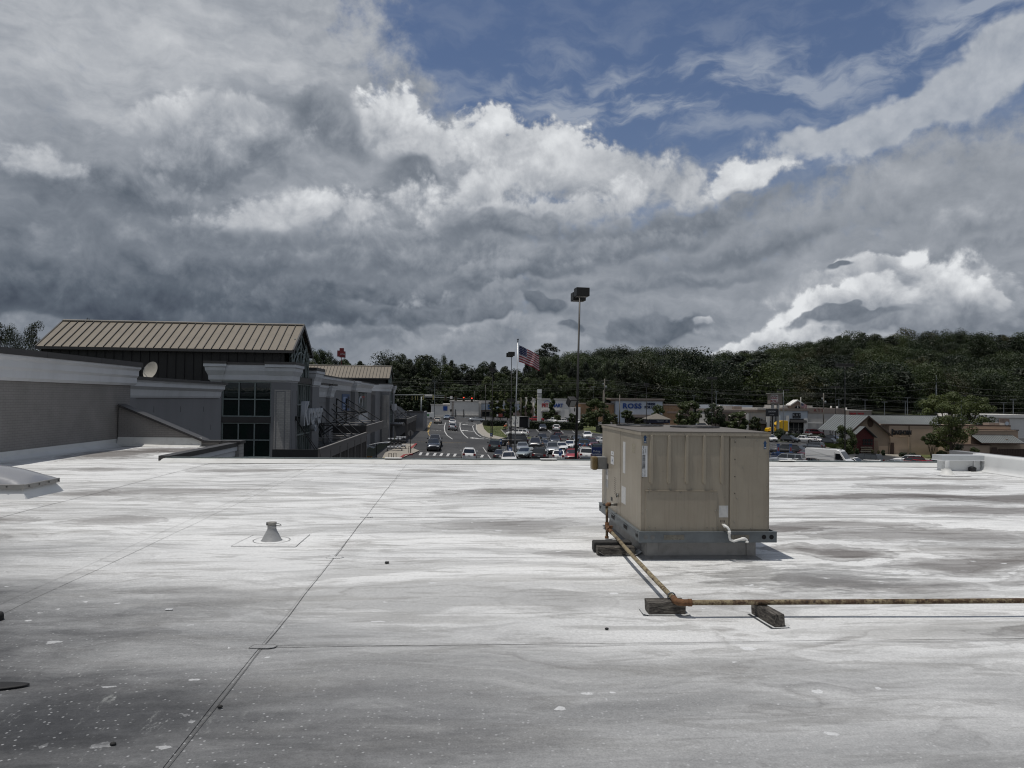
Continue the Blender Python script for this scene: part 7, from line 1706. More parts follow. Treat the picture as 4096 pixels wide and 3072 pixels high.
for a in [
 ('minivan', 'green', 1978, 1809, -4, 'dark green grey minivan seen from behind, leftmost of the parked rows'), ('sedan', 'black', 2002, 1849, -6, 'black sedan with red tail lights below the green grey minivan'),
 ('suv', 'white', 2035, 1868, 178, 'white car facing the roof, in front of the black sedan, windscreen showing'), ('bigsuv', 'black', 2050, 1786, 82, 'long black car standing side-on before the grass tip'),
 ('suv', 'white', 2070, 1749, 72, 'white crossover side-on just below the box truck'), ('suv', 'dgrey', 2171, 1725, 174, 'dark crossover facing the roof in the back row under the hedge'),
 ('suv', 'white', 2225, 1726, -8, 'white crossover seen from behind in the back row under the hedge'), ('suv', 'dgrey', 2169, 1774, 176, 'dark grey crossover facing the roof in the second row'),
 ('bigsuv', 'black', 2144, 1799, 168, 'black tall car left of the silver van, between two parking signs'), ('sedan', 'silver', 2090, 1811, 176, 'silver sedan facing the roof right of the flagpole'),
 ('sedan', 'pale', 2103, 1838, 158, 'pale green silver sedan with its front left corner turned to the roof'), ('bigsuv', 'black', 2159, 1852, -10, 'black sport utility vehicle seen from behind, nearest row centre'),
 ('sedan', 'grey', 2174, 1797, -5, 'grey sedan with glare on its rear window behind the black utility vehicle'), ('minivan', 'silver', 2211, 1818, 172, 'silver grey van facing the roof with a wide dark windscreen'),
 ('suv', 'white', 2350, 1759, 172, 'white crossover driving towards the roof on the open lane right'), ('suv', 'maroon', 2230, 1765, -4, 'dark crossover with red lamps at the top of the second row'),
 ('suv', 'taupe', 2253, 1779, -6, 'taupe crossover seen from behind in the second row'), ('suv', 'navy', 2219, 1782, 175, 'navy crossover with a broad dark windscreen above the silver van'),
 ('sedan', 'white', 2246, 1809, 176, 'white sedan facing the roof right of the silver van'), ('sedan', 'white', 2282, 1801, 160, 'white sedan left of the tall lamp pole, side showing'),
 ('coupe', 'black', 2306, 1771, 178, 'low dark coupe just behind the tall lamp pole'), ('bigsuv', 'blue', 2331, 1803, -6, 'blue utility vehicle seen from behind beside the person in red'),
 ('suv', 'maroon', 2367, 1796, 178, 'dark maroon crossover facing the roof right of the blue one'), ('sedan', 'white', 2402, 1781, 120, 'white sedan partly hidden by the air conditioning unit'),
 ('suv', 'teal', 2387, 1822, -5, 'dark teal crossover behind the pickup location banner'), ('hatch', 'white', 2238, 1851, -14, 'round white hatchback seen from behind with a blue sign before it'),
 ('hatch', 'red', 2288, 1848, 170, 'red hatchback half hidden by the tall lamp pole'), ('bigsuv', 'white', 2336, 1848, -4, 'large white utility vehicle seen from behind right of the lamp pole'),
 ('sedan', 'dgrey', 2340, 1880, 80, 'dark car whose roof just shows over the roof edge by the banner'),
 ('suv', 'white', 3083, 1768, 178, 'white car just clearing the right side of the air conditioning unit'), ('suv', 'dgrey', 3162, 1771, -150, 'dark grey crossover parked by the thin lamp left of the white pickup'),
 ('suv', 'white', 3266, 1773, -156, 'white crossover facing the roof right of the white pickup'), ('suv', 'white', 3240, 1762, -150, 'white car mostly hidden behind the white pickup'), ('sedan', 'black', 3312, 1777, -155, 'black sedan at the right end of the row by the hedge'),
 ('suv', 'dgrey', 3336, 1768, -150, 'dark car behind the black sedan at the end of the row'), ('sedan', 'black', 3193, 1817, -152, 'black sedan driving towards the roof, chrome grille showing'),
 ('suv', 'grey', 3252, 1802, 34, 'blue grey crossover seen from behind above the white van'), ('bigsuv', 'black', 3138, 1824, 62, 'black utility vehicle behind the blue cart corral'),
 ('sedan', 'maroon', 3242, 1834, -70, 'dark red car mostly hidden behind the white van'), ('bigsuv', 'silver', 3146, 1868, 48, 'silver boxy utility vehicle in front of the cart corral'),
 ('suv', 'white', 3166, 1892, 40, 'white car whose roof shows at the roof edge below the silver one'), ('sedan', 'taupe', 3245, 1874, 28, 'grey sedan seen from behind left of the white van'),
 ('suv', 'white', 3417, 1880, -150, 'white crossover right of the lamp with the concrete base'), ('bigsuv', 'black', 3461, 1866, 26, 'black red utility vehicle seen from behind on the right'),
 ('suv', 'white', 3465, 1888, 50, 'white car roof at the roof edge below the black utility vehicle'), ('sedan', 'silver', 3572, 1880, 48, 'silver sedan with sloping rear window near the roof edge at right'),
 ('suv', 'white', 3632, 1862, 50, 'white crossover behind the maroon car at right'), ('suv', 'maroon', 3641, 1872, 55, 'maroon crossover between white and red cars at right'), ('suv', 'red', 3670, 1886, 20, 'red boxy car with dark blue upper parts at right'),
 ('suv', 'black', 3735, 1880, 55, 'black car beside the white parapet block'), ('suv', 'dgrey', 3326, 1782, -150, 'dark hatchback beside the planted island')]:
    car(*a)
car('pickup', 'white', 3215, 1772, 46, 'white pickup truck parked with its tailgate to the roof on the right', grp='pickup trucks'); car('pickup', 'red', 2141, 1688, 90, 'red pickup truck side-on beyond the hedge by the pylon', grp='pickup trucks')
car('pickup', 'white', 2215, 1693, 90, 'white pickup truck side-on beyond the hedge', grp='pickup trucks')
for a in [
 ('suv', 'navy', 1736, 1806, 180, 'dark car with lit headlamps driving down the left lane'), ('pickup', 'dgrey', 1741, 1789, 180, 'dark pickup following close behind the car with lit headlamps'),
 ('suv', 'white', 1874, 1849, 0, 'white crossover driving away over the near crosswalk'), ('suv', 'cream', 1751, 1695, -2, 'cream crossover seen from behind waiting at the crossing'),
 ('suv', 'white', 1622, 1674, 90, 'white crossover crossing side-on at the far left'), ('sedan', 'lblue', 1790, 1679, 172, 'pale blue sedan facing the roof at the crossing'),
 ('suv', 'dgrey', 1808, 1691, -2, 'dark car first in the waiting middle lane'), ('sedan', 'white', 1810, 1703, -2, 'white sedan second in the waiting middle lane'),
 ('suv', 'silver', 1811, 1723, -3, 'silver crossover last in the waiting middle lane'), ('sedan', 'silver', 1907, 1688, -90, 'silver sedan crossing side-on by the signal pole')]:
    car(*a, grp=RG)
for a in [
 ('suv', 'white', 2241, 1695, 80, 'white crossover left of the black one beyond the hedge'), ('bigsuv', 'black', 2267, 1693, 0, 'black utility vehicle seen from behind beyond the hedge'),
 ('sedan', 'white', 2340, 1698, 80, 'white sedan under the round tree beyond the hedge'), ('sedan', 'white', 2303, 1696, 100, 'white sedan left of the round tree beyond the hedge'),
 ('sedan', 'white', 2967, 1727, 80, 'leftmost of three white cars above the air conditioning unit'), ('suv', 'white', 2996, 1729, 86, 'middle of three white cars above the air conditioning unit'), ('sedan', 'white', 3020, 1731, -84, 'rightmost of three white cars above the air conditioning unit'),
 ('suv', 'grey', 2985, 1708, 90, 'grey crossover behind the three white cars'), ('bigsuv', 'maroon', 3258, 1743, -88, 'long maroon utility vehicle side-on behind the right hedge'),
 ('suv', 'dgrey', 2800, 1712, 80, 'dark crossover in the shade of the big round trees'), ('sedan', 'silver', 2765, 1706, 95, 'silver sedan in the shade of the big round trees'), ('sedan', 'white', 2452, 1722, 85, 'white sedan behind the left corner of the air conditioning unit')]:
    car(*a, grp=FG)

def local_thing(nm, label, cat, px, py, hd, y=None):
    p = G(px, py) if py else basept(px, None, y)
    t = thing(nm, label, cat, (p.x, p.y, g(p.x, p.y))); WL[t.name] = Vector((0, 0, 0)); t.rotation_euler[2] = radians(hd); return t
def lw(t, r, pts, wid=.28):
    for (x, y) in pts:
        w_ = MB().lathe([(r*.6, -wid/2), (r*.97, -wid/2), (r, -wid/2+.04), (r, wid/2-.04), (r*.97, wid/2), (r*.6, wid/2)], (x, y, r), 16, 'x').build('wheel', M_TYRE, t)
        MB().lathe([(.001, 0), (r*.3, .02), (r*.62, 0)], (x+(.9*wid/2 if x > 0 else -.9*wid/2), y, r), 12, 'x').build('rim', M_RIM, w_)
# white panel van
t = local_thing('panel_van', 'big white panel van facing the roof in the right foreground row', 'van', 3318, 1876, -140); t.scale = (1.05, 1.05, 1.10)
prof = [(-3.0, .45), (-3.0, 2.55), (-2.85, 2.68), (1.2, 2.66), (1.7, 2.50), (2.45, 1.45), (2.95, 1.20), (3.02, .95), (3.02, .45)]
mb = MB(); n = len(prof)
def vw(z): return 1.03 if z < 1.7 else 1.03-.12*(z-1.7)
L_ = [(-vw(z), y, z) for (y, z) in prof]; R_ = [(vw(z), y, z) for (y, z) in prof]
mb._add(L_+R_, [tuple(range(n)), tuple(range(n, 2*n))[::-1]]+[(i, n+i, n+(i+1) % n, (i+1) % n) for i in range(n)]); me = mb.mesh('body', [PNT['white']]); bevel_mesh(me, .07, 3); link('body', me, t)
MB().quad((-.82, 1.80, 2.38), (-.90, 2.43, 1.53), (.90, 2.43, 1.53), (.82, 1.80, 2.38)).build('windscreen', M_CGL, t)
for sx in (-1, 1):
    MB().quad(*[(sx*(vw(z)+.012), y, z) for (y, z) in ((1.15, 1.35), (2.25, 1.38), (1.75, 2.12), (1.15, 2.15))]).build('side_window', M_CGL, t)
    MB().box(sx*1.18-.10, sx*1.18+.10, 1.95, 2.12, 1.35, 1.78).build('mirror', M_TRIM, t); MB().box(sx*.62-.24, sx*.62+.24, 2.80, 3.03, .98, 1.20).build('headlight', M_HEAD, t)
    MB().box(sx*1.035-.006, sx*1.035+.006, -2.4, .5, 1.22, 1.27).build('door_rail', M_TRIM, t); MB().box(sx*1.03-.006, sx*1.03+.006, 1.02, 1.05, .6, 2.3).build('door_gap', M_TRIM, t); MB().box(sx*1.02-.006, sx*1.02+.006, -2.9, 1.0, 1.86, 1.885).build('body_line', pm('line_grey', (.35, .35, .36), .5), t)
    for yy in (-1.9, 2.05): MB().lathe([(.001, 0), (.47, 0)], (sx*1.036, yy, .42), 16, 'x').build('wheel_arch', M_ARCH, t)
lw(t, .37, [(-.93, -1.9), (.93, -1.9), (-.93, 2.05), (.93, 2.05)], .25)
MB().box(-.95, .95, 2.85, 3.06, .38, .72).build('bumper', M_TRIM, t); MB().box(-.55, .55, 3.0, 3.04, .78, .95).build('grille', M_TRIM, t); MB().box(-.3, .3, 1.52, 1.58, 2.58, 2.64).build('roof_lamp', M_TRIM, t)
# box truck with open back
t = local_thing('box_truck', 'white box truck with open dark rear and patterned side', 'truck', 2078, 1722, 14)
q = 1.25
MB().box(-q, -q+.06, -3.4, 3.0, .95, 3.35).build('box_side', PNT['white'], t); MB().box(q-.06, q, -3.4, 3.0, .95, 3.35).build('box_side', PNT['white'], t)
MB().box(-q, q, -3.4, 3.0, 3.35, 3.42).build('box_roof', pm('dusty_roof', (.12, .115, .11), .8), t); MB().box(-q, q, 2.9, 3.0, .95, 3.35).build('box_front', PNT['white'], t); MB().box(-q, q, -3.4, 3.0, .85, .95).build('box_floor', M_TRIM, t)
MB().box(-q+.07, q-.07, -2.6, -2.5, .96, 3.34).build('dark_inside', M_INK, t)  # black sheet standing in for the shade inside the open box
for (x0, x1) in ((-q-.02, -q+.05), (q-.05, q+.02)): MB().box(x0, x1, -3.46, -3.38, .85, 3.42).build('door_frame', M_KERB, t)
random.seed(11)
for k in range(16):
    a, b = random.uniform(-3.0, 2.4), random.uniform(1.3, 3.0); MB()._add([(-q-.006, a+random.uniform(.1, .35)*cos(j*pi/4), b+random.uniform(.08, .3)*sin(j*pi/4)) for j in range(8)], [tuple(range(8))]).build('print_patch', pm('print_slate', (.10, .12, .16), .5), t)
MB().prism([(3.1, .6), (3.1, 2.35), (3.8, 2.35), (4.3, 1.5), (5.0, 1.3), (5.05, .6)], 'x', -1.05, 1.05).build('cab', PNT['white'], t); MB().prism([(3.35, 1.45), (3.35, 2.15), (3.75, 2.2), (4.2, 1.5)], 'x', -1.065, 1.065).build('side_window', M_CGL, t)
lw(t, .45, [(-1.0, -1.9), (1.0, -1.9), (-1.0, 4.2), (1.0, 4.2)], .3)
# yellow road tractor
t = local_thing('road_tractor', 'yellow road tractor with tall sleeper cab parked before the jewellery shop', 'truck', 3122, 1738, 90, None); t.scale = (1.1, 1.1, 1.12)
MB().prism([(-1.6, .9), (-1.6, 3.55), (-1.45, 3.75), (.3, 3.80), (1.9, 2.75), (2.0, 2.2), (2.0, .9)], 'x', -1.22, 1.22).build('sleeper_cab', PNT['yellow'], t, bevel=.08)
MB().prism([(2.0, .75), (2.0, 2.05), (3.7, 1.78), (4.05, 1.5), (4.1, .75)], 'x', -1.0, 1.0).build('bonnet', PNT['yellow'], t, bevel=.1)
for sx in (-1, 1):
    MB().prism([(1.0, 2.15), (1.0, 2.7), (1.5, 2.7), (1.75, 2.15)], 'x', sx*1.222-.006, sx*1.222+.006).build('side_window', M_CGL, t); MB().box(sx*1.4-.05, sx*1.4+.05, 1.9, 2.1, 1.9, 2.6).build('mirror', M_TRIM, t); MB().box(sx*1.1-.25, sx*1.1+.1, 2.9, 4.0, .95, 1.1).build('mudguard', PNT['yellow'], t)
    MB().box(sx*1.225-.006, sx*1.225+.006, .60, .63, 1.0, 3.5).box(sx*1.225-.006, sx*1.225+.006, -.7, -.67, 1.0, 3.5).build('panel_gap', pm('dark_yellow', (.3, .17, .01), .5), t)
MB().quad((-.95, 1.93, 2.7), (-.95, 2.02, 2.1), (.95, 2.02, 2.1), (.95, 1.93, 2.7)).build('windscreen', M_CGL, t); MB().box(-.5, .5, -5.4, -1.6, .75, 1.0).build('chassis', M_TRIM, t); MB().box(-.55, .55, -4.4, -3.2, 1.01, 1.2).build('fifth_wheel', M_TRIM, t)
lw(t, .5, [(-1.0, 3.3), (1.0, 3.3), (-1.0, -3.2), (1.0, -3.2), (-1.0, -4.5), (1.0, -4.5)], .5)
# green lettered van beyond the crossing
t = local_thing('small_van', 'small white van with green marking parked beyond the crossing', 'van', 1704, 1676, 90)
MB().prism([(-2.4, .4), (-2.4, 1.9), (1.2, 1.95), (1.9, 1.25), (2.4, 1.1), (2.45, .4)], 'x', -.95, .95).build('body', PNT['white'], t, bevel=.06); MB().prism([(.6, 1.2), (.6, 1.75), (1.15, 1.75), (1.6, 1.25)], 'x', -.962, .962).build('side_window', M_CGL, t); MB().box(-.965, -.951, -1.0, .1, .9, 1.5).build('green_print', pm('leaf_green_print', (.05, .18, .07), .5), t); MB().box(.951, .965, -1.0, .1, .9, 1.5).build('green_print', MATS['leaf_green_print'], t); lw(t, .33, [(-.88, -1.5), (.88, -1.5), (-.88, 1.5), (.88, 1.5)], .2)

# cart corral and loose store-front goods
p = G(3138, 1838); t = thing('cart_corral', 'blue cart corral with two red and white sign boards', 'cart corral', tuple(p)); M_CB = pm('corral_blue', (.03, .075, .21), .4)
for dx in (-1.05, 1.05):
    bx(t, 'sign_board', pm('corral_pale_blue', (.13, .19, .33), .5), p.x+dx-.2, p.x+dx+.2, p.y, p.y+.08, p.z+.7, p.z+2.3); bx(t, 'red_panel', pm('salmon_red', (.33, .07, .06), .5), p.x+dx-.13, p.x+dx+.13, p.y-.01, p.y-.002, p.z+1.4, p.z+2.0); bx(t, 'sign_cap', M_CB, p.x+dx-.24, p.x+dx+.24, p.y-.02, p.y+.1, p.z+2.31, p.z+2.55)
for k in range(6): MB().tube([(p.x-2.6, p.y-.8, p.z+.3+k*.16), (p.x-1.3, p.y-.3, p.z+.35+k*.16), (p.x+1.4, p.y, p.z+.35+k*.16)], .045, 6).build('rail', M_CB, t)
for dx in (-2.6, -1.3, 1.4): bx(t, 'post', M_CB, p.x+dx-.04, p.x+dx+.04, p.y-.1, p.y, p.z, p.z+1.3)
M_UMB = pm('sunshade_grey', (.33, .34, .35), .7); M_ORW = pm('orange_timber', (.42, .22, .06), .6, var=.2)
def shade(x, y, s_, label):
    t = thing('sunshade', label, 'sunshade', (x, y, GZ)); mb = MB(); mb.smooth = True
    mb.grid(lambda u, v: (x+(u-.5)*3.0, y+(v-.5)*2.4, g(x, y)+2.15+s_*.45*(u-.5)-.5*(u-.5)**2), 8, 3); mb.build('shade_cloth', M_UMB, t); MB().tube([(x, y, g(x, y)), (x, y, g(x, y)+2.1)], .05, 6).build('post', M_DFRAME, t)
a = basept(1448, None, 82); shade(a.x, 82, -1.2, 'pale grey curved sunshade tilting right outside the store'); a = basept(1508, None, 84); shade(a.x, 84, 1.2, 'pale grey curved sunshade tilting left outside the store')
for px, yy, l in ((1402, 80, 'orange timber trestle nearest the slatted screen'), (1422, 82, 'taller orange timber trestle left of the sunshades'), (1480, 83, 'orange timber trestle between the two sunshades')):
    a = basept(px, None, yy); t = thing('trestle', l, 'trestle', (a.x, yy, a.z)); zt = atY(px, 1826, yy).z
    for sx in (-1, 1):
        for sy in (-1, 1): MB().tube([(a.x+sx*.15, yy+sy*.05, zt), (a.x+sx*.55, yy+sy*.5, a.z)], .05, 4).build('leg', M_ORW, t)
    MB().box(a.x-.3, a.x+.3, yy-.12, yy+.12, zt-.05, zt+.05).build('beam', M_ORW, t)
a = basept(1531, None, 85.5); t = thing('bag_stack', 'stack of yellow striped bags on the pavement outside the store', 'bags', (a.x, 85.5, a.z))
zz = atY(1531, 1846, 85.5).z
for k in range(5):
    for j in (0, 1): MB()._ball((a.x-.35+j*.75, 85.5, zz-.25+k*.15+.04*j), .36, .3, .085, 10, 5).build('bag', [pm('yellow_bag', (.50, .42, .06), .5), pm('black_bag', (.03, .03, .02), .5)][(k) % 2], t)
def planter(px, py, label, w_=1.6, rows_=3):
    b = G(px, py); t = thing('plant_stand', label, 'plant stand', tuple(b)); 
    for k in range(rows_): bx(t, 'shelf', M_DFRAME, b.x-w_/2, b.x+w_/2, b.y+.3*k, b.y+.3*k+.28, b.z+.35+.55*k, b.z+.40+.55*k)
    for k in range(rows_):
        for j in range(4): MB().lathe([(.001, 0), (.13, 0), (.18, .3), (.15, .3), (.001, .22)], (b.x-w_/2+.2+j*w_/4, b.y+.14+.3*k, b.z+.40+.55*k), 10).build('pot', M_LET if k != 1 else M_TRIM, t)
    for sx in (-1, 1): bx(t, 'upright', M_DFRAME, b.x+sx*w_/2-.03, b.x+sx*w_/2+.03, b.y, b.y+.9, b.z, b.z+.35)
planter(1577, 1806, 'plant stand with rows of pale pots beneath the far hall', 2.0); planter(1602, 1798, 'second plant stand with pale pots right of the first', 1.4)
for px, pyb, l in ((1577+2, 1845, 'two short rails on the pavement by the red kerb'), (1560, 1846, 'short double rail left of the red kerb'), (1639, 1815, 'short bollard pair beside the stop sign')):
    b = G(px, pyb); t = thing('hand_rail', l, 'rail', tuple(b))
    for dx in (-.15, .15): bx(t, 'post', M_DFRAME, b.x+dx-.03, b.x+dx+.03, b.y-.03, b.y+.03, b.z, b.z+.95)
    bx(t, 'top_rail', M_DFRAME, b.x-.18, b.x+.18, b.y-.03, b.y+.03, b.z+.951, b.z+.99)
b = G(1376+1, 1845) if False else None

# ------------------------------------------------------------------ people
def skin_mesh(name, J, E, mat, root=0, sub=1):
    me = bpy.data.meshes.new(name); me.from_pydata([j[:3] for j in J], E, []); o = bpy.data.objects.new(name, me); COL.objects.link(o)
    me.materials.append(mat)
    o.modifiers.new('s', 'SKIN'); sv = me.skin_vertices[0].data
    for i, j in enumerate(J): sv[i].radius = (j[3], j[4] if len(j) > 4 else j[3]); sv[i].use_root = (i == root)
    m_ = o.modifiers.new('b', 'SUBSURF'); m_.levels = m_.render_levels = sub
    dg = bpy.context.evaluated_depsgraph_get(); r = bpy.data.meshes.new_from_object(o.evaluated_get(dg)); bpy.data.objects.remove(o); r.name = name
    r.materials.clear(); r.materials.append(mat); r.polygons.foreach_set('use_smooth', [True]*len(r.polygons)); return r
M_SKIN = pm('skin', (.25, .15, .10), .6)
def person(px, py, y, face, label, shirt, legs, hair, bend=0.0, reach=0.0, stride=.1, vest=None):
    b = G(px, py) if py else basept(px, None, y)
    t = thing('person', label, 'person', (b.x, b.y, g(b.x, b.y))); WL[t.name] = Vector((0, 0, 0)); t.rotation_euler[2] = radians(face)
    f = bend; ty = lambda z: f*(z-.95) if z > .95 else 0
    def pt(x, y_, z, *r): return (x, y_+ty(z), z-(abs(f)*.12*(z-.95) if z > .95 else 0))+r
    s_ = stride
    J = [pt(0, 0, .98, .13, .11), pt(0, .01, 1.2, .125, .10), pt(0, 0, 1.40, .15, .10), pt(0, .02, 1.50, .055), pt(0, .035, 1.60, .085, .095), pt(0, .03, 1.70, .075, .085),
         pt(-.19, 0, 1.41, .055), pt(-.25, .03+reach*.12, 1.15, .042), pt(-.24, .12+reach*.35, .98+reach*.12, .030), pt(-.24, .15+reach*.42, .90+reach*.15, .035),
         pt(.19, 0, 1.41, .055), pt(.25, .0+reach*.10, 1.15, .042), pt(.24, .10+reach*.3, .98+reach*.12, .030), pt(.24, .13+reach*.4, .90+reach*.15, .035),
         (-.10, s_*.4, .90, .085), (-.11, s_, .50, .060), (-.11, s_*1.1, .09, .042), (-.12, s_*1.1+.14, .04, .038),
         (.10, -s_*.4, .90, .085), (.11, -s_*.9, .50, .060), (.11, -s_*1.4, .09, .042), (.12, -s_*1.4+.14, .04, .038)]
    E_ = [(0, 1), (1, 2), (2, 3), (3, 4), (4, 5), (2, 6), (6, 7), (7, 8), (8, 9), (2, 10), (10, 11), (11, 12), (12, 13), (0, 14), (14, 15), (15, 16), (16, 17), (0, 18), (18, 19), (19, 20), (20, 21)]
    body_ = link('body', skin_mesh('body', J, E_, M_SKIN, 0, 2), t)
    G_ = lambda idx, add: [(J[i][0], J[i][1], J[i][2], J[i][3]+add, (J[i][4] if len(J[i]) > 4 else J[i][3])+add) for i in idx]
    link('shirt', skin_mesh('shirt', G_([0, 1, 2, 6, 7, 10, 11], .022), [(0, 1), (1, 2), (2, 3), (3, 4), (2, 5), (5, 6)], shirt, 0), t)
    link('trousers', skin_mesh('trousers', G_([0, 14, 15, 16, 18, 19, 20], .020), [(0, 1), (1, 2), (2, 3), (0, 4), (4, 5), (5, 6)], legs, 0), t)
    h = J[5]; MB()._ball((h[0], h[1]-.015, h[2]+.03), .092, .105, .085, 10, 7).build('hair', hair, t)
    MB()._ball((h[0], h[1]+.085, h[2]-.045), .015, .022, .02, 6, 4).build('nose', M_SKIN, t)
    for sx in (-1, 1): MB()._ball((h[0]+sx*.035, h[1]+.078, h[2]-.015), .011, .008, .008, 6, 4).build('eye', M_INK, t); MB()._ball((h[0]+sx*.086, h[1], h[2]-.03), .012, .02, .03, 6, 4).build('ear', M_SKIN, t)
    for ji in (9, 13):
        for k in range(4): a = J[ji]; MB().tube([(a[0]-.03+.02*k, a[1]+.02, a[2]), (a[0]-.03+.02*k, a[1]+.06, a[2]-.03), (a[0]-.03+.02*k, a[1]+.065, a[2]-.07+.006*abs(k-1.5))], .010, 5).build('finger', M_SKIN, body_)
        MB().tube([(J[ji][0]+(.035 if ji == 9 else -.035), J[ji][1], J[ji][2]+.02), (J[ji][0]+(.06 if ji == 9 else -.06), J[ji][1]+.04, J[ji][2]-.02)], .011, 5).build('thumb', M_SKIN, body_)
    return t
C_ = lambda n, c: pm(n, c, .85, var=.15, sc=8)
person(2334.5, None, 107, -150, 'person in a red shirt and pale cap leaning by the blue utility vehicle', C_('red_shirt', (.42, .02, .03)), C_('dark_trousers', (.02, .02, .025)), C_('pale_cap', (.45, .40, .38)), .45, .6)
person(2034, 1808, None, 20, 'person in a white shirt and blue jeans walking past the slim lamp', C_('white_shirt', (.55, .55, .54)), C_('blue_jeans', (.07, .12, .22)), C_('brown_hair', (.05, .03, .02)), .05, .1, .22)
person(2016, 1725.5, None, -60, 'worker in an orange vest bending beside the box truck cab', C_('orange_vest', (.50, .09, .02)), C_('dark_trousers', (.02, .02, .025)), C_('white_helmet', (.6, .5, .5)), .5, .8)
person(2023, 1724, None, -80, 'second worker in an orange shirt standing at the box truck wheel', C_('orange_shirt', (.42, .10, .04)), C_('dark_trousers', (.02, .02, .025)), C_('white_helmet', (.6, .5, .5)), .25, .4)
person(2171, 1812, None, 10, 'person in a grey top between the dark cars and the silver van', C_('grey_top', (.12, .12, .13)), C_('grey_trousers', (.08, .08, .09)), C_('grey_hair', (.2, .2, .2)), .0, .1)
# ------------------------------------------------------------------ trees
import numpy as np
def leaf_mat(name, c1, c2, trans=.18):
    m_, w, bs = newmat(name)
    P = w.new('ShaderNodeNewGeometry').outputs['Position']; oi = w.new('ShaderNodeObjectInfo').outputs['Random']
    n = w.noise(P, .55, 4, .6); n2 = w.noise(P, 4.5, 3, .6)
    f = w.clamp(w.add(w.mul(w.sub(n, .5), 1.1), w.add(w.mul(w.sub(n2, .5), .7), w.mul(w.sub(oi, .1), 1.4))))
    col = w.mix(f, (*c1, 1), (*c2, 1))
    w.put(bs.inputs['Base Color'], col); bs.inputs['Roughness'].default_value = .55; bs.inputs['Specular IOR Level'].default_value = .35
    tr = w.new('ShaderNodeBsdfTranslucent'); w.put(tr.inputs[0], w.mix(1.0, col, (1.2, 1.3, .6, 1), 'MULTIPLY')); mx = w.new('ShaderNodeMixShader'); mx.inputs[0].default_value = trans
    out = [n for n in w.n if n.type == 'OUTPUT_MATERIAL'][0]; w.l.new(bs.outputs[0], mx.inputs[1]); w.l.new(tr.outputs[0], mx.inputs[2]); w.l.new(mx.outputs[0], out.inputs[0])
    return m_
L_DARK = leaf_mat('leaf_forest', (.0065, .013, .0045), (.030, .044, .014)); L_MID = leaf_mat('leaf_mid', (.016, .029, .008), (.044, .060, .017)); L_LIGHT = leaf_mat('leaf_light', (.032, .050, .013), (.078, .095, .028))
L_PINE = leaf_mat('needle_pine', (.006, .011, .0045), (.022, .031, .011), .1); L_HEDGE = leaf_mat('leaf_hedge', (.010, .018, .007), (.030, .042, .014), .1); L_YEL = leaf_mat('leaf_yellow_green', (.10, .11, .012), (.20, .20, .03)); L_OLIVE = leaf_mat('leaf_olive', (.022, .026, .009), (.052, .050, .019))
M_BARK = pm('bark', (.055, .045, .036), .95, var=.3, sc=4, bp=.6, bsc=12); M_FLOW = pm('white_blossom', (.42, .38, .36), .7)
def leaves_mesh(name, blobs, n, size, mat, seed, flat=.0, inner=.25, up=.25, rnd=.45):
    rs = np.random.RandomState(seed); B = np.array(blobs, float); vol = (B[:, 3]*B[:, 4]*B[:, 5])**(2/3); pr = vol/vol.sum()
    idx = rs.choice(len(B), n, p=pr); d = rs.normal(size=(n, 3)); d /= np.linalg.norm(d, axis=1)[:, None]
    r = 1-inner*rs.rand(n)**1.5+rs.normal(size=n)*.07
    c = B[idx, :3]+d*B[idx, 3:6]*r[:, None]
    nrm = d*1.0+rs.normal(size=(n, 3))*rnd; nrm[:, 2] += up; nrm /= np.linalg.norm(nrm, axis=1)[:, None]
    t = np.cross(nrm, rs.normal(size=(n, 3))); t /= np.linalg.norm(t, axis=1)[:, None]; b = np.cross(nrm, t)
    s = size*(.55+.9*rs.rand(n))[:, None]
    v = np.stack([c-t*s*.5, c+b*s*.32, c+t*s*.5+nrm*s*.1, c-b*s*.32], 1).reshape(-1, 3)
    me = bpy.data.meshes.new(name); me.vertices.add(4*n); me.vertices.foreach_set('co', v.ravel()); me.loops.add(4*n); me.loops.foreach_set('vertex_index', np.arange(4*n, dtype=np.int32))
    me.polygons.add(n); me.polygons.foreach_set('loop_start', np.arange(0, 4*n, 4, dtype=np.int32)); me.update(calc_edges=True); me.materials.append(mat); return me
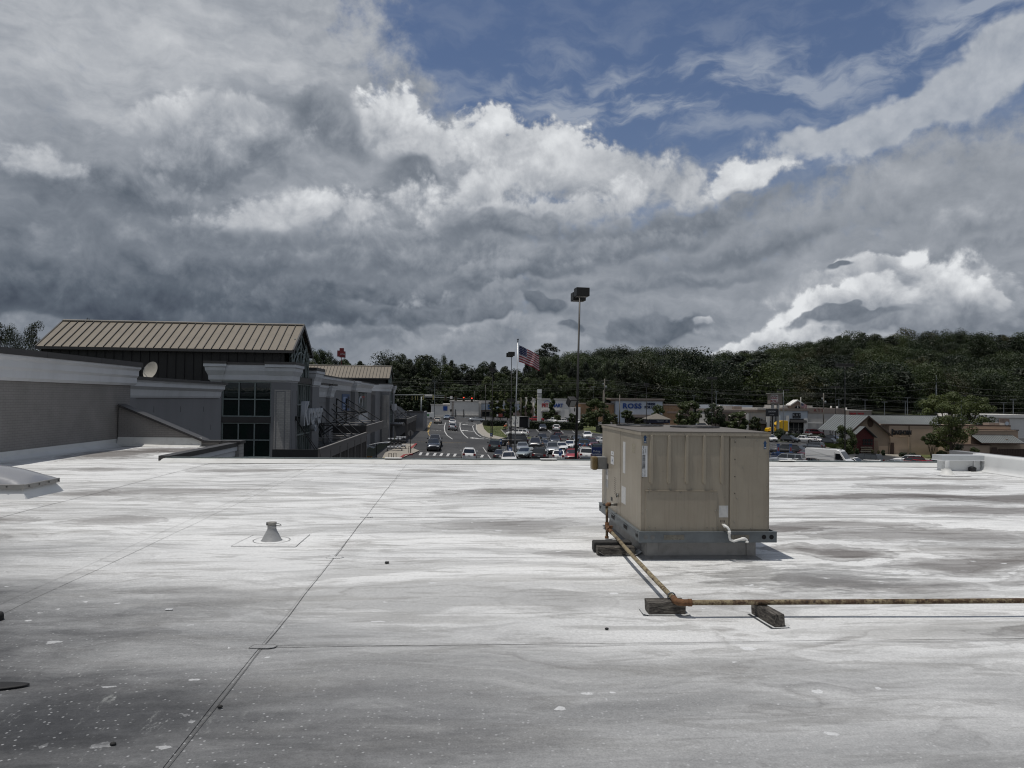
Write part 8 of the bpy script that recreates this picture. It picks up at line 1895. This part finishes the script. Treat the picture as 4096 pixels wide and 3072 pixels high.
def crown_blobs(kind, seed):
    """unit tree: height 1, foot at origin"""
    rs = random.Random(seed); B = []
    if kind == 'dome':
        for k in range(20):
            a, h = rs.uniform(0, 2*pi), rs.uniform(.42, .90); R = .40*math.sqrt(max(.03, 1-((h-.50)/.46)**2))*rs.uniform(.35, 1.0)
            r = rs.uniform(.11, .18); B.append((R*cos(a), R*sin(a), h, r, r, r*.8))
    elif kind == 'round':
        for k in range(46):
            a, h = rs.uniform(0, 2*pi), rs.uniform(.20, .93); R = .36*math.sqrt(max(.04, 1-((h-.52)/.46)**2))*rs.uniform(.45, 1.05)
            r = rs.uniform(.07, .125); B.append((R*cos(a), R*sin(a), h, r, r, r*.75))
    elif kind == 'tall':
        for k in range(50):
            a, h = rs.uniform(0, 2*pi), rs.uniform(.16, .95); R = .23*math.sqrt(max(.03, 1-((h-.55)/.44)**2))*rs.uniform(.35, 1.15)
            r = rs.uniform(.05, .095); B.append((R*cos(a), R*sin(a), h, r, r, r*.7))
    elif kind == 'pine':
        for k in range(48):
            h = .38+.60*((k+rs.random())/48); a = rs.uniform(0, 2*pi); R = (.20*(1-((h-.62)/.40)**2 if abs(h-.62) < .38 else .08)+.015)*rs.uniform(.4, 1.2)
            r = rs.uniform(.045, .08); B.append((R*cos(a)*.9, R*sin(a)*.9, h, r*1.2, r*1.2, r*.62))
    elif kind == 'column':
        for k in range(40):
            h = rs.uniform(.12, .985); R = .045*math.sqrt(max(.02, 1-((h-.45)/.56)**2)); a = rs.uniform(0, 2*pi); r = rs.uniform(.035, .055)*(1.1-h*.45); B.append((R*cos(a), R*sin(a), h, r, r, r*1.25))
    elif kind == 'vase':
        for k in range(34):
            a, h = rs.uniform(0, 2*pi), rs.uniform(.50, .93); R = .40*math.sqrt(max(.05, 1-((h-.66)/.36)**2))*rs.uniform(.3, 1.05); r = rs.uniform(.06, .11); B.append((R*cos(a), R*sin(a), h, r, r, r*.7))
    elif kind == 'bush':
        for k in range(22):
            a, h = rs.uniform(0, 2*pi), rs.uniform(.2, .8); R = .42*math.sqrt(max(.05, 1-((h-.4)/.62)**2))*rs.uniform(.3, 1.0); r = rs.uniform(.14, .22); B.append((R*cos(a), R*sin(a), h, r, r, r))
    return B
def trunk_mesh(kind, B, seed):
    rs = random.Random(seed); mb = MB()
    if kind == 'vase':
        for k in range(5):
            a = 2*pi*k/5+rs.uniform(-.3, .3); x, y = cos(a), sin(a)
            mb.tube([(x*.02, y*.02, 0), (x*.07, y*.07, .22), (x*.14, y*.14, .42), (x*.22, y*.22, .68)], .016, 5, r1=.005)
            mb.tube([(x*.10, y*.10, .33), (x*.10-y*.09, y*.10+x*.09, .52), (x*.12-y*.16, y*.12+x*.16, .70)], .009, 4, r1=.003)
    elif kind == 'bush': mb.tube([(0, 0, 0), (0, 0, .5)], .04, 5, r1=.02)
    else:
        w0 = {'pine': .014, 'column': .012}.get(kind, .022); top = {'pine': .96, 'column': .9, 'tall': .85}.get(kind, .7)
        mb.tube([(0, 0, -.02), (rs.uniform(-.01, .01), rs.uniform(-.01, .01), top*.5), (0, 0, top)], w0, 7, r1=w0*.25)
        for b in rs.sample(B, min(len(B), 16 if kind != 'column' else 4)):
            z0 = max(.12, b[2]-(.16 if kind != 'pine' else .03)-.12*rs.random()); mb.tube([(0, 0, z0), (b[0]*.5, b[1]*.5, z0+(b[2]-z0)*.4), (b[0], b[1], b[2])], w0*.38, 4, r1=w0*.1)
    return mb.mesh('trunk', [M_BARK])
TP = {}
def tproto(kind, mat, nl, size, var, extra=None):
    key = (kind, mat.name, nl, round(size, 4), var, extra)
    if key not in TP:
        B = crown_blobs(kind, var*7+3); crown = leaves_mesh('crown', B, int(nl*1.7), size*.86, mat, var*13+1, up=.3, inner=.2, rnd=.36)
        fl = leaves_mesh('blossom', [b for b in B if b[2] > .5], 60, size*1.2, M_FLOW, var+99) if extra == 'flower' else None
        TP[key] = (crown, trunk_mesh(kind, B, var), fl)
    return TP[key]
def tree(kind, mat, x, y, z, h, wd, label, nl=2600, leaf=.42, var=0, group=None, nm=None, extra=None, cat='tree'):
    crown, trunk, fl = tproto(kind, mat, nl, round(leaf/h, 3), var, extra)
    t = thing(nm or {'pine': 'pine_tree', 'column': 'columnar_tree', 'bush': 'shrub'}.get(kind, 'broadleaf_tree'), label, cat, (x, y, z), 0, group)
    for (n_, me) in (('crown', crown), ('trunk', trunk), ('blossom', fl)):
        if me is None: continue
        o = bpy.data.objects.new(n_, me); COL.objects.link(o); o.parent = t
    t.scale = (wd, wd, h) if wd else (h, h, h); t.rotation_euler[2] = (x*7.3+y*1.9) % 6.28; return t
def ptree(kind, mat, px, pyt, pyb, y, wpx, label, **k):
    """tree with crown top at pixel row pyt; foot from pixel row pyb or from its distance y"""
    b = G(px, pyb) if pyb else basept(px, None, y)
    zt = atY(px, pyt, b.y).z; h = (zt-b.z)/.99; base = {'round': .86, 'tall': .60, 'pine': .52, 'column': .17, 'vase': .98, 'bush': 1.15}[kind]
    return tree(kind, mat, b.x, b.y, b.z, h, wpx*b.y/F/base if wpx else None, label, **k)
# tree line beyond the shops and the crossing
SKY = [(1100, 1385), (1240, 1380), (1290, 1372), (1330, 1388), (1385, 1440), (1440, 1432), (1470, 1470), (1520, 1520), (1550, 1430), (1590, 1402), (1635, 1432), (1700, 1416), (1790, 1412), (1835, 1452), (1880, 1478), (1920, 1438), (1985, 1440), (2040, 1470), (2080, 1462), (2140, 1432), (2215, 1404), (2255, 1428), (2330, 1446), (2440, 1450), (2600, 1470)]
def sky_at(px):
    for (a, b), (c, d) in zip(SKY, SKY[1:]):
        if a <= px <= c: return b+(d-b)*(px-a)/(c-a)
    return 1450
random.seed(21); k = 0
DESC = {('tall', 'leaf_forest'): 'dark broadleaf tree', ('pine', 'needle_pine'): 'dark pine tree', ('tall', 'leaf_mid'): 'mid green tree', ('round', 'leaf_mid'): 'mid green spreading tree', ('round', 'leaf_light'): 'light green spreading tree', ('tall', 'leaf_light'): 'light green upright tree', ('round', 'leaf_forest'): 'dark spreading tree', ('round', 'leaf_olive'): 'olive brown spreading tree'}
def seen_side(px): return 'between the two entrance halls' if px < 1500 else 'beyond the crossing' if px < 1900 else 'behind the flagpole' if px < 2130 else 'above the white pet shop' if px < 2320 else 'right of the tall lamp pole'
for row, (yd, drop, dj) in enumerate(((318, 0, 22), (304, 28, 30), (292, 62, 36))):
    px = 1150+row*17
    while px < (2560 if row == 0 else 2480):
        y = yd+random.uniform(-5, 5); top = sky_at(px)+drop+random.uniform(-4, dj)
        kind, mat = random.choice([('tall', L_DARK), ('tall', L_DARK), ('pine', L_PINE), ('pine', L_PINE), ('round', L_DARK), ('tall', L_MID)] if row < 2 else [('tall', L_DARK), ('round', L_MID), ('tall', L_MID), ('round', L_DARK), ('tall', L_LIGHT)])
        if px < 1900 and y < 286: y = 288
        ptree(kind, mat, px, top, None, y, random.uniform(62, 92) if kind != 'pine' else random.uniform(50, 66), DESC[(kind, mat.name)]+(', back row, ', ', middle row, ', ', front row, ')[row]+near_lm(px), nl=4600, leaf=.60, var=k % 5, group='trees of the tree line beyond the shops'); k += 1
        px += random.uniform(34, 47)
# row of low growth filling the foot of the tree line
for px in list(range(1500, 1960, 30))+list(range(1975, 2480, 42)): ptree('round', L_DARK, px, (1560 if px < 1960 else 1530)+random.uniform(-20, 20), None, 250 if px < 1770 else 287, 80, 'low dark undergrowth tree '+near_lm(px), nl=2200, leaf=.6, var=px % 4, group='low trees beyond the crossing')
# individually recognisable trees
for px, tp_, w_ in ((1975, 1552, 24), (2001, 1569, 15), (2029, 1574, 17), (2055, 1554, 16), (2088, 1561, 16), (2116, 1557, 16), (2146, 1566, 13), (2208, 1574, 17), (1662, 1566, 15), (1693, 1540, 22)):
    ptree('column', L_LIGHT if px > 1700 else L_MID, px, tp_, None, 236 if px > 1700 else 228, w_*1.5, 'narrow columnar tree, '+{1975: 'widest and leftmost of the row behind the lawn lamp', 2001: 'second of the row, above the red notice board', 2029: 'third of the row, left of the flagpole lamp', 2055: 'beside the flagpole lamp on its right', 2088: 'right of the flagpole above the truck', 2116: 'before the brown brick wing', 2146: 'touching the white pylon sign', 2208: 'in front of the blue letters of the pet shop', 1662: 'slender one behind the signal mast arm', 1693: 'behind the street name plate'}[px], nl=1500, leaf=.5, var=px % 3, group='columnar trees along the road')
for a in [('round', L_MID, 2390, 1597, 1724, 118, 'round street tree at the left corner of the air conditioning unit', 3600), ('round', L_MID, 2755, 1604, None, 128, 'largest of the round trees above the air conditioning unit', 3800), ('round', L_MID, 2862, 1614, None, 96, 'second round tree right of the largest one', 3200), ('round', L_MID, 2950, 1646, None, 104, 'lower broad tree at the right end of the round group', 3200),
          ('round', L_LIGHT, 2634, 1619, None, 62, 'light green tree in front of the navy letters of the clothing store', 2400), ('vase', L_DARK, 2512, 1640, None, 62, 'dark crape myrtle with white blossom before the clothing store', 2200), ('round', L_DARK, 2345, 1655, None, 60, 'dark low tree behind the tall lamp pole', 2000),
          ('vase', L_MID, 2184, 1648, None, 36, 'small tree before the pet shop entrance', 1500), ('vase', L_MID, 2228, 1660, None, 34, 'small tree right of the pet shop letters', 1400), ('round', L_DARK, 2290, 1654, None, 40, 'small dark tree left of the tall lamp pole', 1600), ('round', L_OLIVE, 2450, 1655, None, 50, 'small olive tree left of the crape myrtle', 1600), ('round', L_OLIVE, 2555, 1675, None, 46, 'low olive shrub tree before the bank canopy', 1500),
          ('round', L_HEDGE, 3022, 1667, None, 46, 'dark lollipop tree before the cream shop', 2600), ('vase', L_LIGHT, 3325, 1686, None, 66, 'crape myrtle before the plain grey shop flank', 2400)]:
    kind, mat, px, tp_, bt, w_, lab, n_ = a; yy = {2390: None, 2755: 205, 2862: 206, 2950: 205, 2634: 215, 2512: 214, 2345: 200, 2184: 222, 2228: 222, 2290: 215, 2450: 210, 2555: 208, 3022: 212, 3325: 200}[px]
    ptree(kind, mat, px, tp_, bt, yy, w_, lab, nl=n_, leaf=.46, var=px % 5, extra='flower' if px in (2512, 2950, 2862, 2755) else None, group=None)
ptree('round', L_MID, 3382, 1700, None, 118, 96, 'leafy tree standing between the white van and the restaurant', nl=4200, leaf=.26, var=1)
ptree('tall', L_LIGHT, 3806, 1571, None, 128, 170, 'large open tree in front of the tan restaurant wall', nl=6500, leaf=.30, var=2)
ptree('round', L_LIGHT, 3770, 1576, None, 172, 200, 'broad tree rising behind the restaurant roof on the left', nl=5600, leaf=.42, var=3); ptree('round', L_LIGHT, 3900, 1582, None, 176, 170, 'broad tree rising behind the restaurant roof on the right', nl=5200, leaf=.42, var=4); ptree('round', L_MID, 3700, 1590, None, 182, 120, 'shorter tree at the left end of those behind the restaurant', nl=4000, leaf=.42, var=0)
ptree('vase', L_LIGHT, 3727, 1733, None, 131, 84, 'crape myrtle with bare spreading stems before the restaurant wall', nl=3600, leaf=.22, var=2)
for a in ((3837, 1767, 130.5, 50, 'tall dark shrub right of the large restaurant tree', L_HEDGE), (3900, 1788, 130.5, 44, 'round clipped shrub before the restaurant wall', L_MID), (3613, 1809, 131.5, 36, 'low shrub left of two by the restaurant corner', L_HEDGE), (3649, 1810, 131.5, 34, 'low shrub right of two by the restaurant corner', L_HEDGE), (3770, 1802, 129.5, 50, 'dark low shrub behind the white parapet block', L_HEDGE),
          (3428, 1792, 134, 20, 'small bush left of the red porch', L_MID), (3490, 1798, 134, 16, 'small bush under the porch right side', L_OLIVE), (3514, 1801, 134, 14, 'small olive bush right of the porch', L_OLIVE), (3533, 1798, 134.3, 18, 'small green bush near the restaurant door', L_MID),
          (3118, 1714, 182, 62, 'large round dark shrub under the yellow truck', L_HEDGE), (1723, 1658, 216, 18, 'yellow green round bush beyond the crossing', L_YEL), (1936, 1690, 190, 12, 'tiny yellow green bush at the pavement corner', L_YEL), (2575, 1692, 200, 40, 'low shrub below the bank canopy', L_OLIVE)):
    ptree('bush', a[5], a[0], a[1], None, a[2], a[3], a[4], nl=1500, leaf=.24 if a[2] < 150 else .34, var=a[0] % 4, cat='shrub')
# far left trees over the store roof
for a in ((-10, 1283, 104, 120, 'dark tree cut by the left edge of the picture over the white cornice', 'tall', L_PINE), (60, 1300, 108, 120, 'dark bushy tree above the white cornice at the far left', 'round', L_PINE), (135, 1288, 112, 110, 'open pine with visible stems left of the tan roof', 'pine', L_PINE), (95, 1325, 116, 120, 'lower dark tree behind the open pine at the far left', 'round', L_DARK), (335, 1279, 118, 60, 'tree whose tip peeps over the tan roof ridge', 'pine', L_PINE)):
    ptree(a[5], a[6], a[0], a[1], None, a[2], a[3]*1.0, a[4], nl=4200 if a[5] != 'pine' else 2600, leaf=.30, var=abs(a[0]) % 5)
# hedges
def hedge(p0, p1, d, h, label):
    a, b = G(*p0), G(*p1); L = (b-a).length; n = int(L*95); rs = np.random.RandomState(int(L*10)); c = rs.rand(n, 3); face = rs.rand(n)
    c[:, 1] = np.where(face < .45, 0, c[:, 1]); c[:, 2] = np.where(face > .62, 1, c[:, 2]); c += rs.normal(size=(n, 3))*[.001, .04, .03]
    ux = (b-a).normalized(); uy = Vector((-ux.y, ux.x, 0)); V = []; 
    nr = rs.normal(size=(n, 3)); nr[:, 1] -= np.where(face < .45, 1.2, 0); nr[:, 2] += np.where(face > .62, 1.3, .3); nr /= np.linalg.norm(nr, axis=1)[:, None]
    O = c*[L, d, h]; t = np.cross(nr, rs.normal(size=(n, 3))); t /= np.linalg.norm(t, axis=1)[:, None]; bb = np.cross(nr, t); s = .22+.14*rs.rand(n)[:, None]
    v = np.stack([O-t*s*.5, O+bb*s*.35, O+t*s*.5, O-bb*s*.35], 1).reshape(-1, 3); M_ = np.array([[ux.x, ux.y, ux.z], [uy.x, uy.y, 0], [0, 0, 1]]); v = v@M_
    me = bpy.data.meshes.new('leaves'); me.vertices.add(4*n); me.vertices.foreach_set('co', v.ravel()); me.loops.add(4*n); me.loops.foreach_set('vertex_index', np.arange(4*n, dtype=np.int32)); me.polygons.add(n); me.polygons.foreach_set('loop_start', np.arange(0, 4*n, 4, dtype=np.int32)); me.update(calc_edges=True); me.materials.append(L_HEDGE)
    t_ = thing('hedge', label, 'hedge', tuple(a)); o = bpy.data.objects.new('leaves', me); COL.objects.link(o); o.parent = t_
    mb = MB(); q = [a+ux*.1+uy*.12, b-ux*.1+uy*.12, b-ux*.1+uy*(d-.12), a+ux*.1+uy*(d-.12)]; q = [v_-a for v_ in q]
    mb._add([(v_.x, v_.y, v_.z-.1) for v_ in q]+[(v_.x, v_.y, v_.z+h-.12) for v_ in q], [(4, 5, 6, 7), (0, 1, 5, 4), (1, 2, 6, 5), (2, 3, 7, 6), (3, 0, 4, 7)]); mb.build('hedge_core', pm('hedge_inside', (.006, .010, .004), .95), t_, world=False)
hedge((1949, 1706), (2030, 1707), 2.2, 1.5, 'clipped dark hedge behind the lawn lamp'); hedge((2104, 1716), (2336, 1723), 2.4, 1.9, 'long clipped dark hedge below the red and white pickups'); hedge((3150, 1757), (3293, 1765), 2.5, 1.5, 'clipped hedge behind the white pickup on the right'); hedge((2398, 1733), (2470, 1735), 2.4, 1.9, 'short dark hedge left of the air conditioning unit')
# ground cover on the planted island
def tufts(name, pts, n, mat, s, label):
    P_ = [G(*p) for p in pts]; rs = random.Random(4); mb = MB()
    x0, x1, y0, y1 = min(p.x for p in P_), max(p.x for p in P_), min(p.y for p in P_), max(p.y for p in P_)
    def ins(x, y):
        c = False; j = len(P_)-1
        for i in range(len(P_)):
            if (P_[i].y > y) != (P_[j].y > y) and x < (P_[j].x-P_[i].x)*(y-P_[i].y)/(P_[j].y-P_[i].y)+P_[i].x: c = not c
            j = i
        return c
    while n:
        x, y = rs.uniform(x0, x1), rs.uniform(y0, y1)
        if not ins(x, y): continue
        n -= 1; a = rs.uniform(0, pi); h = s*rs.uniform(.5, 1.2); z = g(x, y)+.12; dx, dy = cos(a)*s*.35, sin(a)*s*.35; mb.quad((x-dx, y-dy, z), (x+dx, y+dy, z), (x+dx*.2+rs.uniform(-.1, .1), y, z+h))
    o = mb.build(name, mat); stuff(o, label)
tufts('ground_cover', [(3284, 1772), (3288, 1786), (3336, 1797), (3400, 1797), (3400, 1785), (3345, 1778)], 2600, L_LIGHT, .45, 'low leafy ground cover on the planted island')
tufts('grass', [(1930, 1696), (1936, 1717), (1950, 1732), (1972, 1743), (2019, 1754), (2034, 1751), (2020, 1737), (2004, 1721), (2020, 1712), (1950, 1706)], 3500, M_GRASS, .10, 'mown grass on the corner lawn')

# ------------------------------------------------------------------ forested hill
RDG = [(-900, 8), (-250, 8), (-60, 4), (20, 4), (90, 18), (130, 24), (190, 23), (240, 20), (290, 24), (340, 37), (400, 45), (470, 46), (540, 44), (640, 48), (800, 46), (1100, 30), (1600, 10)]
def ridge(x):
    for (a, b), (c, d) in zip(RDG, RDG[1:]):
        if a <= x <= c: u = (x-a)/(c-a); u = u*u*(3-2*u); return b+(d-b)*u
    return 5
def hz(x, y):
    u = min(max((y-335)/365, 0), 1); u = u*u*(3-2*u)
    v = min(max((1300-y)/450, 0), 1); v = v*v*(3-2*v)
    return g(x, 300)-.5+(ridge(x*(.55+.45*min(y, 700)/700)/1.0)+8)*u*v+2.5*mn.noise(Vector((x*.02, y*.02, 0)))*u
nx_, ny_ = 90, 44; mb = MB(); mb.smooth = True
mb.grid(lambda u, v: (-900+2500*u, 312+1100*v, hz(-900+2500*u, 312+1100*v)-(1.5 if v == 0 else 0)), nx_, ny_); struct(mb.build('hill', M_SOIL))
rs = random.Random(8); pts = []; sc_l = []; y = 338.0
while y < 800:
    st = 9.8+(y-338)*.011; x = -.55*y-20
    while x < .86*y+40:
        X_, Y_ = x+rs.uniform(-.4, .4)*st, y+rs.uniform(-.4, .4)*st; d = P_px = None
        t_ = Vector((X_, Y_, 0)); pxl = 2048+F*((t_.x*_r.x+t_.y*_r.y)/(t_.x*_f.x+t_.y*_f.y))
        if pxl > 2150 or y < 372: pts.append((X_, Y_, hz(X_, Y_)-.5)); sc_l.append(rs.uniform(15, 30)*(.85+.3*rs.random())*(1.2 if rs.random() < .08 else 1)*(.78 if pxl < 2150 else 1))
        x += st
    y += st*.92
pc = bpy.data.collections.new('tree_kinds'); protos = []
for i, (kind, mat, wd) in enumerate((('dome', L_DARK, 1.0), ('dome', L_DARK, .85), ('dome', L_DARK, .95), ('pine', L_PINE, 1.3), ('dome', L_MID, .95), ('dome', L_MID, .85), ('dome', L_OLIVE, .95), ('tall', L_DARK, 1.1))):
    B = crown_blobs(kind, 50+i); me = leaves_mesh('crown', B, 3600, .027, mat, 70+i, up=.25, inner=.10, rnd=.26); me.transform(Matrix.Diagonal((wd, wd, 1, 1)))
    o = bpy.data.objects.new('crown_kind', me); pc.objects.link(o); protos.append(o)
me = bpy.data.meshes.new('forest'); me.from_pydata(pts, [], []); at = me.attributes.new('sz', 'FLOAT', 'POINT'); at.data.foreach_set('value', sc_l)
fo = link('forest', me); stuff(fo, 'dense dark green forest covering the hillside behind the shops', None)
ng = bpy.data.node_groups.new('forest_fill', 'GeometryNodeTree'); ng.interface.new_socket('Geometry', in_out='INPUT', socket_type='NodeSocketGeometry'); ng.interface.new_socket('Geometry', in_out='OUTPUT', socket_type='NodeSocketGeometry')
N = ng.nodes; gi = N.new('NodeGroupInput'); go = N.new('NodeGroupOutput'); ip = N.new('GeometryNodeInstanceOnPoints'); ci = N.new('GeometryNodeCollectionInfo'); ci.inputs[0].default_value = pc; ci.inputs['Separate Children'].default_value = True
ip.inputs['Pick Instance'].default_value = True; rv = N.new('FunctionNodeRandomValue'); rv.data_type = 'FLOAT_VECTOR'; rv.inputs[0].default_value = (0, 0, 0); rv.inputs[1].default_value = (0, 0, 6.283); na = N.new('GeometryNodeInputNamedAttribute'); na.data_type = 'FLOAT'; na.inputs[0].default_value = 'sz'
cb_ = N.new('ShaderNodeCombineXYZ')
for i in range(3): ng.links.new(na.outputs[0], cb_.inputs[i])
ng.links.new(gi.outputs[0], ip.inputs['Points']); ng.links.new(ci.outputs[0], ip.inputs['Instance']); ng.links.new(rv.outputs[0], ip.inputs['Rotation']); ng.links.new(cb_.outputs[0], ip.inputs['Scale']); ng.links.new(ip.outputs[0], go.inputs[0])
gm = fo.modifiers.new('fill', 'NODES'); gm.node_group = ng
print('forest points', len(pts), 'objects', len(bpy.data.objects))
